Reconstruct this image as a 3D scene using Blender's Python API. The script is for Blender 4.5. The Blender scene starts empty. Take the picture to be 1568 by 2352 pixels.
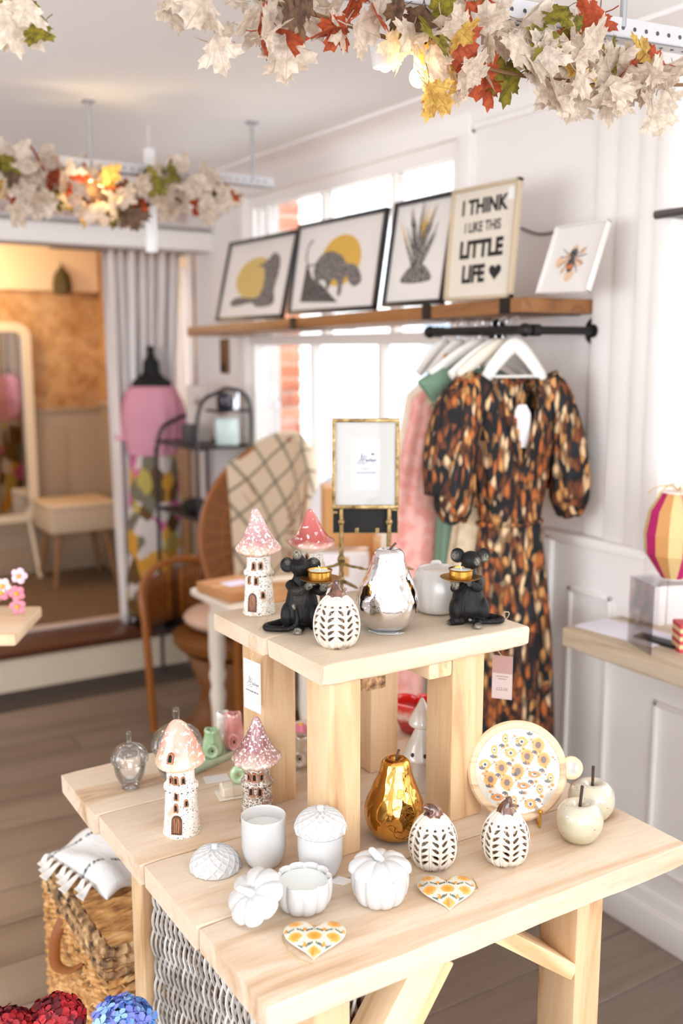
import bpy, bmesh, math, random
from math import sin, cos, pi, radians, sqrt, atan2, exp
from mathutils import Vector, Matrix, noise

random.seed(7)
SC = bpy.context.scene
COL = SC.collection

# ------------------------------------------------------------------ camera
EYE = Vector((0, 0, 1.62))
YAW = radians(32)
PITCH = 0.16295
FPX = 2287.0
cam_data = bpy.data.cameras.new('camera')
cam = bpy.data.objects.new('camera', cam_data)
COL.objects.link(cam)
cam.location = EYE
cam.rotation_euler = (pi/2 - PITCH, 0, -YAW)
cam_data.sensor_fit = 'VERTICAL'
cam_data.sensor_height = 36
cam_data.sensor_width = 24
cam_data.lens = 36*FPX/2352
cam_data.clip_start = 0.05
cam_data.dof.use_dof = True
cam_data.dof.focus_distance = 1.68
cam_data.dof.aperture_fstop = 2.2
SC.camera = cam

# ------------------------------------------------------------------ world, lights, exposure
SC.view_settings.view_transform = 'Standard'
SC.view_settings.look = 'None'
SC.view_settings.gamma = 1
SC.view_settings.use_curve_mapping = False
SC.view_settings.exposure = 0.0
SC.cycles.use_denoising = True
SC.cycles.max_bounces = 12
SC.cycles.diffuse_bounces = 7
SC.cycles.transparent_max_bounces = 24
SC.cycles.sample_clamp_indirect = 6
SC.cycles.caustics_refractive = False
SC.cycles.caustics_reflective = False
world = bpy.data.worlds.new('daylight')
SC.world = world
world.use_nodes = True
bg = world.node_tree.nodes['Background']
bg.inputs[0].default_value = (0.905, 0.955, 1.0, 1)
bg.inputs[1].default_value = 8.0

def daylight_opening(name, loc, rot, sx, sy):
    """marks a glazed opening for the renderer; the light itself is the sky's"""
    d = bpy.data.lights.new(name, 'AREA'); d.shape = 'RECTANGLE'
    d.size = sx; d.size_y = sy; d.cycles.is_portal = True
    o = bpy.data.objects.new(name, d); COL.objects.link(o)
    o.location = loc; o.rotation_euler = rot
    return o
daylight_opening('shopfront_opening', (-.15, -2.22, 1.43), (radians(90), 0, 0), 4.0, 1.75)
daylight_opening('bay_opening', (2.84, .72, 1.58), (0, radians(90), 0), 1.56, 2.1)
daylight_opening('window_opening', (2.30, 3.43, 1.57), (0, radians(90), 0), 1.43, 1.54)
daylight_opening('rear_window_opening', (2.30, 5.29, 1.70), (0, radians(90), 0), .80, .86)
daylight_opening('side_opening', (-2.72, 1.6, 1.5), (0, radians(-90), 0), 1.4, 2.8)
sun_d = bpy.data.lights.new('sun', 'SUN'); sun_d.energy = 3.0; sun_d.angle = radians(3); sun_d.color = (1, .93, .82)
sun = bpy.data.objects.new('sun', sun_d); COL.objects.link(sun)
sun.rotation_euler = (radians(52), 0, radians(118))

# ------------------------------------------------------------------ sight lines on real planes
def _ray(x, y):
    a = Vector(((x-784)/FPX, 1.0, -(y-1176)/FPX))
    c, s = cos(PITCH), sin(PITCH)
    a = Vector((a.x, a.y*c + a.z*s, -a.y*s + a.z*c))
    return Vector((a.x*cos(YAW) + a.y*sin(YAW), -a.x*sin(YAW) + a.y*cos(YAW), a.z))
def on_z(x, y, z):
    d = _ray(x, y); return EYE + d*((z-EYE.z)/d.z)
def on_x(x, y, X):
    d = _ray(x, y); return EYE + d*(X/d.x)
def on_y(x, y, Y):
    d = _ray(x, y); return EYE + d*(Y/d.y)
FWD = Vector((sin(YAW), cos(YAW), 0))
RGT = Vector((cos(YAW), -sin(YAW), 0))
def at_depth(x, y, d):
    r = _ray(x, y); return EYE + r*(d/r.dot(FWD))
def stand(x, y, z, r=0.0):
    """centre of a round thing of radius r whose nearest rim touches the plane z at that sight line"""
    return on_z(x, y, z) + FWD*r

# ------------------------------------------------------------------ materials
def lin(c):
    def f(v):
        v = v/255.0
        return v/12.92 if v <= 0.04045 else ((v+0.055)/1.055)**2.4
    return (f(c[0]), f(c[1]), f(c[2]), 1.0)
MATS = {}
def _new(name):
    m = bpy.data.materials.new(name); m.use_nodes = True
    nt = m.node_tree
    return m, nt, nt.nodes['Principled BSDF']
def plain(name, col, rough=0.5, metal=0.0, **kw):
    if name in MATS: return MATS[name]
    m, nt, b = _new(name)
    b.inputs['Base Color'].default_value = lin(col)
    b.inputs['Roughness'].default_value = rough
    b.inputs['Metallic'].default_value = metal
    for k, v in kw.items():
        b.inputs[k.replace('_', ' ')].default_value = v
    MATS[name] = m
    return m
def N(nt, kind, **kw):
    n = nt.nodes.new(kind)
    for k, v in kw.items(): setattr(n, k, v)
    return n
def coords(nt, scale=(1, 1, 1), rot=(0, 0, 0), var=0.0, src='Object'):
    tc = N(nt, 'ShaderNodeTexCoord'); mp = N(nt, 'ShaderNodeMapping')
    mp.inputs['Scale'].default_value = scale
    mp.inputs['Rotation'].default_value = rot
    nt.links.new(tc.outputs[src], mp.inputs['Vector'])
    if var:
        oi = N(nt, 'ShaderNodeObjectInfo'); mu = N(nt, 'ShaderNodeMath', operation='MULTIPLY')
        mu.inputs[1].default_value = var
        nt.links.new(oi.outputs['Random'], mu.inputs[0])
        cb = N(nt, 'ShaderNodeCombineXYZ')
        for i in range(3): nt.links.new(mu.outputs[0], cb.inputs[i])
        nt.links.new(cb.outputs[0], mp.inputs['Location'])
    return mp.outputs[0]
def ramp(nt, fac, stops, interp='LINEAR'):
    r = N(nt, 'ShaderNodeValToRGB'); e = r.color_ramp; e.interpolation = interp
    while len(e.elements) > 1: e.elements.remove(e.elements[-1])
    e.elements[0].position = stops[0][0]; e.elements[0].color = lin(stops[0][1])
    for p, c in stops[1:]:
        k = e.elements.new(p); k.color = lin(c)
    nt.links.new(fac, r.inputs[0])
    return r.outputs[0]
def noise_tex(nt, vec, scale, detail=3, rough=.5, dist=0.0):
    n = N(nt, 'ShaderNodeTexNoise')
    n.inputs['Scale'].default_value = scale; n.inputs['Detail'].default_value = detail
    n.inputs['Roughness'].default_value = rough; n.inputs['Distortion'].default_value = dist
    nt.links.new(vec, n.inputs['Vector'])
    return n.outputs[0]
def bump(nt, b, h, strength=.2, dist=.002):
    n = N(nt, 'ShaderNodeBump'); n.inputs['Strength'].default_value = strength
    n.inputs['Distance'].default_value = dist
    nt.links.new(h, n.inputs['Height']); nt.links.new(n.outputs[0], b.inputs['Normal'])
def mixc(nt, fac, a, b, blend='MIX'):
    n = N(nt, 'ShaderNodeMix', data_type='RGBA', blend_type=blend)
    for s, v in ((0, fac), (6, a), (7, b)):
        if isinstance(v, (int, float)): n.inputs[s].default_value = v
        elif isinstance(v, tuple): n.inputs[s].default_value = lin(v)
        else: nt.links.new(v, n.inputs[s])
    return n.outputs[2]
def mottled(name, stops, scale=10, stretch=(1, 1, 1), rough=.6, detail=4, bumpy=0.0, bd=.002, metal=0.0, var=0.0, dist=0.0, src='Object', **kw):
    if name in MATS: return MATS[name]
    m, nt, b = _new(name)
    v = coords(nt, stretch, var=var, src=src)
    f = noise_tex(nt, v, scale, detail, dist=dist)
    nt.links.new(ramp(nt, f, stops), b.inputs['Base Color'])
    b.inputs['Roughness'].default_value = rough; b.inputs['Metallic'].default_value = metal
    for k, w in kw.items(): b.inputs[k.replace('_', ' ')].default_value = w
    if bumpy: bump(nt, b, f, bumpy, bd)
    MATS[name] = m
    return m
def wood(name, light, mid, dark, along='X', rough=.55, ring=9.0, knots=True, var=9.0, fine=1.0):
    """long grain along one local axis, growth bands and a few knots"""
    if name in MATS: return MATS[name]
    m, nt, b = _new(name)
    sc = {'X': (.10, 1, 1), 'Y': (1, .10, 1), 'Z': (1, 1, .10)}[along]
    v = coords(nt, sc, var=var)
    big = noise_tex(nt, v, ring, 3, .55, 1.2)
    c1 = ramp(nt, big, [(.30, dark), (.39, mid), (.50, light), (.60, light), (.68, mid), (.78, dark)])
    fine_n = noise_tex(nt, v, 130*fine, 5, .7)
    c2 = ramp(nt, fine_n, [(.30, mid), (.55, light)])
    c = mixc(nt, .36, c1, c2)
    if knots:
        v2 = coords(nt, {'X': (.45, 1, 1), 'Y': (1, .45, 1), 'Z': (1, 1, .45)}[along], var=var)
        vo = N(nt, 'ShaderNodeTexVoronoi'); vo.inputs['Scale'].default_value = 4.2
        nt.links.new(v2, vo.inputs['Vector'])
        k = ramp(nt, vo.outputs['Distance'], [(.04, (255, 255, 255)), (.10, (120, 120, 120)), (.17, (0, 0, 0))])
        c = mixc(nt, k, c, dark)
    nt.links.new(c, b.inputs['Base Color'])
    b.inputs['Roughness'].default_value = rough
    bump(nt, b, fine_n, .12, .001)
    MATS[name] = m
    return m
def speckled(name, base, spots, s1=160, t=(.30, .36), rough=.25, second=None, s2=60, t2=(.28, .33), bumpy=.3, coat=.3, stretch=(1, 1, 1)):
    """glazed stoneware: ground colour(s) by height with dark pin flecks"""
    if name in MATS: return MATS[name]
    m, nt, b = _new(name)
    v = coords(nt, stretch)
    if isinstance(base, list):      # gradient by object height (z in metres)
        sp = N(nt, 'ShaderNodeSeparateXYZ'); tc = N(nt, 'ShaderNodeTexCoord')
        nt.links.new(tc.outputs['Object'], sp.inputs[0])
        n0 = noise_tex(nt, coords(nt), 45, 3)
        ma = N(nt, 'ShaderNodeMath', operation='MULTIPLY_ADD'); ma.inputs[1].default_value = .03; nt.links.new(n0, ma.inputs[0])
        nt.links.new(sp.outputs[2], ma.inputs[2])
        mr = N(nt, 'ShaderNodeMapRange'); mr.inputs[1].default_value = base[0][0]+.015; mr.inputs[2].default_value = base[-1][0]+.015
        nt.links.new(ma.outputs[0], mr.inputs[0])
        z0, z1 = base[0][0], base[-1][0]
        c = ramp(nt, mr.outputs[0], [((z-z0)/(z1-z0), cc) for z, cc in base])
    else:
        rgb = N(nt, 'ShaderNodeRGB'); rgb.outputs[0].default_value = lin(base); c = rgb.outputs[0]
    f = noise_tex(nt, v, s1, 2, .5)
    k = ramp(nt, f, [(t[0], (255, 255, 255)), (t[1], (0, 0, 0))])
    c = mixc(nt, k, c, spots)
    if second:
        f2 = noise_tex(nt, v, s2, 2, .5)
        k2 = ramp(nt, f2, [(t2[0], (255, 255, 255)), (t2[1], (0, 0, 0))])
        c = mixc(nt, k2, c, second)
    nt.links.new(c, b.inputs['Base Color'])
    b.inputs['Roughness'].default_value = rough
    b.inputs['Coat Weight'].default_value = coat; b.inputs['Coat Roughness'].default_value = .06
    if bumpy: bump(nt, b, f, bumpy, .0008)
    MATS[name] = m
    return m
def attr_mat(name, rough=.5, sheen=0, coat=0, metal=0, bumpy=0, bscale=200, attr='tint', bstretch=(1, 1, 1), bd=.001):
    """base colour from the mesh's own colour layer (printed or dyed pattern)"""
    if name in MATS: return MATS[name]
    m, nt, b = _new(name)
    a = N(nt, 'ShaderNodeAttribute', attribute_name=attr)
    nt.links.new(a.outputs['Color'], b.inputs['Base Color'])
    b.inputs['Roughness'].default_value = rough; b.inputs['Metallic'].default_value = metal
    b.inputs['Coat Weight'].default_value = coat
    if bumpy: bump(nt, b, noise_tex(nt, coords(nt, bstretch), bscale, 3), bumpy, bd)
    MATS[name] = m
    return m
def glow(name, col, strength):
    if name in MATS: return MATS[name]
    m, nt, b = _new(name)
    b.inputs['Emission Color'].default_value = lin(col); b.inputs['Emission Strength'].default_value = strength
    b.inputs['Base Color'].default_value = lin(col)
    MATS[name] = m
    return m
def clear_glass(name, tint=(255, 255, 255), ior=1.45, thin=True, gloss=.09, face=.03):
    if name in MATS: return MATS[name]
    m, nt, b = _new(name)
    out = nt.nodes['Material Output']
    if thin:
        tr = N(nt, 'ShaderNodeBsdfTransparent'); tr.inputs[0].default_value = lin(tint)
        gl = N(nt, 'ShaderNodeBsdfGlossy'); gl.inputs['Roughness'].default_value = .02
        lw = N(nt, 'ShaderNodeLayerWeight'); lw.inputs[0].default_value = gloss*3
        mr = N(nt, 'ShaderNodeMapRange'); mr.inputs[3].default_value = face; mr.inputs[4].default_value = .75 if face > .02 else .5
        nt.links.new(lw.outputs['Fresnel'], mr.inputs[0])
        mx = N(nt, 'ShaderNodeMixShader')
        nt.links.new(mr.outputs[0], mx.inputs[0]); nt.links.new(tr.outputs[0], mx.inputs[1]); nt.links.new(gl.outputs[0], mx.inputs[2])
        nt.links.new(mx.outputs[0], out.inputs[0])
    else:
        b.inputs['Base Color'].default_value = lin(tint); b.inputs['Roughness'].default_value = .01
        b.inputs['Transmission Weight'].default_value = 1; b.inputs['IOR'].default_value = ior
    MATS[name] = m
    return m

# ------------------------------------------------------------------ mesh building
class Mesh:
    def __init__(s):
        s.v = []; s.f = []; s.m = []; s.col = None
    def add(s, vs, fs, mat=0, M=None):
        o = len(s.v)
        if M is not None: vs = [M @ Vector(p) for p in vs]
        s.v.extend([tuple(p) for p in vs])
        s.f.extend([tuple(i+o for i in f) for f in fs])
        s.m.extend([mat]*len(fs))
        return s
    def box(s, c, d, mat=0, M=None, bev=0.0, seg=2):
        if bev > 0:
            bm = bmesh.new(); bmesh.ops.create_cube(bm, size=1)
            for p in bm.verts: p.co = Vector((p.co.x*d[0], p.co.y*d[1], p.co.z*d[2]))
            bmesh.ops.bevel(bm, geom=bm.edges[:], offset=min(bev, min(d)*.49), segments=seg, profile=.5, affect='EDGES')
            bm.verts.index_update()
            vs = [(p.co.x+c[0], p.co.y+c[1], p.co.z+c[2]) for p in bm.verts]
            fs = [[q.index for q in f.verts] for f in bm.faces]
            bm.free()
            return s.add(vs, fs, mat, M)
        x, y, z = (d[0]/2, d[1]/2, d[2]/2)
        vs = [(c[0]+i*x, c[1]+j*y, c[2]+k*z) for i in (-1, 1) for j in (-1, 1) for k in (-1, 1)]
        fs = [(0, 1, 3, 2), (4, 6, 7, 5), (0, 4, 5, 1), (2, 3, 7, 6), (0, 2, 6, 4), (1, 5, 7, 3)]
        return s.add(vs, fs, mat, M)
    def span(s, a, b, mat=0, bev=0.0, M=None, seg=2):
        return s.box(((a[0]+b[0])/2, (a[1]+b[1])/2, (a[2]+b[2])/2), (abs(b[0]-a[0]), abs(b[1]-a[1]), abs(b[2]-a[2])), mat, M, bev, seg)
    def grid(s, fn, nu, nv, cu=False, cv=False, mat=0, M=None, flip=False):
        U = nu if cu else nu+1; V = nv if cv else nv+1
        vs = [fn(i/nu, j/nv) for j in range(V) for i in range(U)]
        fs = []
        for j in range(nv):
            for i in range(nu):
                a = j*U+i; b = j*U+(i+1) % U; c = ((j+1) % V)*U+(i+1) % U; d = ((j+1) % V)*U+i
                fs.append((a, d, c, b) if flip else (a, b, c, d))
        return s.add(vs, fs, mat, M)
    def lathe(s, prof, n=32, c=(0, 0, 0), mat=0, M=None, fn=None, caps=True):
        """prof: (radius, z) from bottom to top; fn(r, z, angle) may reshape"""
        vs = []
        for r, z in prof:
            for i in range(n):
                a = 2*pi*i/n
                rr, zz = fn(r, z, a) if fn else (r, z)
                vs.append((c[0]+rr*cos(a), c[1]+rr*sin(a), c[2]+zz))
        fs = []
        for j in range(len(prof)-1):
            for i in range(n):
                fs.append((j*n+i, j*n+(i+1) % n, (j+1)*n+(i+1) % n, (j+1)*n+i))
        if caps:
            if prof[0][0] > 1e-6: fs.append(tuple(reversed(range(n))))
            if prof[-1][0] > 1e-6: fs.append(tuple((len(prof)-1)*n+i for i in range(n)))
        return s.add(vs, fs, mat, M)
    def ball(s, c, r, nu=20, nv=12, mat=0, M=None):
        if isinstance(r, (int, float)): r = (r, r, r)
        def fn(u, v):
            a = 2*pi*u; b = -pi/2+pi*v
            return (c[0]+r[0]*cos(b)*cos(a), c[1]+r[1]*cos(b)*sin(a), c[2]+r[2]*sin(b))
        return s.grid(fn, nu, nv, cu=True, mat=mat, M=M)
    def tube(s, pts, r, n=8, mat=0, closed=False, M=None, caps=True, flat=1.0):
        pts = [Vector(p) for p in pts]; k = len(pts)
        rs = r if isinstance(r, (list, tuple)) else [r]*k
        tang = []
        for i in range(k):
            a = pts[(i-1) % k] if closed or i > 0 else pts[0]
            b = pts[(i+1) % k] if closed or i < k-1 else pts[-1]
            t = (b-a); tang.append(t.normalized() if t.length > 1e-9 else Vector((0, 0, 1)))
        up = Vector((0, 0, 1)) if abs(tang[0].z) < .9 else Vector((0, 1, 0))
        nrm = tang[0].cross(up).normalized()
        vs = []
        for i in range(k):
            nrm = (nrm - tang[i]*nrm.dot(tang[i]))
            nrm = nrm.normalized() if nrm.length > 1e-9 else tang[i].orthogonal().normalized()
            bi = tang[i].cross(nrm)
            for j in range(n):
                a = 2*pi*j/n
                vs.append(pts[i] + nrm*(rs[i]*cos(a)) + bi*(rs[i]*flat*sin(a)))
        fs = []
        for i in range(k if closed else k-1):
            for j in range(n):
                i2 = (i+1) % k
                fs.append((i*n+j, i*n+(j+1) % n, i2*n+(j+1) % n, i2*n+j))
        if not closed and caps:
            fs.append(tuple(reversed(range(n)))); fs.append(tuple((k-1)*n+j for j in range(n)))
        return s.add(vs, fs, mat, M)
    def prism(s, poly, z0, z1, mat=0, M=None):
        n = len(poly)
        vs = [(p[0], p[1], z0) for p in poly]+[(p[0], p[1], z1) for p in poly]
        fs = [tuple(reversed(range(n))), tuple(range(n, 2*n))]
        fs += [(i, (i+1) % n, n+(i+1) % n, n+i) for i in range(n)]
        return s.add(vs, fs, mat, M)
    def build(s, name, mats, parent=None, smooth=True, loc=None, rz=0.0, angle=40, cols=None, rot=None, **props):
        me = bpy.data.meshes.new(name)
        me.from_pydata(s.v, [], s.f)
        if not isinstance(mats, (list, tuple)): mats = [mats]
        for m in mats: me.materials.append(m)
        if len(mats) > 1: me.polygons.foreach_set('material_index', s.m)
        if cols:
            ca = me.color_attributes.new('tint', 'FLOAT_COLOR', 'POINT')
            flat = []
            for c in cols: flat.extend(c if len(c) == 4 else (*c, 1.0))
            ca.data.foreach_set('color', flat)
        me.update()
        if smooth:
            me.shade_smooth()
            if angle < 180: me.set_sharp_from_angle(angle=radians(angle))
        o = bpy.data.objects.new(name, me); COL.objects.link(o)
        if parent is not None: o.parent = parent
        if loc is not None: o.location = loc
        if rot is not None: o.rotation_euler = rot
        elif rz: o.rotation_euler = (0, 0, rz)
        for k, w in props.items(): o[k] = w
        return o
def thing(name, label, cat, loc=(0, 0, 0), rz=0.0, group=None):
    o = bpy.data.objects.new(name, None); COL.objects.link(o)
    o.empty_display_size = .02
    o.location = loc; o.rotation_euler = (0, 0, rz)
    o['label'] = label; o['category'] = cat
    if group: o['group'] = group
    return o
def tag(o, label, cat, group=None):
    o['label'] = label; o['category'] = cat
    if group: o['group'] = group
    return o
def struct(o):
    o['kind'] = 'structure'; return o
def clone(o, parent=None, loc=None, rz=None, label=None):
    c = o.copy(); COL.objects.link(c); c.parent = parent
    if loc is not None: c.location = loc
    if rz is not None: c.rotation_euler = (0, 0, rz)
    if label: c['label'] = label
    for k in o.children: clone(k, c)
    return c
def bez(pts, n=8):
    """smooth curve through points (Catmull-Rom)"""
    P = [Vector(p) for p in pts]; out = []
    for i in range(len(P)-1):
        p0 = P[max(i-1, 0)]; p1 = P[i]; p2 = P[i+1]; p3 = P[min(i+2, len(P)-1)]
        for k in range(n):
            t = k/n
            out.append(.5*((2*p1)+(p2-p0)*t+(2*p0-5*p1+4*p2-p3)*t*t+(3*p1-p0-3*p2+p3)*t**3))
    out.append(P[-1])
    return out
def frame_M(origin, xdir, ydir):
    x = Vector(xdir).normalized(); y = (Vector(ydir) - x*x.dot(Vector(ydir))).normalized(); z = x.cross(y)
    M = Matrix((x, y, z)).transposed().to_4x4(); M.translation = origin
    return M
FACE = -YAW      # rotation that turns a thing's local -Y towards the viewer

# ------------------------------------------------------------------ common materials
WHITE = plain('white_paint', (242, 238, 236), .5)
WHITE2 = plain('white_satin', (240, 236, 233), .35)
WALL = plain('wall_paint', (236, 231, 229), .7)
WALLG = plain('grey_wall', (205, 198, 196), .7)
CEIL = plain('ceiling_paint', (251, 251, 252), .8)
BLACK = plain('black_metal', (22, 21, 22), .45, .3)
GOLD = mottled('aged_gold', [(.3, (92, 70, 38)), (.5, (150, 122, 76)), (.7, (184, 158, 112))], 90, rough=.42, metal=.6, bumpy=.25)
PINE = wood('pine', (232, 208, 174), (216, 180, 136), (180, 130, 84), 'X')
PINEY = wood('pine_cross', (228, 202, 166), (206, 166, 118), (160, 112, 68), 'Y', ring=20)
PINEZ = wood('pine_upright', (220, 188, 148), (202, 160, 114), (160, 108, 66), 'Z', ring=14)
GLASS = clear_glass('window_glass')
PAPER = plain('paper', (240, 238, 236), .8)
INK = plain('ink', (28, 26, 26), .7)
TWINE = mottled('twine', [(.4, (196, 164, 120)), (.6, (222, 196, 156))], 300, rough=.9)
# ================================================================== THE ROOM
XW = 2.12          # inner face of the right wall
ZC = 2.42          # ceiling
YB = 4.70          # line of the step up to the rear room
# ---- floor of laminate planks
floor_mats = [wood('laminate_%d' % i, l, m_, d, 'X', rough=.34, ring=5, knots=False, var=20, fine=.6)
    for i, (l, m_, d) in enumerate([((132, 115, 102), (112, 95, 83), (84, 69, 60)), ((124, 107, 94), (105, 88, 76), (76, 62, 54)), ((139, 121, 107), (119, 101, 88), (90, 74, 64))])]
fl = Mesh(); fl.span((-2.6, -2.2, -.06), (XW+.1, YB+.05, -.012))
floor = struct(fl.build('floor', plain('subfloor', (70, 60, 54), .8), smooth=False))
PW, PL = .19, 1.24
pm = Mesh(); pm.box((0, 0, -.006), (PL-.003, PW-.003, .012), bev=.0012, seg=1)
plank0 = [pm.build('floor_plank', m, floor) for m in floor_mats]
first = [True]*3; cnt = 0
for r in range(26):
    y = -.42+PW*r
    if y-PW/2 > YB: break
    off = (r*.47) % PL
    for c in range(-1, 4):
        x = -1.6+off+c*PL
        if x-PL/2 > XW-.02 or x+PL/2 < -1.5: continue
        k = random.randrange(3)
        if first[k]: o = plank0[k]; first[k] = False
        else: o = plank0[k].copy(); COL.objects.link(o)
        o.location = (x, y, 0); cnt += 1
far_fl = Mesh(); far_fl.span((-2.6, -2.2, -.012), (XW, -.52, 0)); o = far_fl.build('floor_margin', floor_mats[0], floor, smooth=False); o['kind'] = 'stuff'
# ---- ceiling
c_ = Mesh(); c_.span((-2.6, -2.2, ZC), (XW+.1, 6.5, ZC+.1)); ceiling = struct(c_.build('ceiling', CEIL, smooth=False))
def coving(name, a, b, inward):
    """quarter-round plaster cove with two beads along a wall top, a -> b"""
    a = Vector(a); b = Vector(b); n = Vector(inward)
    prof = [(0, -.115), (.012, -.115), (.012, -.10), (.02, -.092)] + [(.02+.075*(1-cos(t*pi/2/6)), -.092+.075*sin(t*pi/2/6)) for t in range(7)] + [(.105, -.012), (.115, -.012), (.115, 0), (0, 0)]
    m = Mesh(); k = len(prof); vs = []
    for p in (a, b):
        for d, z in prof: vs.append(p + n*d + Vector((0, 0, z)))
    fs = [(i, (i+1) % k, k+(i+1) % k, k+i) for i in range(k)] + [tuple(range(k)), tuple(reversed(range(k, 2*k)))]
    m.add(vs, fs)
    return struct(m.build(name, WHITE, smooth=True, angle=30))
coving('trim_1', (XW, -2.2, ZC), (XW, YB, ZC), (-1, 0, 0))
coving('trim_2', (-2.6, YB-.14, ZC), (XW, YB-.14, ZC), (0, -1, 0))
# ---- right wall with its two window openings (bay with counter at the right, tall window at the left, window of the rear room)
WT = .16
W1 = (2.66, 4.20, .86, 2.29)     # y0 y1 z0 z1 of window_1
W3 = (-.30, 1.74, .80, 2.34)     # bay window beside the counter
W2 = (4.86, 5.72, 1.30, 2.09)    # rear room
wall = Mesh()
def wspan(y0, y1, z0, z1): wall.span((XW, y0, z0), (XW+WT, y1, z1))
wspan(-2.2, W3[0], 0, ZC); wspan(W3[0], W3[1], 0, W3[2]); wspan(W3[0], W3[1], W3[3], ZC)
wspan(W3[1], W1[0], 0, ZC); wspan(W1[0], W1[1], 0, W1[2]); wspan(W1[0], W1[1], W1[3], ZC)
wspan(W1[1], W2[0], 0, ZC); wspan(W2[0], W2[1], 0, W2[2]); wspan(W2[0], W2[1], W2[3], ZC); wspan(W2[1], 6.5, 0, ZC)
struct(wall.build('wall_right', WALL, smooth=False))
# tongue and groove boards under the tall window
tg = Mesh(); tg.span((XW-.012, 2.34, .10), (XW, 4.58, .84))
dado = struct(tg.build('trim_3', WALLG, smooth=False))
bd = Mesh(); bd.box((0, 0, 0), (.012, .086, .72), bev=.003, seg=1)
b0 = None
for i in range(25):
    y = 2.38+i*.09
    if b0 is None: b0 = bd.build('board', WALLG, dado, loc=(XW-.018, y, .47)); continue
    b = b0.copy(); COL.objects.link(b); b.location = (XW-.018, y, .47)
# panelled wainscot right of the dress
w = Mesh()
w.span((XW-.03, -.3, .10), (XW, 2.165, .74), bev=.002)
w.span((XW-.03, 1.80, .74), (XW, 2.165, 1.055))
w.span((XW-.045, 1.80, 1.055), (XW, 2.175, 1.085), bev=.006)
wains = struct(w.build('trim_4', WHITE, smooth=True))
for (y0, y1, z0, z1) in ((1.905, 2.075, .30, .93), (1.20, 1.74, .2, .68), (.5, 1.1, .2, .68)):
    p = Mesh(); q = XW-.03
    for (a, b_) in (((q-.010, y0, z0), (q, y0+.016, z1)), ((q-.010, y1-.016, z0), (q, y1, z1)), ((q-.010, y0, z0), (q, y1, z0+.016)), ((q-.010, y0, z1-.016), (q, y1, z1))):
        p.span(a, b_, bev=.004)
    p.build('panel_moulding', WHITE2, wains)
cs = Mesh(); cs.span((XW-.045, 2.145, 0), (XW, 2.185, 1.07), bev=.004); cs.build('corner_stile', WHITE2, wains)
bb = Mesh(); bb.span((XW-.045, -2.2, 0), (XW, 2.16, .13), bev=.006); bb.span((XW-.058, -2.2, 0), (XW-.04, 2.16, .09), bev=.006)
struct(bb.build('baseboard_right', WHITE2))
# architrave between the dress wall and the bay
ar = Mesh()
for i, (y0, y1, d) in enumerate(((1.955, 2.045, .016), (1.865, 1.955, .030), (1.80, 1.865, .046), (1.7425, 1.80, .06))):
    ar.span((XW-d, y0, 1.085), (XW, y1, ZC-.11), bev=.006)
ar.span((XW-.03, 1.7425, .80), (XW-.001, 1.80, 1.09), bev=.004)
struct(ar.build('trim_5', WHITE2))
# ---- window_1: tall sash window
def window(name, y0, y1, z0, z1, zt, ups, lows, x=XW+.004, casing=.07):
    fm = Mesh(); t = .05
    fm.span((x, y0-.003, z0-.003), (x+t, y0+.045, z1+.003)); fm.span((x, y1-.045, z0-.003), (x+t, y1+.003, z1+.003))
    fm.span((x+.001, y0+.001, z1-.05), (x+t-.001, y1-.001, z1+.002)); fm.span((x+.001, y0+.001, z0-.002), (x+t-.001, y1-.001, z0+.05))
    if zt: fm.span((x-.012, y0, zt-.022), (x+t, y1, zt+.022), bev=.004)
    wobj = struct(fm.build(name, WHITE2, smooth=False))
    cm = Mesh()
    for (a, b) in (((XW-.02, y0-casing, z0-.02), (XW+.005, y0, z1+casing)), ((XW-.02, y1, z0-.02), (XW+.005, y1+casing, z1+casing)), ((XW-.026, y0-casing, z1), (XW+.005, y1+casing, z1+casing))):
        cm.span(a, b, bev=.006)
    cm.build('window_casing', WHITE2, wobj)
    sm = Mesh(); sm.span((XW-.07, y0-casing-.02, z0-.035), (XW+.05, y1+casing+.02, z0), bev=.008); sm.build('window_sill', WHITE2, wobj)
    def bars(ys, za, zb):
        edges = [y0+.045]+sorted(ys)+[y1-.045]
        for y in ys:
            b = Mesh(); b.span((x+.004, y-.013, za), (x+.046, y+.013, zb), bev=.003); b.build('glazing_bar', WHITE2, wobj)
        for e0, e1 in zip(edges[:-1], edges[1:]):
            g = Mesh(); g.span((x+.022, e0, za), (x+.026, e1, zb)); g.build('window_pane', GLASS, wobj, smooth=False)
    if zt:
        bars(ups, zt+.02, z1-.05); bars(lows, z0+.05, zt-.02)
    else: bars(ups, z0+.05, z1-.05)
    return wobj
window('window_1', *W1, 1.655, [3.059, 3.551, 4.03], [3.138, 3.645], )
window('window_2', *W2, None, [5.02, 5.10, 5.30, 5.5], [], casing=.045)
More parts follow.
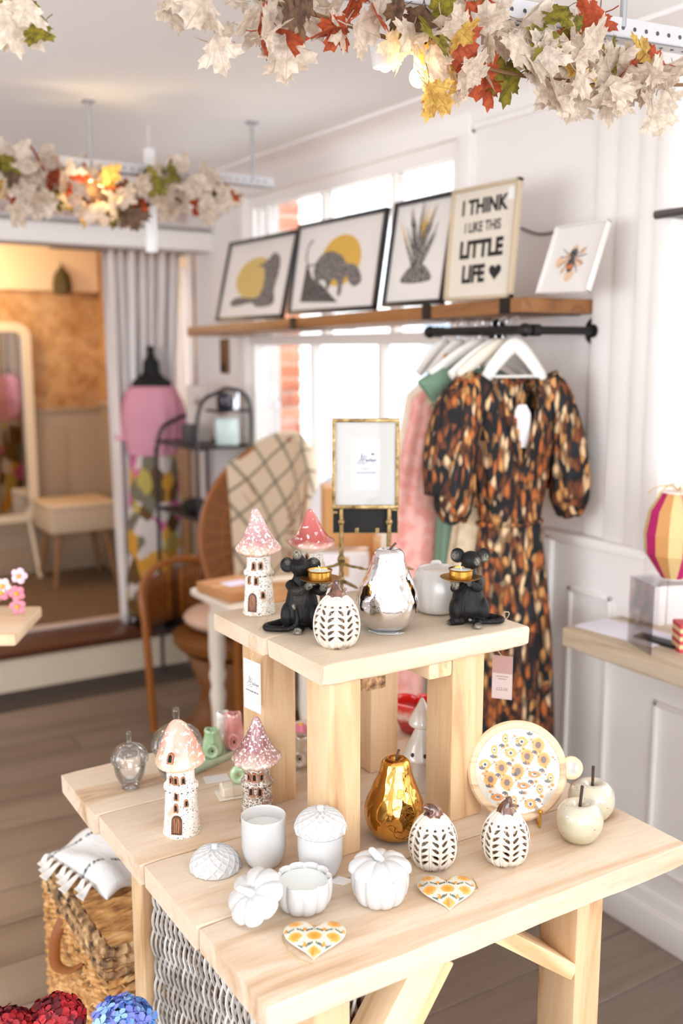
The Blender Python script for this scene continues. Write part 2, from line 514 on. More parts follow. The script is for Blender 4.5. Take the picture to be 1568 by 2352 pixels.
# ---- window_3: deep bay beside the counter, three lights
BX = XW+.62
bay = Mesh()
bay.span((XW+WT, W3[1], .74), (BX+.1, W3[1]+.08, ZC)); bay.span((XW+WT, W3[0]-.08, .74), (BX+.1, W3[0], ZC))
bay.span((XW+WT, W3[0], W3[3]), (BX+.1, W3[1], ZC)); bay.span((XW+WT, W3[0], .60), (BX+.1, W3[1], .80))
bay_o = struct(bay.build('trim_6', WHITE, smooth=False))
wf = Mesh()
for y in (W3[0]+.03, .40, 1.06, W3[1]-.03): wf.span((BX, y-.03, .80), (BX+.05, y+.03, W3[3]))
for z in (.83, 1.85, W3[3]-.03): wf.span((BX, W3[0], z-.03), (BX+.05, W3[1], z+.03))
w3 = struct(wf.build('window_3', WHITE2, smooth=False))
for (a, b) in ((W3[0]+.06, .37), (.43, 1.03), (1.09, W3[1]-.06)):
    for (z0, z1) in ((.86, 1.82), (1.88, W3[3]-.06)):
        g = Mesh(); g.span((BX+.02, a, z0), (BX+.024, b, z1)); g.build('window_pane', GLASS, w3, smooth=False)
# net roller blind pulled down in the bay (gives the soft white field)
bl = Mesh(); bl.grid(lambda u, v: (BX-.05+.004*sin(u*40), W3[0]+.02+u*(W3[1]-W3[0]-.04), .84+v*1.47), 60, 2)
mb, nt, b = _new('net_cloth'); out = nt.nodes['Material Output']
tl = N(nt, 'ShaderNodeBsdfTranslucent'); tl.inputs[0].default_value = lin((246, 244, 243)); tp = N(nt, 'ShaderNodeBsdfTransparent'); ms = N(nt, 'ShaderNodeMixShader'); ms.inputs[0].default_value = .35
b.inputs['Base Color'].default_value = lin((244, 242, 241)); ms2 = N(nt, 'ShaderNodeMixShader'); ms2.inputs[0].default_value = .5
nt.links.new(b.outputs[0], ms2.inputs[1]); nt.links.new(tl.outputs[0], ms2.inputs[2]); nt.links.new(ms2.outputs[0], ms.inputs[1]); nt.links.new(tp.outputs[0], ms.inputs[2]); nt.links.new(ms.outputs[0], out.inputs[0])
NET = mb
tag(bl.build('net_blind', NET), 'sheer white net blind lowered in the bright bay window', 'blind')

# ---- rear room: step, carpet, walls, ochre paper, panelling
st = Mesh(); st.span((-2.6, YB, 0), (XW, YB+.02, .17)); step = struct(st.build('trim_7', plain('riser_paint', (226, 208, 182), .5), smooth=False))
nose = Mesh(); nose.span((-2.6, YB-.03, .165), (XW, YB+.275, .205), bev=.01)
nose.build('step_tread', wood('dark_oak', (92, 52, 34), (70, 38, 24), (44, 22, 14), 'X', rough=.3, ring=6, knots=False), step)
cp = Mesh(); cp.span((-2.6, YB+.33, 0), (XW, 6.5, .198)); carpet = mottled('carpet', [(.35, (104, 82, 60)), (.65, (128, 104, 78))], 60, rough=.95, bumpy=.4)
struct(cp.build('floor_rear', carpet, smooth=False))
cs = Mesh(); cs.span((-2.6, YB+.275, .15), (XW, YB+.335, .212), bev=.004); cs.build('carpet_trim', plain('pale_strip', (222, 206, 198), .5), step)
beam = Mesh(); beam.span((-2.6, YB-.14, 2.19), (XW, YB+.06, ZC)); beam.span((-2.6, YB-.10, 2.085), (XW, YB+.06, 2.19), bev=.01)
bo = struct(beam.build('wall_back', WALLG, smooth=True))
mo = Mesh(); mo.span((-2.6, YB-.17, 2.27), (XW, YB-.14, 2.30), bev=.008); mo.span((-2.6, YB-.13, 2.085), (XW, YB-.1, 2.175), bev=.008); mo.build('beam_moulding', WHITE2, bo)
hb = Mesh(); hb.span((-2.6, YB-.146, 2.205), (1.98, YB-.14, 2.265)); hb.build('beam_band', mottled('faded_paint', [(.4, (170, 146, 138)), (.6, (196, 180, 176))], 14), bo)
YR = 6.34
paper_m, nt, b = _new('old_map_paper')
v = coords(nt, (1, 1, 1))
n1 = noise_tex(nt, v, 2.6, 6, .62, .6); n2 = noise_tex(nt, v, 11, 5, .7, .4)
c1 = ramp(nt, n1, [(.30, (112, 70, 36)), (.42, (160, 110, 60)), (.52, (196, 150, 96)), (.66, (216, 180, 134))])
c2 = ramp(nt, n2, [(.36, (140, 92, 46)), (.5, (196, 150, 100)), (.62, (222, 188, 146))])
nt.links.new(mixc(nt, .45, c1, c2), b.inputs['Base Color']); b.inputs['Roughness'].default_value = .75
rw = Mesh(); rw.span((-2.6, YR, 0), (XW+.1, YR+.12, ZC))
rb = struct(rw.build('wall_rear', plain('rear_wall', (176, 150, 112), .7), smooth=False))
wp = Mesh(); wp.span((-2.6, YR-.004, 1.25), (XW-.012, YR, 1.97)); wp.build('wallpaper', paper_m, rb, smooth=False)
wp = Mesh(); wp.span((XW-.008, YB+.1, 1.28), (XW-.001, W2[0]-.05, ZC)); wp.span((XW-.008, W2[1]+.05, 1.28), (XW-.001, YR, ZC)); wp.build('wallpaper', paper_m, rb, smooth=False)
hd = Mesh(); hd.span((-2.6, YR-.10, 1.97), (XW-.02, YR, ZC)); hd.build('bulkhead', plain('cream_bulkhead', (232, 206, 170), .6), rb, smooth=False)
pw = Mesh(); pw.span((-2.6, YR-.02, .2), (XW-.02, YR, 1.22)); pw.span((-2.6, YR-.035, 1.22), (XW-.01, YR, 1.25), bev=.006)
pw.span((-2.6, YR-.04, .2), (XW-.02, YR, .36), bev=.008)
for i in range(5): pw.span((-1.6+i*.72, YR-.028, .46), (-1.0+i*.72, YR-.018, 1.12), bev=.004)
pw.span((XW-.02, YB+.2, .2), (XW, YR, 1.24)); pw.span((XW-.035, YB+.2, 1.24), (XW, YR, 1.27), bev=.006); pw.span((XW-.04, YB+.2, .2), (XW-.02, YR, .36), bev=.008)
pw.span((XW-.028, 5.72, .46), (XW-.02, 6.22, 1.14), bev=.004)
struct(pw.build('trim_8', plain('cream_panel', (172, 150, 126), .5)))
# walls behind and left of the viewpoint: the glazed shop front and the side wall, opened to let sky light in
bw = Mesh(); bw.span((-2.6, -2.2, 0), (XW, -2.1, .55)); bw.span((-2.6, -2.2, 2.3), (XW, -2.1, ZC)); bw.span((-2.6, -2.2, 0), (-2.2, -2.1, ZC)); bw.span((1.9, -2.2, 0), (XW, -2.1, ZC))
for x in (-1.0, .4): bw.span((x-.03, -2.2, .55), (x+.03, -2.1, 2.3))
struct(bw.build('wall_front', WALL, smooth=False))
lw = Mesh(); lw.span((-2.7, -2.2, 0), (-2.6, .2, ZC)); lw.span((-2.7, 3.0, 0), (-2.6, 6.5, ZC)); lw.span((-2.7, .2, 0), (-2.6, 3.0, .8)); lw.span((-2.7, .2, 2.2), (-2.6, 3.0, ZC))
struct(lw.build('wall_left', WALL, smooth=False))
# warm lights of the rear room
def lamp(name, loc, power, col=(1, .68, .36), r=.05):
    d = bpy.data.lights.new(name, 'POINT'); d.energy = power; d.color = col; d.shadow_soft_size = r
    o = bpy.data.objects.new(name, d); COL.objects.link(o); o.location = loc; return o
t = thing('wall_lamp', 'small metal bracket lamp glowing warm high on the ochre rear wall', 'lamp', (1.33, YR-.10, 2.1))
m = Mesh(); m.lathe([(.0, -.05), (.03, -.05), (.035, .03), (.02, .06), (0, .06)], 14); m.tube([(0, 0, .06), (0, .05, .12), (0, .10, .12)], .008, 6); m.build('bracket', BLACK, t)
m = Mesh(); m.ball((0, 0, -.06), .03, 12, 8); m.build('bulb', glow('warm_bulb', (255, 196, 120), 9), t)
lamp('rear_room_point', (1.25, 5.9, 2.0), 13); lamp('rear_room_fill', (.3, 5.6, 2.1), 10)  # added point lights without fixtures, warming the rear room

# ---- outside the windows: paving, facade opposite and a brick pier beside the glass
ou = Mesh(); ou.span((XW+WT, -4, -.2), (12, 9, -.05)); struct(ou.build('pavement', plain('paving', (190, 186, 182), .8), smooth=False))
fac = Mesh(); fac.span((9.0, -4, -.05), (9.3, 12, 5.5)); fo = fac.build('street_building', plain('render_white', (236, 232, 228), .8), smooth=False)
tag(fo, 'pale rendered building across the street seen through the panes', 'building')
for y, z in ((9.6, .6), (11.2, .6), (9.6, 2.9)):
    f = Mesh(); f.span((8.94, y, z), (9.0, y+.9, z+1.5)); wo = f.build('window_frame', WHITE2, fo, smooth=False)
    g = Mesh(); g.span((8.93, y+.08, z+.08), (8.945, y+.82, z+1.42)); g.build('pane', plain('sky_pane', (150, 170, 190), .1), wo, smooth=False)
for y in (8.7,): 
    f = Mesh(); f.span((8.92, y, -.05), (9.0, y+.4, 5)); f.build('brick_pilaster', plain('far_brick', (214, 150, 124), .8), fo, smooth=False)
t = thing('brick_pier', 'red brick pier standing right outside the tall window', 'pier', (2.57, 4.66, -.05))
bk = [mottled('brick_%d' % i, [(.4, c), (.7, tuple(min(255, k+24) for k in c))], 30, rough=.85, bumpy=.3) for i, c in enumerate(((206, 132, 104), (214, 146, 120), (196, 118, 92)))]
mm = Mesh(); mm.span((-.05, -.050, 0), (.05, .050, 3.0)); mm.build('mortar', plain('mortar', (206, 190, 176), .9), t, smooth=False)
brm = Mesh(); brm.box((0, 0, 0), (.112, .108, .062), bev=.003, seg=1)
bo_ = [None]*3
for i in range(39):
    z = .05+i*.075
    for y in (0,):
        k = random.randrange(3)
        if bo_[k] is None: bo_[k] = brm.build('brick', bk[k], t); o = bo_[k]
        else: o = bo_[k].copy(); COL.objects.link(o); o.parent = t
        o.location = (0, y, z)
        if i % 2 == 0 and abs(y) > .1: o.scale = (1, .5, 1); o.location = (0, y*.76, z)
# ================================================================== THE DISPLAY TABLE AND ITS RISER
T = .76; R = 1.11
TABLE = thing('display_table', 'chunky pine display table with four rough plank top and braced legs', 'table', (.96, 1.5, 0))
def rough_plank(L, W, H, ax='X', r=.010, seed=0, cham=.012):
    """sawn plank with soft uneven edges and slightly wandering ends, long axis X, top at z=0"""
    m = Mesh(); rnd = random.Random(seed); nx = 26
    sec = []
    for (cx, cz, a0) in ((W/2-r, -r, 0), (-W/2+r, -r, 90), (-W/2+r, -H+r, 180), (W/2-r, -H+r, 270)):
        for k in range(5):
            a = radians(a0+k*22.5); sec.append((cx+r*cos(a), cz+r*sin(a)))
    k = len(sec); vs = []
    ph = rnd.random()*6
    for i in range(nx+1):
        t = i/nx; x = -L/2+L*t
        e = min(t, 1-t)*L
        sh = 1-(max(0, (cham-e))/cham)**2*.5*min(1, cham/W*4) if e < cham else 1
        for j, (y, z) in enumerate(sec):
            wob = .0016*noise.noise(Vector((x*9+ph, y*7, z*20+seed)))
            rough = .0014*noise.noise(Vector((x*60, y*40, seed+z*60))) if z < -H*.6 else 0
            yy = y*(1-(1-sh)*.02); zz = -H/2+(z+H/2)*(1-(1-sh)*.55)
            vs.append((x+.0035*noise.noise(Vector((ph, y*18, z*30)))*(1 if e < .03 else 0), yy+wob, zz+wob+rough))
    fs = [(i*k+j, i*k+(j+1) % k, (i+1)*k+(j+1) % k, (i+1)*k+j) for i in range(nx) for j in range(k)]
    m.add(vs, fs); m.f += [tuple(range(k))[::1], tuple(reversed(range(nx*k, nx*k+k)))]; m.m += [0, 0]
    m.f = [tuple(reversed(f)) for f in m.f]
    return m
ty = [1.062, 1.2835, 1.5035, 1.7205, 1.940]
tx = [(.548, 1.382), (.545, 1.385), (.540, 1.39), (.533, 1.392)]
for i in range(4):
    L = tx[i][1]-tx[i][0]; W = ty[i+1]-ty[i]-.0032
    o = rough_plank(L, W, .042, seed=i+3, cham=.016, r=.003).build('plank', wood('table_top', (222, 203, 180), (200, 164, 126), (148, 100, 66), 'X', ring=7.5), TABLE, loc=((tx[i][0]+tx[i][1])/2-.96, (ty[i]+ty[i+1])/2-1.5, T), angle=50)
def post(x0, y0, x1, y1, z0, z1, par, org, name='leg', mat=None, bev=.004):
    m = Mesh(); m.box((0, 0, 0), (x1-x0, y1-y0, z1-z0), bev=bev, seg=2)
    return m.build(name, mat or PINEZ, par, loc=((x0+x1)/2-org[0], (y0+y1)/2-org[1], (z0+z1)/2-org[2]))
TO = (.96, 1.5, 0)
post(.640, 1.10, .703, 1.165, 0, .717, TABLE, TO); post(1.156, 1.10, 1.218, 1.19, 0, .717, TABLE, TO)
post(.590, 1.64, .645, 1.70, 0, .717, TABLE, TO); post(1.24, 1.80, 1.30, 1.86, 0, .717, TABLE, TO)
for (y, x0, x1) in ((1.15, .71, 1.15), (1.84, .62, 1.24)):
    m = Mesh(); m.span((x0, y, .63), (x1, y+.03, .716), bev=.003)
    if y > 1.5: m.build('rail', PINE, TABLE, loc=(-.96, -1.5, 0))
def brace(p0, p1, wid, dep, ydir=(0, 1, 0)):
    p0 = Vector(p0); p1 = Vector(p1); M = frame_M((p0+p1)/2, p1-p0, ydir)
    m = Mesh(); m.box((0, 0, 0), ((p1-p0).length, dep, wid), bev=.003)
    return m.build('brace', wood('pine_brace', (248, 220, 178), (232, 190, 138), (196, 142, 88), 'X', ring=16, knots=False), TABLE, loc=M.translation-Vector(TO), rot=M.to_euler())
brace((.655, 1.135, .40), (.865, 1.135, .700), .078, .062)
brace((1.158, 1.146, .568), (.965, 1.146, .712), .028, .090)

RIS = thing('riser', 'small two plank pine riser bench standing on the display table', 'display stand', (1.02, 1.54, T))
RO = (1.02, 1.54, T)
for i, (y0, y1, x0, x1) in enumerate(((1.336, 1.530, .800, 1.247), (1.531, 1.742, .793, 1.243))):
    o = rough_plank(x1-x0, y1-y0, .038, seed=i+21, r=.006, cham=.026).build('plank', wood('riser_top', (218, 200, 177), (200, 173, 142), (176, 136, 100), 'X', ring=5, knots=False), RIS, loc=((x0+x1)/2-RO[0], (y0+y1)/2-RO[1], R-T), angle=50)
post(.817, 1.345, .880, 1.423, T, 1.073, RIS, RO); post(.816, 1.581, .886, 1.668, T, 1.073, RIS, RO)
post(1.076, 1.346, 1.150, 1.424, T, 1.073, RIS, RO); post(1.070, 1.600, 1.138, 1.684, T, 1.073, RIS, RO)
m = Mesh(); m.span((0, 0, 0), (.048, .30, -.030), bev=.004); m.build('batten', mottled('bark_edge', [(.35, (84, 58, 38)), (.5, (150, 112, 76)), (.7, (206, 170, 128))], 60, rough=.9, bumpy=1, bd=.004), RIS, loc=(.888-RO[0], 1.352-RO[1], 1.073-T))
m = Mesh(); m.span((0, 0, 0), (.052, .30, -.030), bev=.005); m.build('batten', PINEY, RIS, loc=(1.020-RO[0], 1.342-RO[1], 1.073-T))

# ================================================================== MUSHROOM HOUSES
COPPER = mottled('door_copper', [(.35, (120, 74, 50)), (.6, (178, 122, 86))], 70, (6, 6, 1), rough=.45, bumpy=.4)
DARKB = plain('dark_glaze', (38, 24, 18), .4)
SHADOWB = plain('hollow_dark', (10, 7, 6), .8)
def on_tower(rf, ang, z, outline, off, m, mat, c=(0, 0)):
    vs = []
    for x, y in outline:
        r = rf(z+y)+off; a = ang+x/rf(z+y)
        vs.append((c[0]+r*cos(a), c[1]+r*sin(a), z+y))
    return vs
def arch_outline(w, h, n=8, s=1.0):
    pts = [(-w/2*s, h*(1-s)*.35), (w/2*s, h*(1-s)*.35)]
    hh = h*.62
    for k in range(n+1):
        a = pi*k/n
        pts.append((w/2*s*cos(a), hh+(h-hh)*s*sin(a)**.85))
    return pts
def arch(mf, md, rf, ang, z, w, h, frame_mat=0, thick=.0024, inner=.55):
    o1 = on_tower(rf, ang, z, arch_outline(w, h), thick, mf, 0); o2 = on_tower(rf, ang, z, arch_outline(w, h, s=inner), thick, mf, 0)
    o0 = on_tower(rf, ang, z, arch_outline(w*1.12, h*1.03), 0, mf, 0); o3 = on_tower(rf, ang, z, arch_outline(w, h, s=inner), .0004, mf, 0)
    n = len(o1)
    for A, B in ((o0, o1), (o1, o2), (o2, o3)):
        mf.add(A+B, [(i, (i+1) % n, n+(i+1) % n, n+i) for i in range(n)])
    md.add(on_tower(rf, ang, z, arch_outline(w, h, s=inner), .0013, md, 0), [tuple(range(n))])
def interp(prof):
    def f(z):
        for (r0, z0), (r1, z1) in zip(prof[:-1], prof[1:]):
            if z0 <= z <= z1 and z1 > z0: return r0+(r1-r0)*(z-z0)/(z1-z0)
        return prof[-1][0] if z > prof[-1][1] else prof[0][0]
    return f
def mushroom_house(name, label, pos, h, body, cap_prof, capmat, towmat, wins, door, bend=0.0, ribs=0, ruffle=0.0, dormer=None, rz=0.0):
    t = thing(name, label, 'ornament', pos, FACE+rz, None)
    t['group'] = 'mushroom houses'
    rf = interp(body)
    fine = []
    for (r0, z0), (r1, z1) in zip(body[:-1], body[1:]):
        k = max(1, int((z1-z0)/.003))
        fine += [(r0+(r1-r0)*i/k, z0+(z1-z0)*i/k) for i in range(k)]
    fine.append(body[-1])
    band = max(body, key=lambda p: p[1])[1]
    m = Mesh()
    def fn(r, z, a):
        w = .0006*noise.noise(Vector((cos(a)*3, sin(a)*3, z*60)))+.0005*noise.noise(Vector((cos(a)*14, sin(a)*14, z*200)))
        return r+w, z
    m.lathe(fine, 56, fn=fn)
    m.build('tower', towmat, t, angle=180)
    # scalloped gallery band
    zb = next(z for r, z in body if (r, z) == body[4]); rb = body[4][0]
    g = Mesh(); ns = 16
    def gf(r, z, a):
        s_ = .5+.5*cos(ns*a)
        return r+.0012*s_, z-.0016*s_*(1 if z < 0 else 0)
    g.lathe([(rb-.004, -.006), (rb+.001, -.0045), (rb+.0022, -.001), (rb+.001, .002), (rb-.004, .004)], 96, c=(0, 0, zb), fn=gf, caps=False)
    g.build('gallery', towmat, t, angle=180)
    dots = Mesh()
    for i in range(ns):
        a = 2*pi*(i+.5)/ns; rr = rb+.0006
        dots.ball((rr*cos(a), rr*sin(a), zb-.0058), (.0015, .0015, .0013), 8, 6)
    dots.build('glaze_dots', DARKB, t)
    for (ang, z, w, hh) in wins:
        mf = Mesh(); md = Mesh(); arch(mf, md, rf, radians(ang), z, w, hh)
        wo = mf.build('window', COPPER, t); md.build('opening', SHADOWB, wo, smooth=False)
    ang, w, hh = door
    mf = Mesh(); md = Mesh(); arch(mf, md, rf, radians(ang), .008, w, hh, inner=.78)
    do = md.build('door', COPPER, t, smooth=False)
    fr = mf.build('door_frame', plain('door_edge', (92, 52, 34), .4), do)
    ln = Mesh()
    for x in (-.28, -.09, .1, .28):
        pts = on_tower(rf, radians(ang), .010, [(x*w, .001), (x*w, hh*.45), (x*w, hh*(.86-abs(x)*.6))], .0016, ln, 0)
        ln.tube(pts, .0004, 5)
    ln.build('plank_lines', DARKB, do)
    sp = Mesh()
    for dz in (.001, .005):
        pts = on_tower(rf, radians(ang), dz, [(w*(-.62+.124*k), 0) for k in range(11)], .0009, sp, 0)
        sp.tube(pts, .0012 if dz < .003 else .0008, 6)
    sp.build('doorstep', towmat, t)
    # cap
    cz = body[-1][1]
    top = max(z for r, z in cap_prof)
    c = Mesh()
    def cf(r, z, a):
        e = r/max(p[0] for p in cap_prof)
        rr = r*(1+.03*noise.noise(Vector((cos(a)*1.2, sin(a)*1.2, z*20+h*9))))
        if ribs: rr *= 1+.035*cos(ribs*a+2*sin(z*40))*min(1, (top-z)/top*2)
        zz = z+ruffle*cos(11*a)*e**4*(1 if z < top*.15 else .3)+.002*e*sin(a*2+h*40)
        return rr+.0004*noise.noise(Vector((cos(a)*20*rr/.04, sin(a)*20*rr/.04, z*300))), zz
    cp = []
    for (r0, z0), (r1, z1) in zip(cap_prof[:-1], cap_prof[1:]):
        k = 4
        cp += [(r0+(r1-r0)*i/k, z0+(z1-z0)*i/k) for i in range(k)]
    cp.append(cap_prof[-1])
    # smooth the profile
    for _ in range(3): cp = [cp[0]]+[tuple((cp[i-1][j]+2*cp[i][j]+cp[i+1][j])/4 for j in (0, 1)) for i in range(1, len(cp)-1)]+[cp[-1]]
    c.lathe(cp, 64, fn=cf)
    c.v = [(x+bend*max(0, z)**2*60, y, z) for x, y, z in c.v]
    co = c.build('cap', capmat, t, loc=(0, 0, cz), angle=180)
    if ruffle:
        s = Mesh()
        for i in range(22):
            a = 2*pi*i/22; s.tube([((rf(cz)-.001)*cos(a), (rf(cz)-.001)*sin(a), cz-.002), (.030*cos(a+.12), .030*sin(a+.12), cz+.002)], .0016, 6)
        s.build('gills', towmat, t)
    if dormer:
        ang, z, w, hh = dormer
        rfc = interp([(r, zz) for r, zz in sorted(cp, key=lambda p: p[1]) if zz > .004])
        mf = Mesh(); md = Mesh(); arch(mf, md, rfc, radians(ang), z, w, hh, thick=.003)
        wo = mf.build('dormer_window', COPPER, co); md.build('opening', SHADOWB, co, smooth=False)
    return t
TOW = speckled('tower_glaze', (238, 232, 222), (78, 60, 48), s1=330, t=(.37, .42), second=(206, 182, 158), s2=34, t2=(.36, .46), bumpy=.9, coat=.1, rough=.5, stretch=(1, 1, 1.6))
TOWD = speckled('tower_glaze_dark', (226, 216, 204), (64, 46, 38), s1=260, t=(.43, .49), second=(160, 132, 112), s2=40, t2=(.40, .5), bumpy=1, coat=.1, rough=.5, stretch=(1, 1, 2.2))
CAP_A = speckled('cap_plum', [(0, (190, 150, 118)), (.012, (216, 178, 160)), (.03, (178, 122, 124)), (.06, (196, 150, 150)), (.078, (202, 160, 154))], (244, 234, 232), s1=200, t=(.40, .44), bumpy=1, coat=.5)
CAP_B = speckled('cap_red', [(0, (226, 212, 192)), (.012, (222, 178, 164)), (.024, (176, 70, 66)), (.05, (184, 86, 80)), (.09, (196, 110, 102))], (248, 240, 236), s1=95, t=(.345, .36), bumpy=.5, coat=.9, rough=.12)
CAP_C = speckled('cap_peach', [(0, (214, 186, 154)), (.016, (226, 178, 152)), (.035, (222, 156, 138)), (.095, (228, 178, 160))], (246, 230, 222), s1=120, t=(.40, .425), second=(160, 120, 96), s2=500, t2=(.28, .31), bumpy=.6, coat=.5)
CAP_D = speckled('cap_mauve', [(0, (190, 168, 148)), (.012, (196, 158, 146)), (.035, (140, 86, 88)), (.07, (150, 100, 104)), (.09, (180, 146, 146))], (240, 228, 228), s1=210, t=(.40, .435), bumpy=1, coat=.9, rough=.12)
BODY = lambda s, h: [(.0325*s, 0), (.031*s, .006), (.0285*s, .03), (.0255*s, h*.66), (.0262*s, h*.70), (.0258*s, h*.73), (.0232*s, h*.77), (.0228*s, h), ]
def cap_cone(r, h, tip=.006, lip=.004, under=.5):
    return [(r*under*.8, .001), (r*.80, -.001), (r*.97, lip), (r, lip+.004), (r*.93, lip+.010), (r*.74, h*.27), (r*.55, h*.44), (r*.38, h*.63), (r*.26, h*.8), (tip*1.2, h*.93), (tip*.8, h*.98), (.0004, h)]
ta = stand(592, 1416, R, .032)
mushroom_house('mushroom_house', 'mushroom house with speckled plum pink cap at the left end of the riser', ta, .2, BODY(1.0, .118),
    cap_cone(.0455, .088), CAP_A, TOW, [(-108, .088, .0085, .018), (-76, .090, .009, .0155), (-96, .060, .0085, .018), (-128, .061, .006, .017), (-70, .034, .0085, .014)], (-112, .0165, .036), bend=-.012, ruffle=.0012)
tb = on_z(716, 1386, R)+FWD*.012
mushroom_house('mushroom_house', 'mushroom house with glossy red white dotted cap behind the left mouse', tb, .19, BODY(.98, .110),
    cap_cone(.0480, .082, lip=.009), CAP_B, TOW, [(-113, .088, .008, .017), (-75, .06, .008, .016)], (-40, .016, .034), bend=-.008)
tc_ = stand(411, 1929, T, .036)
mushroom_house('mushroom_house', 'mushroom house with tall peach cap and dormer window at the table left', tc_, .208, [(p[0]*1.08, p[1]) for p in BODY(1.0, .127)],
    [(.02, .001), (.036, -.001), (.044, .003), (.0450, .007), (.042, .016), (.0355, .032), (.0285, .049), (.021, .066), (.0145, .076), (.0065, .082), (.0004, .0835)], CAP_C, speckled('tower_pale', (240, 234, 224), (96, 70, 56), s1=330, t=(.35, .40), second=(200, 160, 136), s2=26, t2=(.30, .42), bumpy=.9, coat=.1, rough=.5),
    [(-100, .0975, .0085, .0165), (-71, .0985, .0075, .0145), (-122, .0985, .007, .0145), (-98, .0700, .0080, .0165), (-100, .0485, .0080, .0165), (-64, .0575, .0075, .014)], (-98, .018, .034), dormer=(-106, .017, .0115, .018), bend=-.01)
td = stand(588, 1902, T, .033)
mushroom_house('mushroom_house', 'mushroom house with dark ribbed mauve cap behind the open candle', td, .2, [(p[0]*1.03, p[1]) for p in BODY(1.0, .112)],
    cap_cone(.046, .088, lip=.005), CAP_D, TOWD, [(-96, .084, .010, .018), (-120, .085, .007, .016), (-66, .085, .0085, .016), (-108, .058, .009, .0185), (-75, .057, .009, .0185), (-62, .028, .008, .016)], (-98, .019, .030), ribs=13, ruffle=.0014)

# ================================================================== MICE HOLDING TEA LIGHTS
def fuse(m, voxel=.0011, smooth=5, name='body'):
    """melt overlapping closed shapes into one continuous skin"""
    me = bpy.data.meshes.new('tmp'); me.from_pydata(m.v, [], m.f); me.update()
    o = bpy.data.objects.new('tmp', me); COL.objects.link(o)
    r = o.modifiers.new('r', 'REMESH'); r.mode = 'VOXEL'; r.voxel_size = voxel
    s = o.modifiers.new('s', 'SMOOTH'); s.factor = .5; s.iterations = smooth
    dg = bpy.context.evaluated_depsgraph_get()
    ev = o.evaluated_get(dg); nm = bpy.data.meshes.new_from_object(ev)
    vs = [tuple(v.co) for v in nm.vertices]; fs = [tuple(p.vertices) for p in nm.polygons]
    bpy.data.objects.remove(o); bpy.data.meshes.remove(me); bpy.data.meshes.remove(nm)
    out = Mesh(); out.add(vs, fs); return out
MOUSE = attr_mat('mouse_bronze', rough=.46, metal=.0, bumpy=1.0, bscale=230, bstretch=(1, 1, .16), bd=.0025)
MOUSE.node_tree.nodes['Principled BSDF'].inputs['Specular IOR Level'].default_value = .22
BRASS = plain('brass', (206, 158, 72), .25, 1.0)
TRAYB = plain('worn_brass', (176, 134, 78), .38, .9)
WAX = plain('wax', (246, 242, 234), .4, 0, Subsurface_Weight=.2)
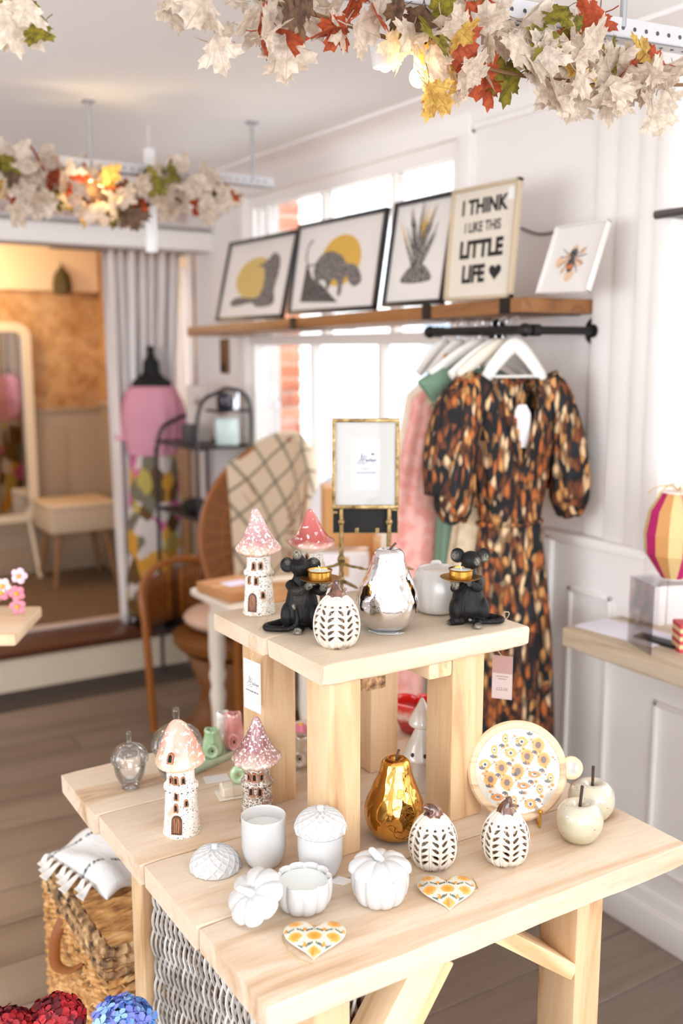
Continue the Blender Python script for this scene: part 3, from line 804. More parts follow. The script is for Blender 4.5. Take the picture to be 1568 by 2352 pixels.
def mouse(label, pos, side, head, snout, tail, feet, tray, rub, rz=0, ear_dz=0.0, snr=.0155):
    t = thing('mouse_candle_holder', label, 'figurine', pos, FACE+rz)
    m = Mesh()
    spine = bez([(0, .004, .004), (0, .006, .024), (side*.001, .008, .050), (0, .009, .076), (side*.002, .006, .096), (side*.002, .003, .112)], 6); ns_ = len(spine)
    rr_ = bez([(.020, 0, 0), (.0325, 0, 0), (.0300, 0, 0), (.0235, 0, 0), (.0165, 0, 0), (.0140, 0, 0)], 6)
    m.tube(spine, [q.x for q in rr_], 24, flat=.86)
    H = Vector(head); S = Vector(snout)
    m.ball(H, (.0185, .019, .0180), 24, 16)
    for k in range(1, 6):
        p = H+(S-H)*(k/5); m.ball(p, snr-.0019*k, 16, 10)
    # haunches, hind feet with toes
    m.ball((-.024, .0, .026), (.014, .020, .026), 16, 10); m.ball((.024, .0, .026), (.014, .020, .026), 16, 10)
    for fx, fy, dx, dy in feet:
        d = Vector((dx, dy, 0)).normalized(); p = Vector((fx, fy, .0065)); q = Vector((-d.y, d.x, 0))
        m.tube([p-d*.020, p-d*.008, p+d*.006], [.0085, .0085, .0072], 12)
        for k in (-1.35, -.45, .45, 1.35):
            e = p+d*(.010-.0016*abs(k))+q*(k*.0042)
            m.tube([p+q*(k*.003), e+Vector((0, 0, -.001)), e+d*.0035+Vector((0, 0, -.0024))], [.0042, .0036, .0026], 8)
    # arms reaching to the tray, paws with fingers underneath
    tx_, ty_, tz = tray
    for sgn in (-1, 1):
        sh = Vector((sgn*.019, .004, .084)); hand = Vector((tx_+sgn*.012-side*.004, ty_-.004+(.004 if sgn > 0 else -.002), tz-.0075))
        el = (sh+hand)/2+Vector((sgn*.006, -.008, -.012))
        pts = bez([sh, el, hand], 6); n = len(pts)
        m.tube(pts, [.0112-.0048*i/(n-1) for i in range(n)], 12)
        for k in (-1.5, -.5, .5, 1.5):
            a = hand+Vector((k*.0032, -.001, .001)); m.tube([a, a+Vector((side*.004, -.004, .0012)), a+Vector((side*.006, -.006, .0044))], [.0031, .0027, .0019], 8)
        a = hand+Vector((-side*.004, .003, .001)); m.tube([a, a+Vector((-side*.002, .004, .004))], [.0030, .002], 8)
    # ears: cupped discs
    ax = (S-H).normalized()
    for sgn in (-1, 1):
        c = H+Vector((sgn*.0235, .006, .0085+ear_dz))
        M = Matrix.Translation(c) @ Matrix.Rotation(sgn*radians(18), 4, 'Z') @ Matrix.Rotation(radians(-8), 4, 'X')
        m.ball((0, 0, 0), (.0128, .0030, .0132), 20, 12, M=M)
        m.tube([H+Vector((sgn*.012, .004, .004)), c+Vector((-sgn*.008, 0, -.004))], [.007, .005], 10)
        def rim(a): return M @ Vector((.0122*cos(a), -.0024, .0126*sin(a)))
        m.tube([rim(2*pi*i/20) for i in range(20)], .0019, 6, closed=True)
    pts = bez(tail, 8); n = len(pts)
    m.tube(pts, [.0078-.0050*(i/(n-1))**1.2 for i in range(n)], 10)
    b = fuse(m, .00105, 9)
    cols = []
    for p in b.v:
        P = Vector(p); w = 0
        for c, r, amt in rub:
            d = (P-Vector(c)).length
            if d < r: w = max(w, amt*(1-d/r)**.6)
        nz = noise.noise(Vector((p[0]*500, p[1]*500, p[2]*260)))
        w = max(0, min(1, w*(1.0+1.6*nz)))
        base = (.0075, .0065, .0065); hi = (.34, .30, .24)
        cols.append(tuple(base[i]+(hi[i]-base[i])*w for i in range(3)))
    body = b.build('body', MOUSE, t, angle=180, cols=cols)
    e = Mesh(); q = ax.cross(Vector((0, 0, 1))).normalized() if abs(ax.z) < .98 else Vector((1, 0, 0))
    upv = q.cross(ax).normalized(); 
    if upv.y > 0 and abs(ax.z) > .6: upv = -upv
    for sgn in (-1, 1): e.ball(H+ax*.0085+q*(sgn*.0125)+upv*.0065, .0024, 10, 8)
    e.ball(S+ax*.004, (.0030, .0026, .0024), 10, 8)
    e.build('eyes_and_nose', plain('bead_black', (8, 8, 9), .08, coat_weight=1) if False else plain('bead_black', (8, 8, 9), .08), body)
    wv = Mesh()
    p = Mesh(); p.lathe([(.0005, -.0012), (.030, -.0008), (.0366, .0022), (.0372, .0030), (.0362, .0034), (.030, .0008), (.0005, .0002)], 48)
    po = p.build('tray', TRAYB, t, loc=tray)
    # tea light standing on the tray
    tl = thing('tea_light', 'white wax tea light in a gold cup on the %s mouse tray' % ('left' if side > 0 else 'right'), 'candle', Vector(pos)+Matrix.Rotation(FACE+rz, 3, 'Z') @ (Vector(tray)+Vector((-side*.001, -.001, .0009))), FACE, 'tea lights')
    c = Mesh(); c.lathe([(.0205, 0), (.0212, .0005), (.0214, .0150), (.0232, .0162), (.0236, .0172), (.0228, .0180), (.0212, .0176), (.0204, .0160), (.0202, .002), (.001, .0016)], 48, caps=True); c.build('cup', BRASS, tl)
    c = Mesh(); c.lathe([(.001, .002), (.0201, .002), (.0201, .0148), (.0196, .0153), (.0006, .0150)], 40); c.build('wax', WAX, tl)
    c = Mesh(); c.tube([(0, 0, .015), (.0006, 0, .019), (-.0022, 0, .0245)], [.0009, .0009, .0008], 6); c.build('wick', plain('wick', (226, 218, 206), .8), tl)
    return t
ML = stand(690, 1454, R, .026)
mouse('seated black mouse figurine lifting its snout beside the red mushroom house', ML, 1, (-.001, .003, .1165), (-.006, -.014, .1450),
    [(-.018, .022, .014), (-.040, .012, .0085), (-.060, -.004, .0078), (-.062, -.020, .0078), (-.040, -.028, .0078), (-.018, -.026, .0085), (-.006, -.023, .020), (-.008, -.020, .038), (-.014, -.0225, .052)],
    [(-.004, -.032, -.2, -1), (.036, -.010, .8, -.6)], (.036, -.022, .0985), [((-.006, -.016, .147), .013, .9), ((-.004, -.044, .003), .013, .95), ((-.027, -.0, .126), .010, .5), ((.028, 0, .128), .011, .8), ((.042, -.03, .091), .014, .7), ((.02, -.03, .091), .013, .7), ((-.014, -.022, .050), .008, .9), ((.0, -.02, .07), .02, .12)], ear_dz=-.006, snr=.0165)
MR = stand(1080, 1440, R, .026)
mouse('seated black mouse figurine with lowered snout near the right end of the riser', MR, -1, (.001, -.004, .1215), (.010, -.017, .1165),
    [(.020, .020, .014), (.040, .016, .0085), (.058, .006, .0078), (.060, -.008, .0078), (.042, -.018, .0078), (.020, -.020, .0085), (.006, -.028, .0125), (-.004, -.034, .0160)],
    [(-.030, -.012, -.95, -.35), (.012, -.034, -.1, -1)], (-.021, -.026, .0925), [((-.048, -.018, .004), .012, .9), ((.012, -.048, .003), .012, .9), ((-.029, 0, .130), .009, .4), ((.029, 0, .126), .009, .6), ((.012, -.018, .122), .009, .6), ((-.03, -.036, .085), .013, .8), ((-.012, -.03, .085), .012, .7), ((-.004, -.034, .018), .006, .9), ((.024, .0, .10), .03, .22)])
# price tags on twine tied round the tails
def stroke_word(m, s=1.0, off=(0, 0), w=.00022):
    """the shop's handwritten ABoutique"""
    S = [[(-.62, -.15), (-.72, -.32), (-.60, -.42), (-.48, -.20), (-.40, .35), (-.37, .50), (-.34, .1), (-.30, -.10)],
         [(-.70, -.12), (-.50, -.02), (-.30, .02)],
         [(-.18, .30), (-.22, 0), (-.28, -.25)], [(-.26, .16), (-.12, .36), (.02, .30), (-.04, .12), (-.16, .02), (.0, -.02), (.02, -.18), (-.12, -.36), (-.30, -.40), (-.34, -.26), (-.2, -.2)],
         [(.06, -.02), (.02, -.12), (.10, -.14), (.13, -.03), (.06, .0), (.17, -.02), (.17, -.12), (.24, -.12), (.26, -.02), (.26, -.12), (.32, -.10)],
         [(.36, .16), (.33, -.10), (.40, -.12), (.42, -.02), (.43, -.12)], [(.28, .05), (.44, .08)], [(.43, .07), (.435, .09)],
         [(.56, -.02), (.49, .0), (.48, -.10), (.55, -.10), (.57, .0), (.55, -.36)], [(.56, -.06), (.62, -.02), (.62, -.11), (.68, -.11), (.70, -.02), (.70, -.11), (.76, -.06), (.82, -.03), (.78, .02), (.75, -.05), (.78, -.11), (.88, -.08)]]
    for st in S:
        pts = [(off[0]+x*s, off[1]+y*s, 0) for x, y in [tuple(p)[:2] for p in bez([(x, y, 0) for x, y in st], 5)]]
        m.tube(pts, w, 4, flat=.4)
def words(txt, size, mat, parent, loc, rot=(pi/2, 0, 0), name='lettering', thick=.0001, sx=1.0, bold=0.0, xa='CENTER'):
    cu = bpy.data.curves.new(name, 'FONT'); cu.body = txt; cu.size = size; cu.align_x = xa; cu.align_y = 'CENTER'; cu.extrude = thick; cu.offset = bold; cu.resolution_u = 3
    o = bpy.data.objects.new('t', cu); COL.objects.link(o)
    dg = bpy.context.evaluated_depsgraph_get(); me = bpy.data.meshes.new_from_object(o.evaluated_get(dg)); bpy.data.objects.remove(o)
    me.materials.clear(); me.materials.append(mat)
    for v in me.vertices: v.co.x *= sx
    q = bpy.data.objects.new(name, me); COL.objects.link(q); q.parent = parent; q.location = loc; q.rotation_euler = rot
    return q
TAGW = plain('tag_card', (218, 217, 220), .6)
# left tag hangs below the riser edge, its string looped over the tail
p_top = on_y(583, 1510, 1.560); L0 = Vector((.784, p_top.y, 0))
tl_ = on_x(554, 1524, .787); tr_ = on_x(604, 1512, .787)
c0 = on_x(579, 1575, .787)
tg_ = thing('swing_tag', 'white card swing tag with handwritten shop name below riser left edge', 'tag', c0, 0)
xd = Vector((0, -1, 0)); M = frame_M(Vector((0, 0, 0)), Vector((.14, -1, .0)), (0, 0, 1))
hw, hh = .0265, .0475
rotM = M.to_euler()
m = Mesh(); m.box((0, 0, 0), (2*hw, 2*hh, .0006)); tgo = m.build('card', TAGW, tg_, smooth=False, rot=rotM)
m = Mesh(); stroke_word(m, .0235, (.001, .006), .00035); m.build('handwriting', INK, tgo, loc=(0, 0, .0004))
words('A LITTLE LUXURY EVERY DAY', .0037, INK, tgo, (0, -.011, .0005), rot=(0, 0, 0), sx=.82, bold=.00003)
m = Mesh(); tt = on_z(598, 1432, R)+Vector((0, 0, .004)); ttl = tt-c0
m.tube(bez([(0.001, -.003, hh-.006), (-.002, .004, hh+.02), (-.004, .0, 1.105-c0.z), ttl+Vector((0, 0, .008)), ttl+Vector((.012, -.004, .003)), (-.002, -.006, 1.10-c0.z), (.001, -.004, hh+.01), (.0, -.003, hh-.008)], 6), .0007, 5); m.build('twine', TWINE, tg_)
c1 = on_x(1153, 1556, 1.262)
tg2 = thing('swing_tag', 'pale pink price tag hanging under the riser right end', 'tag', c1, 0)
M = frame_M(Vector((0, 0, 0)), Vector((.62, -.79, 0)), (0, 0, 1))
m = Mesh(); m.box((0, 0, 0), (.040, .088, .0006)); k2 = m.build('card', plain('tag_pink', (206, 188, 184), .6), tg2, smooth=False, rot=M.to_euler())
m = Mesh(); m.box((0, .026, .0005), (.040, .036, .0002)); m.build('printed_band', plain('tag_rose', (182, 146, 138), .6), k2, smooth=False)
for i, wd in enumerate((.6, .42)):
    m = Mesh(); m.box((0, .002-i*.005, .0005), (.040*wd, .0012, .0002)); m.build('print_line', plain('grey_ink', (120, 104, 104), .7), k2, smooth=False)
words('£22.00', .0085, plain('grey_ink', (120, 104, 104), .7), k2, (0, -.024, .0005), rot=(0, 0, 0))
m = Mesh(); tt = on_z(1168, 1420, R)+Vector((0, 0, .006)); tt = tt-c1
m.tube(bez([(0, 0, .041), (-.006, .01, .055), (-.016, .016, .076), tt, tt+Vector((-.008, .004, .006)), tt+Vector((-.014, -.006, -.002))], 6), .0008, 5); m.build('twine', TWINE, tg2)
# ================================================================== PIERCED PUMPKINS
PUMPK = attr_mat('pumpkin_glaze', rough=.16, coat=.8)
STEMB = mottled('brown_glaze', [(.4, (78, 46, 34)), (.65, (124, 82, 62))], 60, rough=.12, Coat_Weight=.8)
NL = 14
def leafcell(u, v):
    """pierced leaf pattern: >0 inside a hole. u = angle in lobes, v = height 0..1"""
    k = math.floor(u); f = u-k-.5; best = -1
    side_ = 1 if int(k) % 2 else -1
    for j, vc in enumerate((.24, .36, .48, .60, .715, .80)):
        if j == 5:
            w, h = .17, .017
            q = 1-sqrt((f/w)**2+((v-vc)/h)**2); best = max(best, q); continue
        sl = side_*.115
        dv = (v-vc-sl*f*.9)*1.0
        t = f*side_; L = .36-(.05 if j == 4 else 0)
        if abs(t) < L:
            s_ = (t+L)/(2*L)
            half = .031*sin(pi*s_**.62)**.9
            q = (half-abs(dv))/.031
            best = max(best, q*.9)
        else: best = max(best, -.3-(abs(t)-L))
    return best
def pumpkin_mesh(h, rmax):
    nu, nv = NL*24, 128
    m = Mesh(); cols = []
    prof = [(0, .60), (.03, .70), (.10, .82), (.22, .94), (.38, 1.0), (.55, .98), (.70, .88), (.82, .72), (.90, .56), (.95, .42), (.975, .28), (.97, .14)]
    def R_(v):
        for (a, r0), (b, r1) in zip(prof[:-1], prof[1:]):
            pass
        i = v*(len(prof)-1); k = min(int(i), len(prof)-2); t = i-k
        p0 = prof[max(k-1, 0)]; p1 = prof[k]; p2 = prof[k+1]; p3 = prof[min(k+2, len(prof)-1)]
        f = lambda a, b, c, d: .5*((2*b)+(c-a)*t+(2*a-5*b+4*c-d)*t*t+(3*b-a-3*c+d)*t**3)
        return f(p0[1], p1[1], p2[1], p3[1])*rmax, f(p0[0], p1[0], p2[0], p3[0])*h
    F = [[0]*nu for _ in range(nv+1)]
    P = [[None]*nu for _ in range(nv+1)]
    for j in range(nv+1):
        r0, z0 = R_(j/nv)
        for i in range(nu):
            u = i/nu*NL; vv = z0/h
            F[j][i] = leafcell(u, vv) if .1 < vv < .9 and j < nv*.9 else -1
            ridge = abs((u+.5) % 1-.5)   # 0 at lobe boundary
            bumpy = .0016*exp(-(ridge/.055)**2)-.0012*exp(-((ridge-.13)/.07)**2)
            lob = 1+.022*abs(sin(pi*u/2))*1.0
            rim = .0007 if -.28 < F[j][i] <= 0 else 0
            a = 2*pi*i/nu
            r = r0*lob+(bumpy if r0 > rmax*.3 else bumpy*.4)+rim
            P[j][i] = (r*cos(a), r*sin(a), z0)
    vs = [p for row in P for p in row]
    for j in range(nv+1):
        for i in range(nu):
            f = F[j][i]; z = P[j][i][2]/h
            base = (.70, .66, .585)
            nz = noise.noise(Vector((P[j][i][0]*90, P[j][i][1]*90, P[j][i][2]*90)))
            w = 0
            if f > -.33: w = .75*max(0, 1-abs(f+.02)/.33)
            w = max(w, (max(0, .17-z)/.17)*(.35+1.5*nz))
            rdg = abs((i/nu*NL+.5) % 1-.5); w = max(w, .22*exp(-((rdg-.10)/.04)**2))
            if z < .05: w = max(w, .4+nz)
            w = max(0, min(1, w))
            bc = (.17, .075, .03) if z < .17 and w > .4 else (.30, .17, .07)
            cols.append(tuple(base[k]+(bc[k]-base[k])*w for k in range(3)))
    fs = []
    for j in range(nv):
        for i in range(nu):
            i2 = (i+1) % nu
            q = ((j, i), (j, i2), (j+1, i2), (j+1, i))
            ins = [F[a][b] > 0 for a, b in q]
            if all(ins): continue
            idx = [a*nu+b for a, b in q]
            if not any(ins): fs.append(tuple(idx)); continue
            # clip the quad along the hole's edge
            poly = []
            for k in range(4):
                a, b = q[k], q[(k+1) % 4]; fa, fb = F[a[0]][a[1]], F[b[0]][b[1]]
                if fa <= 0: poly.append(('v', idx[k]))
                if (fa > 0) != (fb > 0):
                    t = fa/(fa-fb); t = max(.02, min(.98, t))
                    key = (min(idx[k], idx[(k+1) % 4]), max(idx[k], idx[(k+1) % 4]))
                    poly.append(('e', key, idx[k], idx[(k+1) % 4], t))
            out = []
            for e in poly:
                if e[0] == 'v': out.append(e[1])
                else:
                    if e[1] not in cuts:
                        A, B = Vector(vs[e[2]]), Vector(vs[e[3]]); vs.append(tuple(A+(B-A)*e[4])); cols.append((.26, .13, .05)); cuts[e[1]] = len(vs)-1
                    out.append(cuts[e[1]])
            if len(out) > 2: fs.append(tuple(out))
    bot = [i for i in range(nu)]; fs.append(tuple(reversed(bot))); fs.append(tuple(nv*nu+i for i in range(nu)))
    m.add(vs, fs); return m, cols
cuts = {}
pk_m, pk_c = pumpkin_mesh(.094, .0395)
def stem_mesh(kind):
    m = Mesh()
    if kind == 0: pts = [(0, 0, -.004), (0, 0, .003), (-.001, 0, .010), (-.001, .001, .018), (.001, .001, .0235)]; rr = [.0165, .0135, .0088, .0056, .0046]; tw = [(.004, -.004, .004), (.013, -.005, .008), (.0155, -.004, .012)]
    elif kind == 1: pts = [(0, 0, -.004), (.001, -.002, .004), (-.003, -.003, .010), (-.010, -.003, .012), (-.014, -.002, .009)]; rr = [.0165, .0125, .0088, .0074, .0055]; tw = [(.002, -.006, .004), (.008, -.008, .004), (.010, -.008, .001)]
    else: pts = [(0, 0, -.004), (-.001, 0, .004), (.000, 0, .011), (.004, .001, .017), (.003, .001, .023)]; rr = [.0165, .0125, .0084, .0060, .0048]; tw = [(.004, -.002, .010), (.014, -.004, .010), (.020, -.002, .009)]
    P = bez(pts, 5); q = bez([(r, 0, 0) for r in rr], 5)
    m.tube(P, [v.x for v in q], 18)
    m.v = [(x*(1+.10*cos(6*atan2(y, x+1e-9))), y*(1+.10*cos(6*atan2(y, x+1e-9))), z) for x, y, z in m.v]
    m.tube(bez(tw, 4), .0024, 8)
    return m
proto_body = None
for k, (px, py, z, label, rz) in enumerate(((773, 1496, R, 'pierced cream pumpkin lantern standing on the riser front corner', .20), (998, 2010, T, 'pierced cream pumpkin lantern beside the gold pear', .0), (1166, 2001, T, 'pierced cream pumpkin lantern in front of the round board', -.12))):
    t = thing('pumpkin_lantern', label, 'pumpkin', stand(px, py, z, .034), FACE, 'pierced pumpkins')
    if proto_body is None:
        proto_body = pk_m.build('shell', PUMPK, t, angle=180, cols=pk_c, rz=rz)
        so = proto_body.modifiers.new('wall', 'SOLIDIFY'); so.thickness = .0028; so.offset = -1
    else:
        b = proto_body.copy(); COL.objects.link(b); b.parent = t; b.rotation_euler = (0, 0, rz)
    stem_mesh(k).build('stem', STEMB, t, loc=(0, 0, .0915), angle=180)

# ================================================================== PEARS
def pear(label, pos, mat, h, rmax, hammer, seed, stem, crack=False):
    t = thing('metallic_pear', label, 'ornament', pos, FACE)
    m = Mesh()
    prof = [(.30, .0), (.52, .012), (.74, .06), (.90, .15), (.985, .26), (1.0, .34), (.96, .44), (.87, .54), (.74, .65), (.63, .74), (.545, .83), (.50, .90), (.44, .955), (.33, .985), (.20, .985), (.08, .955), (.01, .94)]
    P = bez([(a*rmax, b*h, 0) for a, b in prof], 5)
    def fn(r, z, a):
        e = min(1, r/rmax*1.6)
        p = Vector((cos(a)*1.5, sin(a)*1.5, z*22+seed))
        w = hammer*(noise.noise(p*2.1)*1.3+noise.noise(p*4.6)*.45)
        w += hammer*.5*max(0, z/h-.35)*cos(7*a+seed+3*noise.noise(Vector((z*30, seed, 0))))
        return r*(1+w*e), z
    m.lathe([(v.x, v.y) for v in P], 110, fn=fn)
    m.v = [(x+.003*(z/h)**2, y, z) for x, y, z in m.v]
    m.build('pear_body', mat, t, angle=180)
    s = Mesh(); s.tube(bez(stem, 5), [.0022]*(5*(len(stem)-1))+[.0027], 8); s.build('stem', plain('twig_brown', (84, 58, 44), .6), t, loc=(.003, 0, h*.94))
    if crack:
        c = Mesh()
        for line in ([(-.2, .27), (-.05, .21), (.0, .155), (.16, .125), (.36, .10), (.55, .085)], [(.30, .11), (.42, .14), (.56, .15)]):
            pts = []
            for u, v in bez([(a, b, 0) for a, b in line], 5) and [(p.x, p.y) for p in bez([(a, b, 0) for a, b in line], 5)]:
                a = -pi/2+u*1.1; z = h*v*1.0
                i = min(range(len(P)), key=lambda k: abs(P[k].y-z) if k < len(P)*.5 else 9)
                r, _ = fn(P[i].x, P[i].y, a); pts.append(((r+.0001)*cos(a), (r+.0001)*sin(a), z))
            c.tube(pts, .0004, 5)
        c.build('crack_lines', DARKB, t)
    return t
SILV = plain('mirror_silver', (240, 238, 240), .03, 1.0)
GLD = plain('mirror_gold', (226, 172, 90), .05, 1.0)
ps = stand(890, 1455, R, .034)
pear('large mirror silver pear with brown twig on the riser', ps, SILV, .152, .0575, .030, 1.3, [(0, 0, 0), (.003, -.002, .008), (.012, -.003, .018)])
m = Mesh(); m.prism([(-.034, -.018), (.016, -.042), (.030, -.030), (-.020, -.006)], 0, .0006); m.prism([(-.034, -.018), (-.018, -.042), (.012, -.045), (.020, -.030)], .0008, .0014)
tag(m.build('price_card', PAPER, None, loc=ps+Vector((.0, .0, .0002)), rz=FACE), 'folded white price card peeking from under the silver pear', 'card')
pear('shiny gold pear with cracked base beside the right riser leg', stand(906, 1941, T, .032), GLD, .150, .0525, .036, 5.1, [(0, 0, 0), (.002, 0, .012), (.005, 0, .022)], crack=True)

# ================================================================== WHITE CERAMICS
CER = plain('white_ceramic', (196, 195, 194), .14, 0, Coat_Weight=.6, Coat_Roughness=.05, Subsurface_Weight=.05)
CER2 = plain('cream_ceramic', (208, 204, 198), .22, 0, Coat_Weight=.4)
# ribbed speckled pot behind the silver pear
SPK = speckled('speckled_white', (210, 204, 198), (120, 100, 84), s1=120, t=(.22, .25), rough=.25, bumpy=.1, coat=.4)
t = thing('ribbed_pot', 'large ribbed white speckled pumpkin candle pot beside right mouse', 'pot', stand(1008, 1416, R, .040), FACE)
m = Mesh()
P = bez([(.030, 0, 0), (.040, .006, 0), (.047, .025, 0), (.0495, .045, 0), (.047, .065, 0), (.041, .082, 0), (.036, .088, 0), (.0345, .086, 0), (.034, .080, 0), (.033, .070, 0)], 4)
m.lathe([(p.x, p.y) for p in P], 96, fn=lambda r, z, a: (r*(1+.022*abs(cos(7*a))), z), caps=True); m.build('pot', SPK, t, angle=180)
m = Mesh(); m.lathe([(.0005, .075), (.034, .075), (.0338, .0765), (.0005, .077)], 40); m.build('wax', plain('beige_wax', (230, 214, 204), .5), t)
m = Mesh(); m.tube(bez([(-.008, .034, .086), (-.006, .034, .0905), (.005, .034, .091), (.007, .034, .086)], 5), .0042, 8); m.build('rim_loop', CER2, t)
# open candle jar
t = thing('candle_jar', 'open smooth white ceramic candle jar beside the acorn lid', 'candle', stand(603, 2004, T, .030), FACE)
m = Mesh(); m.lathe([(p.x, p.y) for p in bez([(.022, 0, 0), (.028, .004, 0), (.0345, .016, 0), (.0375, .034, 0), (.0378, .078, 0), (.0375, .087, 0), (.0362, .0875, 0), (.0352, .084, 0), (.0345, .062, 0)], 5)], 64); m.build('jar', CER, t, angle=180)
m = Mesh(); m.lathe([(.0005, .066), (.0348, .066), (.0345, .0675), (.0005, .0675)], 48); m.build('wax', WAX, t)
# acorn lids with lattice scales
def acorn_dome(m, r, h, n=17, rows=8, M=None):
    def fn(u, v):
        a = 2*pi*u; ph = v*pi/2
        s_ = 3.4
        p = 14*u; q = s_*v**1.1
        d1 = (p+q*.5*2) % 1; d2 = (p-q*.5*2) % 1
        e = min(abs(d1-.5), abs(d2-.5))
        ln_ = max(exp(-((abs(d1-.5)-.5)/.16)**2), exp(-((abs(d2-.5)-.5)/.16)**2))
        rr = 1+.055*ln_*(1 if v < .93 else 0)+.012*cos(n*2*pi*u)*max(0, .12-v)/.12
        return (r*rr*cos(ph)**.82*cos(a), r*rr*cos(ph)**.82*sin(a), h*rr*sin(ph))
    m.grid(fn, n*14, 72, cu=True, M=M)
    m.lathe([(r*.90, -.001), (r*.99, -.002), (r*1.01, .0), (r, .002)], 60, M=M, caps=False)
    m.lathe([(.0005, -.001), (r*.92, -.001)], 60, M=M, caps=False)
    m.lathe([(.0085, h*.97), (.0068, h*1.02), (.0052, h*1.05), (.0058, h*1.12), (.0060, h*1.18), (.0040, h*1.23), (.0005, h*1.24)], 20, M=M)
t = thing('acorn_dome', 'white ceramic acorn lid with lattice scales resting on the table', 'jar lid', stand(487, 2022, T, .040)+Vector((0, 0, .002)), FACE, 'acorn lids')
m = Mesh(); acorn_dome(m, .0415, .034); m.build('dome', CER, t, angle=180)
t = thing('acorn_jar', 'white ceramic candle jar with scaled acorn lid in front of riser leg', 'jar', stand(735, 2027, T, .028), FACE)
m = Mesh(); m.lathe([(p.x, p.y) for p in bez([(.020, 0, 0), (.027, .004, 0), (.034, .018, 0), (.0375, .038, 0), (.0382, .080, 0), (.036, .081, 0)], 5)], 64); m.build('jar', CER, t, angle=180)
m = Mesh(); acorn_dome(m, .0420, .034); m.build('lid', CER, t, loc=(0, 0, .079), angle=180)
m = Mesh(); m.prism([(0, 0), (.026, .0), (.040, .018), (.010, .024)], 0, .0006); tag(m.build('price_card', PAPER, None, loc=stand(757, 2030, T, 0)+Vector((.0, .004, .0003)), rz=FACE-.3), 'white card corner under the lidded acorn jar', 'card')
# pumpkin jars
def lobed(n, k): return lambda r, z, a: (r*(1-k*(1-abs(cos(n*a/2)))**1.6), z)
def pumpkin_pot(t, open_=False):
    m = Mesh()
    P = bez([(.029, 0, 0), (.036, .0025, 0), (.0420, .012, 0), (.0455, .026, 0), (.0460, .039, 0), (.0448, .049, 0), (.0432, .0505, 0), (.0408, .047, 0), (.0400, .039, 0)], 5)
    m.lathe([(p.x, p.y) for p in P], 140, fn=lobed(10, .10)); m.build('pot', CER, t, angle=180)
def pumpkin_lid(m, M=None):
    def fn(u, v):
        a = 2*pi*u; ph = (1-v)*pi/2
        l = (1-abs(cos(4*a)))**1.7
        r = .0470*sin(ph)**.85*(1-.11*l*sin(ph)**.5)
        z = .0225*cos(ph)*(1-.30*l*sin(ph))-.010*exp(-(r/.012)**2)
        return (r*cos(a), r*sin(a), z)
    m.grid(fn, 160, 36, cu=True, M=M)
    m.grid(lambda u, v: ((.0470*(1-.11*(1-abs(cos(4*2*pi*u)))**1.7))*(1-.14*v)*cos(2*pi*u), (.0470*(1-.11*(1-abs(cos(4*2*pi*u)))**1.7))*(1-.14*v)*sin(2*pi*u), -.0035*v), 160, 2, cu=True, M=M, flip=True)
    m.lathe([(.0005, -.0035), (.0405, -.0035)], 60, M=M, caps=False)
def lid_stem(m, M=None):
    P = bez([(0, 0, .009), (-.001, 0, .015), (-.005, 0, .022), (-.012, .001, .030)], 5)
    q = bez([(.0115, 0, 0), (.0080, 0, 0), (.0062, 0, 0), (.0055, 0, 0)], 5)
    m.tube(P, [v.x for v in q], 14, M=M)
    m.ball(P[-1], .0058, 12, 8, M=M)
t = thing('pumpkin_jar', 'lidded white ceramic pumpkin jar with curved stem', 'jar', stand(874, 2093, T, .034), FACE, None)
pumpkin_pot(t); m = Mesh(); pumpkin_lid(m); lo = m.build('lid', CER, t, loc=(0, 0, .0520), angle=180); lo.scale = (1.07, 1.07, 1.0); m = Mesh(); lid_stem(m); m.build('lid_stem', CER, lo, angle=180)
t = thing('open_pumpkin_jar', 'open white ceramic pumpkin candle showing its wax', 'candle', stand(695, 2106, T, .031), FACE)
pumpkin_pot(t); m = Mesh(); m.lathe([(.0005, .041), (.0385, .041), (.0380, .0422), (.0005, .0422)], 60); m.build('wax', WAX, t)
# its lid leaning on the open jar: lower rim on the table, upper rim on the jar's rim
pc = on_z(591, 2062, T+.036); pc.z = T
t = thing('pumpkin_cover', 'white ceramic pumpkin lid propped against the open pumpkin candle', 'jar lid', pc, FACE)
M = Matrix.Translation((-.002, 0, .0375)) @ Matrix.Rotation(radians(-31), 4, 'Y') @ Matrix.Rotation(radians(30), 4, 'X') @ Matrix.Rotation(.5, 4, 'Z')
m = Mesh(); pumpkin_lid(m, M); lo = m.build('lid', CER, t, angle=180); m = Mesh(); lid_stem(m, M @ Matrix.Rotation(-.9, 4, 'Z')); m.build('lid_stem', CER, lo, angle=180)

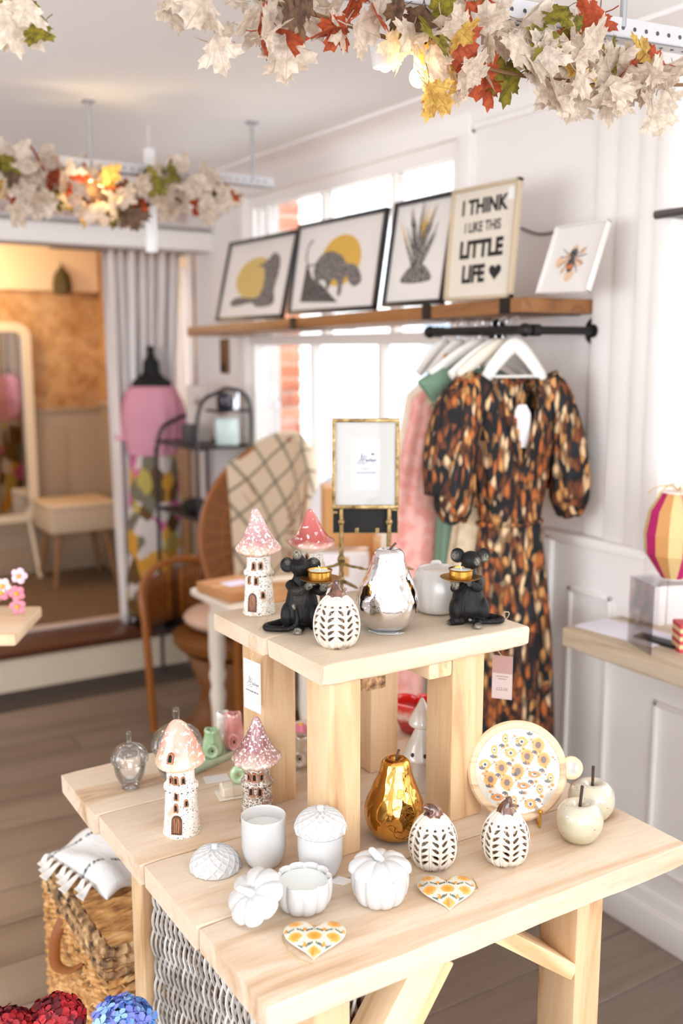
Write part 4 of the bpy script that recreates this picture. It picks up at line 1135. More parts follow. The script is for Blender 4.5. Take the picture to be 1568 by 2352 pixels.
# ================================================================== GLASS ACORNS
GL = clear_glass('clear_glassware', (255, 255, 255), thin=True, gloss=.10, face=.04)
def glass_acorn(name, label, pos, s, tall):
    t = thing(name, label, 'glass jar', pos, FACE)
    out = [(.0005, 0), (.017, 0), (.0185, .003), (.0165, .008), (.024, .018), (.031, .034), (.0335, .052), (.0335, .060)]
    inn = [(.0318, .060), (.0318, .052), (.029, .034), (.021, .019), (.010, .013), (.0005, .012)]
    m = Mesh(); m.lathe([(r*s, z*s*tall) for r, z in out+inn], 64, caps=False); m.build('bowl', GL, t, angle=60)
    top = .060*s*tall
    m = Mesh()
    o2 = [(.0345, .0), (.0375, .004), (.0380, .012), (.0345, .024), (.026, .034), (.014, .041), (.0062, .043), (.0050, .048), (.0058, .062), (.0052, .067), (.0005, .069)]
    i2 = [(.0005, .0385), (.013, .0375), (.0245, .031), (.0325, .0215), (.0350, .012), (.0320, .0)]
    def fn(r, z, a):
        k = 18
        w = .055*cos(k*a+z/s*120)*min(1, max(0, (r/s-.008)/.02)) if r/s > .008 and z > .001 else 0
        return r*(1+w), z
    m.lathe([(r*s, z*s) for r, z in o2], 144, fn=fn, caps=False); m.lathe([(r*s, z*s) for r, z in i2], 64, caps=False)
    m.lathe([(.0320*s, 0), (.0345*s, 0)], 64, caps=False)
    m.build('lid', GL, t, loc=(0, 0, top+.0004), angle=180)
    return t
ga = stand(296, 1817, T, .016)
gt_ = glass_acorn('glass_acorn_jar', 'small clear glass acorn jar near the table left corner', ga, .94, .94)
m = Mesh(); m.lathe([(.0005, .0118), (.0145, .0165), (.0150, .0185), (.0005, .0170)], 24); m.build('white_sticker', PAPER, gt_)
gb = on_z(405, 1812, T)+FWD*.02
glass_acorn('glass_acorn_jar', 'large clear glass acorn jar behind the peach mushroom house', gb, 1.30, .93)
m = Mesh(); m.box((0, 0, .0005), (.05, .034, .0006)); tag(m.build('price_card', PAPER, None, loc=on_z(497, 1789, T), rz=FACE+.35, smooth=False), 'small white price card on table behind the glass acorn', 'card')

# ================================================================== STONEWARE APPLES
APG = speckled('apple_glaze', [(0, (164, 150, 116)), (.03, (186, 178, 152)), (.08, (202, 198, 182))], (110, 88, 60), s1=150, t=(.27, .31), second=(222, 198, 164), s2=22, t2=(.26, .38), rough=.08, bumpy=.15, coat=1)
def apple(label, pos, r, h, seed):
    t = thing('ceramic_apple', label, 'apple', pos, FACE, 'ceramic apples')
    P = bez([(.010, .002, 0), (.45*r, 0, 0), (.72*r, .09*h, 0), (.95*r, .34*h, 0), (1.0*r, .58*h, 0), (.92*r, .80*h, 0), (.72*r, .95*h, 0), (.48*r, 1.0*h, 0), (.25*r, .96*h, 0), (.08*r, .86*h, 0), (.0005, .82*h, 0)], 5)
    m = Mesh(); m.lathe([(p.x, p.y) for p in P], 72, fn=lambda rr, z, a: (rr*(1+.02*cos(3*a+seed)*z/h+.015*noise.noise(Vector((cos(a)*1.4, sin(a)*1.4, z*18+seed)))), z)); m.build('apple_body', APG, t, angle=180)
    m = Mesh(); m.tube([(0, 0, .80*h), (.001, 0, 1.05*h), (.003*(1 if seed < 2 else .3), 0, .80*h+.045)], [.0028, .0027, .0030], 6); m.build('twig', plain('dark_twig', (62, 42, 32), .7), t)
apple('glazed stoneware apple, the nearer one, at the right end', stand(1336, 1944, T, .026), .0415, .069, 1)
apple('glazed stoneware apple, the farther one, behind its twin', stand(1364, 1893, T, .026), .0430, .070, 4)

# ================================================================== ROUND BOARD WITH SUNFLOWERS ON ITS GOLD STAND
MANGO = wood('mango_wood', (226, 196, 160), (206, 170, 130), (164, 122, 84), 'X', ring=30, knots=False, fine=1.6)
BR = .0915; bt = .016
bc_ = on_z(1190, 1893, T)+FWD*.020
Mb = frame_M(Vector((0, 0, 0)), RGT, Vector((FWD.x*.27, FWD.y*.27, 1)))     # x right, y up the face, z towards the viewer
brd = thing('round_board', 'round wooden serving board printed with sunflowers on a gold stand', 'serving board', bc_, 0)
cen = Vector((0, 0, .094))+Mb.to_3x3() @ Vector((0, 0, .0))
m = Mesh(); m.lathe([(.0005, -bt), (BR-.006, -bt), (BR-.001, -bt+.004), (BR, -.004), (BR-.004, 0), (BR-.013, 0), (BR-.0145, -.0012)], 96, caps=True)
m.f = [f for f in m.f]
wb = m.build('board', MANGO, brd, loc=cen, rot=Mb.to_euler(), angle=35)
m = Mesh(); m.lathe([(.0005, -.0012), (BR-.0148, -.0012)], 96, caps=False); 
CREAM = plain('print_cream', (206, 199, 186), .12, 0, Coat_Weight=1.0, Coat_Roughness=.03)
m.build('printed_face', CREAM, wb, loc=(0, 0, .0004))
hdl = Mesh()
for k in range(1): hdl.lathe([(.0005, -bt+.002), (.017, -bt+.002), (.021, -bt+.005), (.021, -.004), (.018, -.002), (.012, -.002)], 40, c=(BR+.008, .005, 0)); 
hd_o = hdl.build('handle', MANGO, wb)
m = Mesh(); m.lathe([(.0005, -.0015), (.0125, -.0015)], 30, c=(BR+.009, .005, 0)); m.build('handle_print', CREAM, hd_o)
PR = {'y': plain('print_yellow', (222, 160, 72), .3), 'o': plain('print_orange', (202, 132, 62), .3), 'b': plain('print_brown', (104, 76, 62), .3), 'g': plain('print_grey_leaf', (98, 88, 88), .3), 'l': plain('print_pale_leaf', (208, 200, 188), .3), 'k': plain('print_dark', (52, 42, 40), .3)}
def petal_ring(m, c, r, n, sq=1.0, rot=0, inner=.35, w=.34, z=0.0, tilt=1.0):
    for k in range(n):
        a = rot+2*pi*k/n; d = Vector((cos(a), sin(a), 0)); q = Vector((-sin(a), cos(a), 0))
        pts = []
        for s_, ww in ((inner, .0), (.6, w), (.85, w*.9), (1.0, 0), (.85, -w*.9), (.6, -w)):
            v = d*(r*s_)+q*(r*ww*.62*4.5/n*3.0); pts.append((c[0]+v.x*sq, c[1]+v.y*tilt, z))
        m.add(pts, [tuple(range(6))])
def disc(m, c, r, z=0.0, sq=1.0, n=14, sy=1.0):
    m.add([(c[0]+r*sq*cos(2*pi*k/n), c[1]+r*sy*sin(2*pi*k/n), z) for k in range(n)], [tuple(range(n))])
rb_ = random.Random(5)
big = []; Lm = BR-.0155
def inside(x, y, r=0): return x*x+y*y < (Lm-r)**2
layers = {k: Mesh() for k in 'yobglk'}
cellx, celly = .0300, .0265
for i in range(-4, 5):
    for j in range(-4, 5):
        x = i*cellx+(.5*cellx if j % 2 else 0)*.9+j*.004; y = j*celly-i*.006
        kind = (i*2+j*3) % 5
        if kind in (0, 3):
            r = .0150
            if inside(x, y, r*.72): petal_ring(layers['y'], (x, y), r, 15, sq=.86, rot=rb_.random(), z=.0002); petal_ring(layers['o'], (x, y), r*.8, 15, sq=.86, rot=rb_.random(), z=.0003, w=.2); disc(layers['b'], (x, y), .0062, .0005, sq=.85)
        elif kind == 1:
            r = .0118
            if inside(x, y, r*.72): petal_ring(layers['y'], (x, y), r, 11, z=.0002, tilt=.86, rot=.3); disc(layers['k'], (x, y), .0026, .0005)
        elif kind == 2:
            r = .0112
            if inside(x, y, r*.72): petal_ring(layers['o'], (x, y), r, 12, z=.0002, sq=1.1, tilt=.6); disc(layers['b'], (x+.001, y+.001), .0034, .0005, sy=.5)
        else:
            r = .0088
            if inside(x, y, r*.72): petal_ring(layers['y'], (x, y), r, 9, z=.0002, sq=.7, tilt=1.1); disc(layers['k'], (x, y), .0016, .0005)
        # leaf spray, berries and small stems in between
        lx, ly = x+cellx*.48, y+celly*.42
        if inside(lx, ly, .008):
            for a in (-2.4, -1.7, -1.0) if (i+j) % 2 else (.6, 1.5, 2.3):
                ca, sa = cos(a), sin(a); L = .0085
                layers['g'].add([(lx, ly, .0003), (lx+ca*L*.5-sa*.0024, ly+sa*L*.5+ca*.0024, .0003), (lx+ca*L, ly+sa*L, .0003), (lx+ca*L*.5+sa*.0024, ly+sa*L*.5-ca*.0024, .0003)], [(0, 1, 2, 3)])
        bx, by = x-cellx*.42, y+celly*.38
        if inside(bx, by, .004): disc(layers['o'], (bx, by), .0024, .0003); disc(layers['g'], (bx+.0035, by-.0042), .0013, .0003)
        ex, ey = x+cellx*.5, y-celly*.12
        if inside(ex, ey, .006): disc(layers['l'], (ex, ey), .0034, .0002, sy=1.3)
        fx, fy = x+cellx*.1, y-celly*.48
        if inside(fx, fy, .005): petal_ring(layers['y'], (fx, fy), .0038, 6, z=.0003); disc(layers['b'], (fx, fy), .0012, .0005)
        if inside(x, y, .012) and inside(x+cellx, y-celly*.5, .004):
            pts = bez([(x+.010, y-.001, .0002), (x+cellx*.55, y+.001, .0002), (x+cellx*.9, y-celly*.40, .0002)], 6); layers['b'].tube(pts, .00022, 4, flat=.3)
names = {'y': 'yellow_petals', 'o': 'orange_petals', 'b': 'flower_centres', 'g': 'grey_leaves', 'l': 'pale_leaves', 'k': 'dark_centres'}
for k, mm_ in layers.items():
    if mm_.v: mm_.build(names[k], PR[k], wb, smooth=False, loc=(0, 0, .0003), kind='stuff')
# wire stand
sd = thing('plate_stand', 'gold wire plate stand holding the round board', 'stand', bc_, FACE)
GOLDW = plain('gold_wire', (206, 150, 54), .3, .6)
for sx in (-.036, .036):
    m = Mesh(); m.tube(bez([(sx, .052, .112), (sx, .045, .07), (sx, .036, .004), (sx, .0, .003), (sx, -.034, .003), (sx, -.0355, .006), (sx, -.036, .030)], 4), .0022, 8); m.ball((sx, -.036, .032), .0044, 12, 8); m.build('wire', GOLDW, sd)
m = Mesh(); m.tube([(-.036, .036, .004), (.036, .036, .004)], .0020, 8); m.build('crossbar', GOLDW, sd)

# ================================================================== PRINTED HEARTS
HEARTM = attr_mat('printed_enamel', rough=.22, coat=.6)
def heart_outline(t):
    x = 16*sin(t)**3; y = 13*cos(t)-5*cos(2*t)-2*cos(3*t)-cos(4*t)
    return x/16.0, (y+2.5)/16.0
def heart(label, px, py, w, rz, tilt):
    """puffed metal heart, point towards the viewer, printed with marigold rows"""
    c = on_z(px, py, T)
    t = thing('printed_heart', label, 'heart ornament', c, FACE+rz, 'printed hearts')
    s = w/2; th = .0085
    n, k = 120, 34
    cenp = (0, .02)
    vs = []; cols = []
    CRM = (.64, .61, .51); YEL = (.66, .27, .03); YE2 = (.74, .36, .06); GRN = (.09, .12, .09)
    def ink(x, y):
        # rows of big blooms with a zigzag of sprigs between, in units of heart half-width
        px_, py_ = .62, .62
        row = round(y/py_*2)
        for rw in (row-1, row, row+1):
            off = .5*px_ if rw % 2 else 0
            ix = round((x-off)/px_); dx = x-off-ix*px_; dy = y-rw*py_/2
            if (rw % 2 == 0):
                a = atan2(dy, dx); rr = .205*(1+.07*cos(26*a))*1.0
                if (dx/1.12)**2+(dy/.86)**2 < rr*rr: return YEL if (dx*dx+dy*dy) < .010 else YE2
            else:
                if (dx/.8)**2+((dy)/1.1)**2 < .075**2: return YEL
        zz = abs(((x/px_) % 1)-.5)*2          # 1 under blooms, 0 between
        yy = ((y/py_) % 1)
        line = .36+.20*zz
        d = abs(yy-line)*py_
        comb = .052*(.45+.55*abs(sin(x*60)))
        if .10 < zz < .86 and d < comb: return GRN
        return CRM
    for j in range(k+1):
        f = j/k; f2 = f**.9
        for i in range(n):
            a = 2*pi*i/n; ox, oy = heart_outline(a)
            x = cenp[0]+(ox-cenp[0])*f2; y = cenp[1]+(oy-cenp[1])*f2
            z = th*(1-f2**3.2)**.8
            vs.append((x*s, y*s, z)); cols.append(ink(x, y) if f < .985 else (.80, .78, .72))
    m = Mesh(); fs = [(j*n+i, j*n+(i+1) % n, (j+1)*n+(i+1) % n, (j+1)*n+i) for j in range(k) for i in range(n)]
    o = len(vs)
    for j in (1, 0):
        for i in range(n):
            a = 2*pi*i/n; ox, oy = heart_outline(a); f2 = 1 if j else .5
            vs.append((ox*s*f2*.985, oy*s*f2*.985, -.002 if j else -.006)); cols.append((.80, .78, .72))
    fs += [(k*n+i, k*n+(i+1) % n, o+(i+1) % n, o+i) for i in range(n)]+[(o+i, o+(i+1) % n, o+n+(i+1) % n, o+n+i) for i in range(n)]+[tuple(o+n+i for i in reversed(range(n)))]
    m.add(vs, [tuple(reversed(f)) for f in fs])
    m.f = [tuple(reversed(f)) for f in m.f]
    h = m.build('heart', HEARTM, t, cols=cols, loc=(0, 0, .0085), rot=(radians(tilt), 0, 0), angle=50)
    return t
h1 = heart('printed metal heart lying in front of the pierced pumpkins', 1027, 2062, .092, .0, 9)
m = Mesh(); m.tube(bez([(.0, .030, .010), (.002, .040, .006), (.020, .036, .002), (.043, .020, .001), (.052, .026, .001), (.050, .050, .001), (.049, .058, .003)], 5), .0009, 5); m.build('twine_loop', TWINE, h1)
h2 = heart('printed metal heart nearest the table front edge', 722, 2172, .092, .0, 7)
m = Mesh(); m.tube(bez([(.0, .028, .008), (-.02, .040, .002), (-.046, .030, .001), (-.046, .005, .001), (-.030, -.028, .001), (-.006, -.046, .001), (-.003, -.050, .001)], 6), .0009, 5); m.build('twine_loop', TWINE, h2)
for t_ in (h1, h2):
    m = Mesh(); m.tube([(.0055*cos(a)-(.0 if t_ is h1 else .003), .031+.0045*sin(a), .010) for a in [2*pi*i/16 for i in range(16)]], .0006, 5, closed=True); m.build('hanging_ring', clear_glass('clear_thread', (240, 240, 240), thin=True, gloss=.3), t_)

# ================================================================== GOLD PHOTO FRAME ON BIRD LEGS
FRD = 2.095
def fr_pt(x, y): return at_depth(x, y, FRD)
tl3, tr3, bl3, br3 = fr_pt(764, 961), fr_pt(916, 961), fr_pt(762, 1168), fr_pt(915, 1168)
cx3 = (tl3+tr3+bl3+br3)/4
fr = thing('photo_frame', 'antique gold photo frame standing on two bird legs on the riser', 'picture frame', Vector((cx3.x, cx3.y, R)), FACE)
z0 = bl3.z-R; z1 = tl3.z-R; w2 = (br3-bl3).length/2
m = Mesh(); b_ = .0078
for (a, b) in (((-w2, -.007, z0), (-w2+b_, .007, z1)), ((w2-b_, -.007, z0), (w2, .007, z1)), ((-w2, -.0071, z1-b_), (w2, .0071, z1)), ((-w2, -.0071, z0), (w2, .0071, z0+b_))): m.span(a, b, bev=.0012)
m.build('frame', GOLD, fr, angle=30)
m = Mesh(); m.span((-w2+.004, -.001, z0+.004), (w2-.004, .001, z1-.004)); mo_ = m.build('mount', plain('mount_card', (188, 185, 180), .7), fr, smooth=False)
m = Mesh(); cyy = (z0+z1)/2-.001; m.span((-.030, -.0016, cyy-.053), (.030, -.001, cyy+.055)); ins = m.build('insert_card', plain('insert_card', (196, 197, 204), .6), mo_, smooth=False)
M_ = Matrix.Rotation(pi/2, 4, 'X')
m = Mesh(); stroke_word(m, .0245, (0, 0), .00042); m.build('handwriting', plain('soft_ink', (40, 36, 40), .7), ins, loc=(.001, -.0019, cyy+.010), rot=(pi/2, 0, 0))
words('5X7"', .0062, plain('rose_ink', (128, 100, 96), .7), ins, (0, -.0019, cyy-.010))
words('PHOTO FRAME', .0062, plain('rose_ink', (128, 100, 96), .7), ins, (0, -.0019, cyy-.018))
m = Mesh(); m.prism([(x*.0034, y*.0034) for x, y in [heart_outline(2*pi*i/24) for i in range(24)]], 0, .0002); m.build('small_heart', plain('rose_ink', (128, 100, 96), .7), ins, loc=(.015, -.0019, cyy+.021), rot=(pi/2, 0, 0))
m = Mesh(); m.span((-w2+.005, -.003, z0+.005), (w2-.005, -.0022, z1-.005)); m.build('glazing', clear_glass('frame_glass', face=.006, gloss=.03), fr, smooth=False)
zb = vert_z = None
bbz = fr_pt(800, 1226).z-R
m = Mesh(); m.span((-w2+.002, .010, bbz), (w2-.001, .014, z1-.01)); bk_ = m.build('backing_board', plain('black_velvet', (24, 22, 23), .8), fr, smooth=False)
m = Mesh(); m.span((-w2+.001, .0095, bbz), (-w2+.0025, .015, z0)); m.span((w2-.0018, .0095, bbz), (w2, .015, z0)); m.span((-w2+.001, .0095, bbz-.001), (w2, .015, bbz+.0008)); m.build('backing_edge', GOLD, bk_)
for x, z in ((-.018, bbz+.006), (.026, bbz+.006)):
    m = Mesh(); m.span((x-.004, .0085, z-.006), (x+.004, .010, z+.005)); m.build('clip', GOLD, bk_)
for x in (-w2+.007, w2-.009):
    m = Mesh(); m.span((x-.005, .0085, z0-.012 if x < 0 else z0-.006), (x+.005, .010, z0-.007 if x < 0 else z0-.001)); m.build('clip', GOLD, bk_)
def bird_leg(name_, x, y, zt, foot_z=.0):
    m = Mesh()
    m.tube(bez([(x, y, zt), (x+.0005, y, zt*.8), (x, y, zt*.62), (x, y, .07), (x, y, .03), (x, y, foot_z+.012)], 6), [.0048]*24+[.0058, .0052, .0044, .004, .004, .004, .0042], 10)
    m.ball((x, y, zt-.031), .0078, 14, 10)
    m.ball((x, y, .062), (.0085, .0085, .012), 14, 10)
    return m.build('leg', GOLD, fr, angle=60)
lx_ = (783-839)/FPX*FRD; rx_ = (894-839)/FPX*FRD
for x in (lx_, rx_):
    lg = bird_leg('leg', x, 0, z0+.002)
    m = Mesh()
    for a, L in ((-2.9, .050), (-.25, .055), (1.45, .035), (-1.6, .026)):
        d = Vector((cos(a), sin(a), 0)); zz = .045
        m.tube(bez([(x, 0, zz+.010), (x+d.x*L*.35, d.y*L*.35, zz+.004), (x+d.x*L*.75, d.y*L*.75, zz+.001), (x+d.x*L, d.y*L, zz-.002)], 4), [.0050, .0044, .0038, .0034, .0030, .0032, .0030, .0026, .0034, .0034, .0022, .0018, .0012], 8)
    m.build('upper_claw', GOLD, lg, angle=60)
    m = Mesh()
    for a, L in ((-2.75, .034), (-.45, .040), (1.4, .030), (-1.5, .028)):
        d = Vector((cos(a), sin(a), 0))
        m.tube(bez([(x, 0, .016), (x+d.x*L*.4, d.y*L*.4, .011), (x+d.x*L*.8, d.y*L*.8, .0055), (x+d.x*L, d.y*L, .002)], 4), [.0062, .0056, .0048, .0044, .0040, .0042, .0038, .0034, .0036, .0034, .0024, .0018, .0012], 8)
    m.ball((x, 0, .018), (.0072, .0072, .010), 12, 8); m.build('claw_foot', GOLD, lg, angle=60)
# ================================================================== SHELF WITH PRINTS
OAK = wood('dark_oak_shelf', (150, 100, 54), (122, 78, 40), (80, 48, 26), 'Y', rough=.45, ring=12, knots=True)
sA = Vector((1.85, 2.045, 0)); sB = Vector((1.85, 4.29, 0))
zsn, zsf = 1.757, 1.716          # the board dips a little towards its far end
sh = thing('wall_shelf', 'thick dark oak wall shelf carrying the framed prints', 'shelf', (1.985, 3.17, 1.735))
m = Mesh(); L = sB.y-sA.y; m.box((0, 0, 0), (.27, L, .040), bev=.004)
tilt = math.atan2(zsf-zsn, L)
m.build('board', OAK, sh, rot=(tilt, 0, 0), loc=(0, 0, -.020))
def shelf_z(y): return zsn+(zsf-zsn)*(y-sA.y)/L
for y in (2.115, 2.47, 3.3):
    m = Mesh(); zz = shelf_z(y)-.040-1.735
    m.span((-.142, y-3.17-.018, zz-.004), (.13, y-3.17+.018, zz)); m.span((-.142, y-3.17-.018, zz), (-.135, y-3.17+.018, zz+.040)); m.build('bracket', BLACK, sh)
FRB = plain('black_frame', (34, 32, 34), .35); PRINT = plain('print_paper', (226, 220, 216), .6)
INKG = mottled('engraving_ink', [(.42, (52, 48, 48)), (.58, (150, 142, 138))], 120, rough=.8)
INKD = mottled('engraving_dark', [(.4, (34, 31, 32)), (.62, (120, 112, 110))], 160, rough=.8)
OCH = plain('ochre_ink', (212, 168, 74), .7); SHA = plain('sand_ink', (206, 178, 108), .7)
def leaning(name, label, yb0, yb1, xb, xt, h, fw=.014, fmat=FRB, paper=PRINT, zoff=0.0, depth=.018):
    """frame leaning back: bottom edge from (xb,yb0) to (xb,yb1) on the shelf, top edge at xt"""
    ym = (yb0+yb1)/2; zb = max(shelf_z(yb0), shelf_z(yb1))+.001
    lean = math.atan2(xt-xb, h)
    t = thing(name, label, 'picture', (xb, ym, zb))
    H = h/cos(lean); W = abs(yb1-yb0)
    # local: x to the right as seen from the room (-Y world), y up the picture, z towards the room
    M = frame_M(Vector((0, 0, 0)), (0, -1, 0), (sin(lean), 0, cos(lean)))
    rot = M.to_euler(); lift = depth*sin(lean)
    holder = Mesh()
    for (a, b) in (((-W/2, 0, 0), (-W/2+fw, H, depth)), ((W/2-fw, 0, 0), (W/2, H, depth)), ((-W/2, H-fw, 0), (W/2, H, depth)), ((-W/2, 0, 0), (W/2, fw, depth))): holder.span(a, b, bev=.001)
    f = holder.build('frame', fmat, t, rot=rot, angle=30)
    m = Mesh(); m.span((-W/2+fw*.6, fw*.6, .002), (W/2-fw*.6, H-fw*.6, depth*.45)); p = m.build('print', paper, f, smooth=False)
    return t, f, p, W, H, depth*.45+.0004
def shape(m, pts, z, s=1.0, o=(0, 0)): m.add([(o[0]+x*s, o[1]+y*s, z) for x, y in pts], [tuple(range(len(pts)))])
def blob(pts, n=5):
    P = [Vector((x, y, 0)) for x, y in pts]; P = P+P[:3]; out = []
    for i in range(1, len(P)-2):
        p0, p1, p2, p3 = P[i-1], P[i], P[i+1], P[i+2]
        for k in range(n):
            t = k/n; q = .5*((2*p1)+(p2-p0)*t+(2*p0-5*p1+4*p2-p3)*t*t+(3*p1-p0-3*p2+p3)*t**3); out.append((q.x, q.y))
    return out
circ = lambda x, y, r, n=36: [(x+r*cos(2*pi*k/n), y+r*sin(2*pi*k/n)) for k in range(n)]
# 1 small landscape: bird under a yellow sun
t, f, p, W, H, zz = leaning('framed_print', 'black framed print of sun and dark lynx, leftmost on the shelf', 4.03, 3.43, 1.885, 1.962, .335)
m = Mesh(); shape(m, [(x*1.95-.01, y) for x, y in circ(0, .175, .085)], zz); m.build('sun_disc', SHA, f, smooth=False)
m = Mesh(); shape(m, blob([(.10, .27), (.145, .24), (.15, .18), (.14, .12), (.15, .06), (.05, .05), (.0, .07), (-.12, .06), (-.15, .08), (-.10, .10), (.02, .09), (.06, .12), (.06, .18), (.04, .215), (.0, .22), (.06, .24)]), zz+.0003); m.build('engraving', INKG, f, smooth=False).scale = (1.3, 1, 1)
# 2 large: leopard on a slope
t, f, p, W, H, zz = leaning('framed_print', 'black framed print of a leopard descending rocks before an orange sun', 3.385, 2.791, 1.885, 1.937, .332)
m = Mesh(); shape(m, [(x*1.5+.03, y) for x, y in circ(0, .182, .090)], zz); m.build('sun_disc', OCH, f, smooth=False)
m = Mesh(); shape(m, [(-.22, .045), (-.205, .19), (-.15, .13), (-.07, .10), (.02, .05), (.05, .035)], zz+.0003); m.build('rocks', INKD, f, smooth=False)
m = Mesh(); shape(m, blob([(-.13, .165), (-.10, .205), (-.04, .22), (.03, .20), (.07, .17), (.12, .16), (.155, .13), (.165, .10), (.13, .085), (.10, .10), (.075, .125), (.06, .10), (.055, .06), (.035, .06), (.03, .10), (-.0, .12), (-.02, .09), (-.035, .07), (-.045, .11), (-.08, .12), (-.09, .10), (-.11, .11)]), zz+.0005)
m.tube([(x, y, zz+.001) for x, y in [(-.12, .18), (-.17, .175), (-.19, .205), (-.185, .25), (-.165, .27), (-.155, .262)]], .004, 5, flat=.2); m.build('leopard', INKG, f, smooth=False).scale = (1.12, 1, 1)
# 3 pineapple
t, f, p, W, H, zz = leaning('framed_print', 'tall black framed print of a grey and yellow pineapple', 2.748, 2.428, 1.885, 1.937, .332)
g = Mesh(); y_ = Mesh(); rp = random.Random(2)
shape(g, blob([(-.065, .065), (-.045, .10), (0, .115), (.045, .10), (.065, .065)]), zz)
for k in range(30):
    a = pi/2+rp.uniform(-.62, .62); L_ = rp.uniform(.09, .175); b0 = (rp.uniform(-.02, .02), .10+rp.uniform(0, .03)); w = .007
    pts = [(b0[0]-w*sin(a), b0[1]+w*cos(a)), (b0[0]+L_*.6*cos(a)-w*sin(a), b0[1]+L_*.6*sin(a)), (b0[0]+L_*cos(a), b0[1]+L_*sin(a)), (b0[0]+w*sin(a), b0[1]-w*cos(a))]
    shape(y_ if k % 6 == 0 else g, pts, zz+.0001*k)
g.build('pineapple', INKG, f, smooth=False).scale = (1.15, 1.15, 1); y_.build('yellow_leaves', OCH, f, smooth=False).scale = (1.15, 1.15, 1)
# 4 slogan
LWOOD = plain('limed_frame', (196, 178, 152), .6)
t, f, p, W, H, zz = leaning('slogan_print', 'pale framed sign reading I think I like this little life', 2.413, 2.121, 1.883, 1.908, .320, fw=.010, fmat=LWOOD, paper=plain('sign_cream', (222, 212, 198), .6))
for txt, y, s_, bd in (('I THINK', .262, .058, .0022), ('I LIKE THIS', .205, .040, .0008), ('LITTLE', .142, .066, .0032), ('LIFE', .072, .066, .0032)):
    words(txt, s_, INK, f, (-.002 if txt != 'LIFE' else -.028, y, zz+.0005), rot=(0, 0, 0), sx={'I THINK': .96, 'I LIKE THIS': .84, 'LITTLE': .98, 'LIFE': .90}[txt], bold=bd)
m = Mesh(); m.prism([(x*.026, y*.024) for x, y in [heart_outline(2*pi*i/36) for i in range(36)]], 0, .0003); m.build('black_heart', INK, f, loc=(.068, .072, zz+.0005), smooth=False)
m = Mesh(); m.span((W/2-.045, H-.055, zz+.001), (W/2-.02, H-.020, zz+.002)); m.build('price_label', PAPER, f, smooth=False)
# 5 bee
t, f, p, W, H, zz = leaning('bee_print', 'small unframed white print of a bee on peach, rightmost on the shelf', 2.075, 1.885, 1.935, 2.002, .182, fw=.004, fmat=plain('white_canvas_edge', (224, 219, 216), .6))
m = Mesh(); 
for k in range(26):
    a = rp.uniform(0, 6.28); r = rp.uniform(.0, .045); shape(m, circ(r*cos(a), .092+r*sin(a)*1.2, rp.uniform(.006, .017), 9), zz+.00002*k)
m.build('peach_wash', plain('peach_wash', (224, 186, 156), .8), f, smooth=False)
m = Mesh(); shape(m, circ(0, .112, .014, 14), zz+.001); shape(m, [(x*.9, .08+y*1.5) for x, y in circ(0, 0, .015, 16)], zz+.001)
for sx in (-1, 1):
    for a in (.5, .1, -.4, -.9): m.tube([(0, .10, zz+.001), (sx*.03*cos(a), .10+.03*sin(a), zz+.001), (sx*.048*cos(a), .10+.055*sin(a), zz+.001)], .0012, 4, flat=.3)
m.build('bee', INKD, f, smooth=False)
m = Mesh(); shape(m, [(x*.85, .074+y*.5) for x, y in circ(0, 0, .014, 14)], zz+.0013); m.build('bee_stripe', plain('bee_orange', (206, 120, 70), .7), f, smooth=False)
# electric cable along the wall to the bay, and the curtain pole end
cbl = Mesh(); pts = [on_x(x, y, XW-.006) for x, y in ((1196, 524), (1240, 538), (1300, 530), (1380, 538), (1430, 520), (1458, 512))]
tag(cbl.build('wall_cable', plain('grey_cable', (112, 106, 106), .6)) if not cbl.tube(bez(pts, 5), .004, 6) else cbl.build('wall_cable', plain('grey_cable', (112, 106, 106), .6)), 'grey cable clipped along the wall behind the bee print', 'cable')
pl_ = thing('curtain_pole', 'short grey metal curtain pole end in the bright bay', 'curtain pole', on_x(1506, 494, XW-.10), 0)
m = Mesh(); q = on_x(1575, 488, XW-.10)-on_x(1506, 494, XW-.10); m.tube([(0, 0, 0), (0, q.y-.6, 0)], .011, 10); m.build('pole', plain('pewter', (112, 110, 108), .35, .8), pl_)
m = Mesh(); m.tube([(0, -.02, .0), (.10, -.02, .0)], .007, 8); m.lathe([(.022, 0), (.022, .004)], 20, M=Matrix.Translation((.096, -.02, 0)) @ Matrix.Rotation(pi/2, 4, 'Y')); m.build('bracket', plain('pewter', (112, 110, 108), .35, .8), pl_)

# ================================================================== PIPE RAIL AND HANGING GARMENTS
rail = thing('clothes_rail', 'black iron pipe clothes rail fixed to the wall below the shelf', 'clothes rail', (1.87, 2.24, 1.668))
PIPE = plain('iron_pipe', (26, 24, 25), .45, .4)
RX, RY0, RY1 = 1.85, 2.035, 2.455
m = Mesh(); m.tube([(RX, RY0, 1.668), (RX, RY1, 1.668)], .013, 12, M=Matrix.Translation((-1.87, -2.24, -1.668))); m.build('bar', PIPE, rail)
for y in (RY0, RY1):
    m = Mesh(); M = Matrix.Translation((-1.87, -2.24, -1.668))
    m.tube([(RX-.016, y, 1.668), (XW-.008, y, 1.668)], .0115, 12, M=M); m.ball((RX, y, 1.668), .019, 14, 10, M=M)
    m.tube([(RX+.02, y, 1.668), (RX+.05, y, 1.668)], .0165, 12, M=M); m.build('arm', PIPE, rail)
    m = Mesh(); m.lathe([(.0005, 0), (.040, 0), (.040, .007), (.020, .010), (.018, .022), (.0005, .022)], 28, M=Matrix.Translation((XW-.001-1.87, y-2.24, 0)) @ Matrix.Rotation(-pi/2, 4, 'Y')); m.build('flange', PIPE, rail)
WIRE = plain('chrome_wire', (190, 190, 194), .2, 1.0)
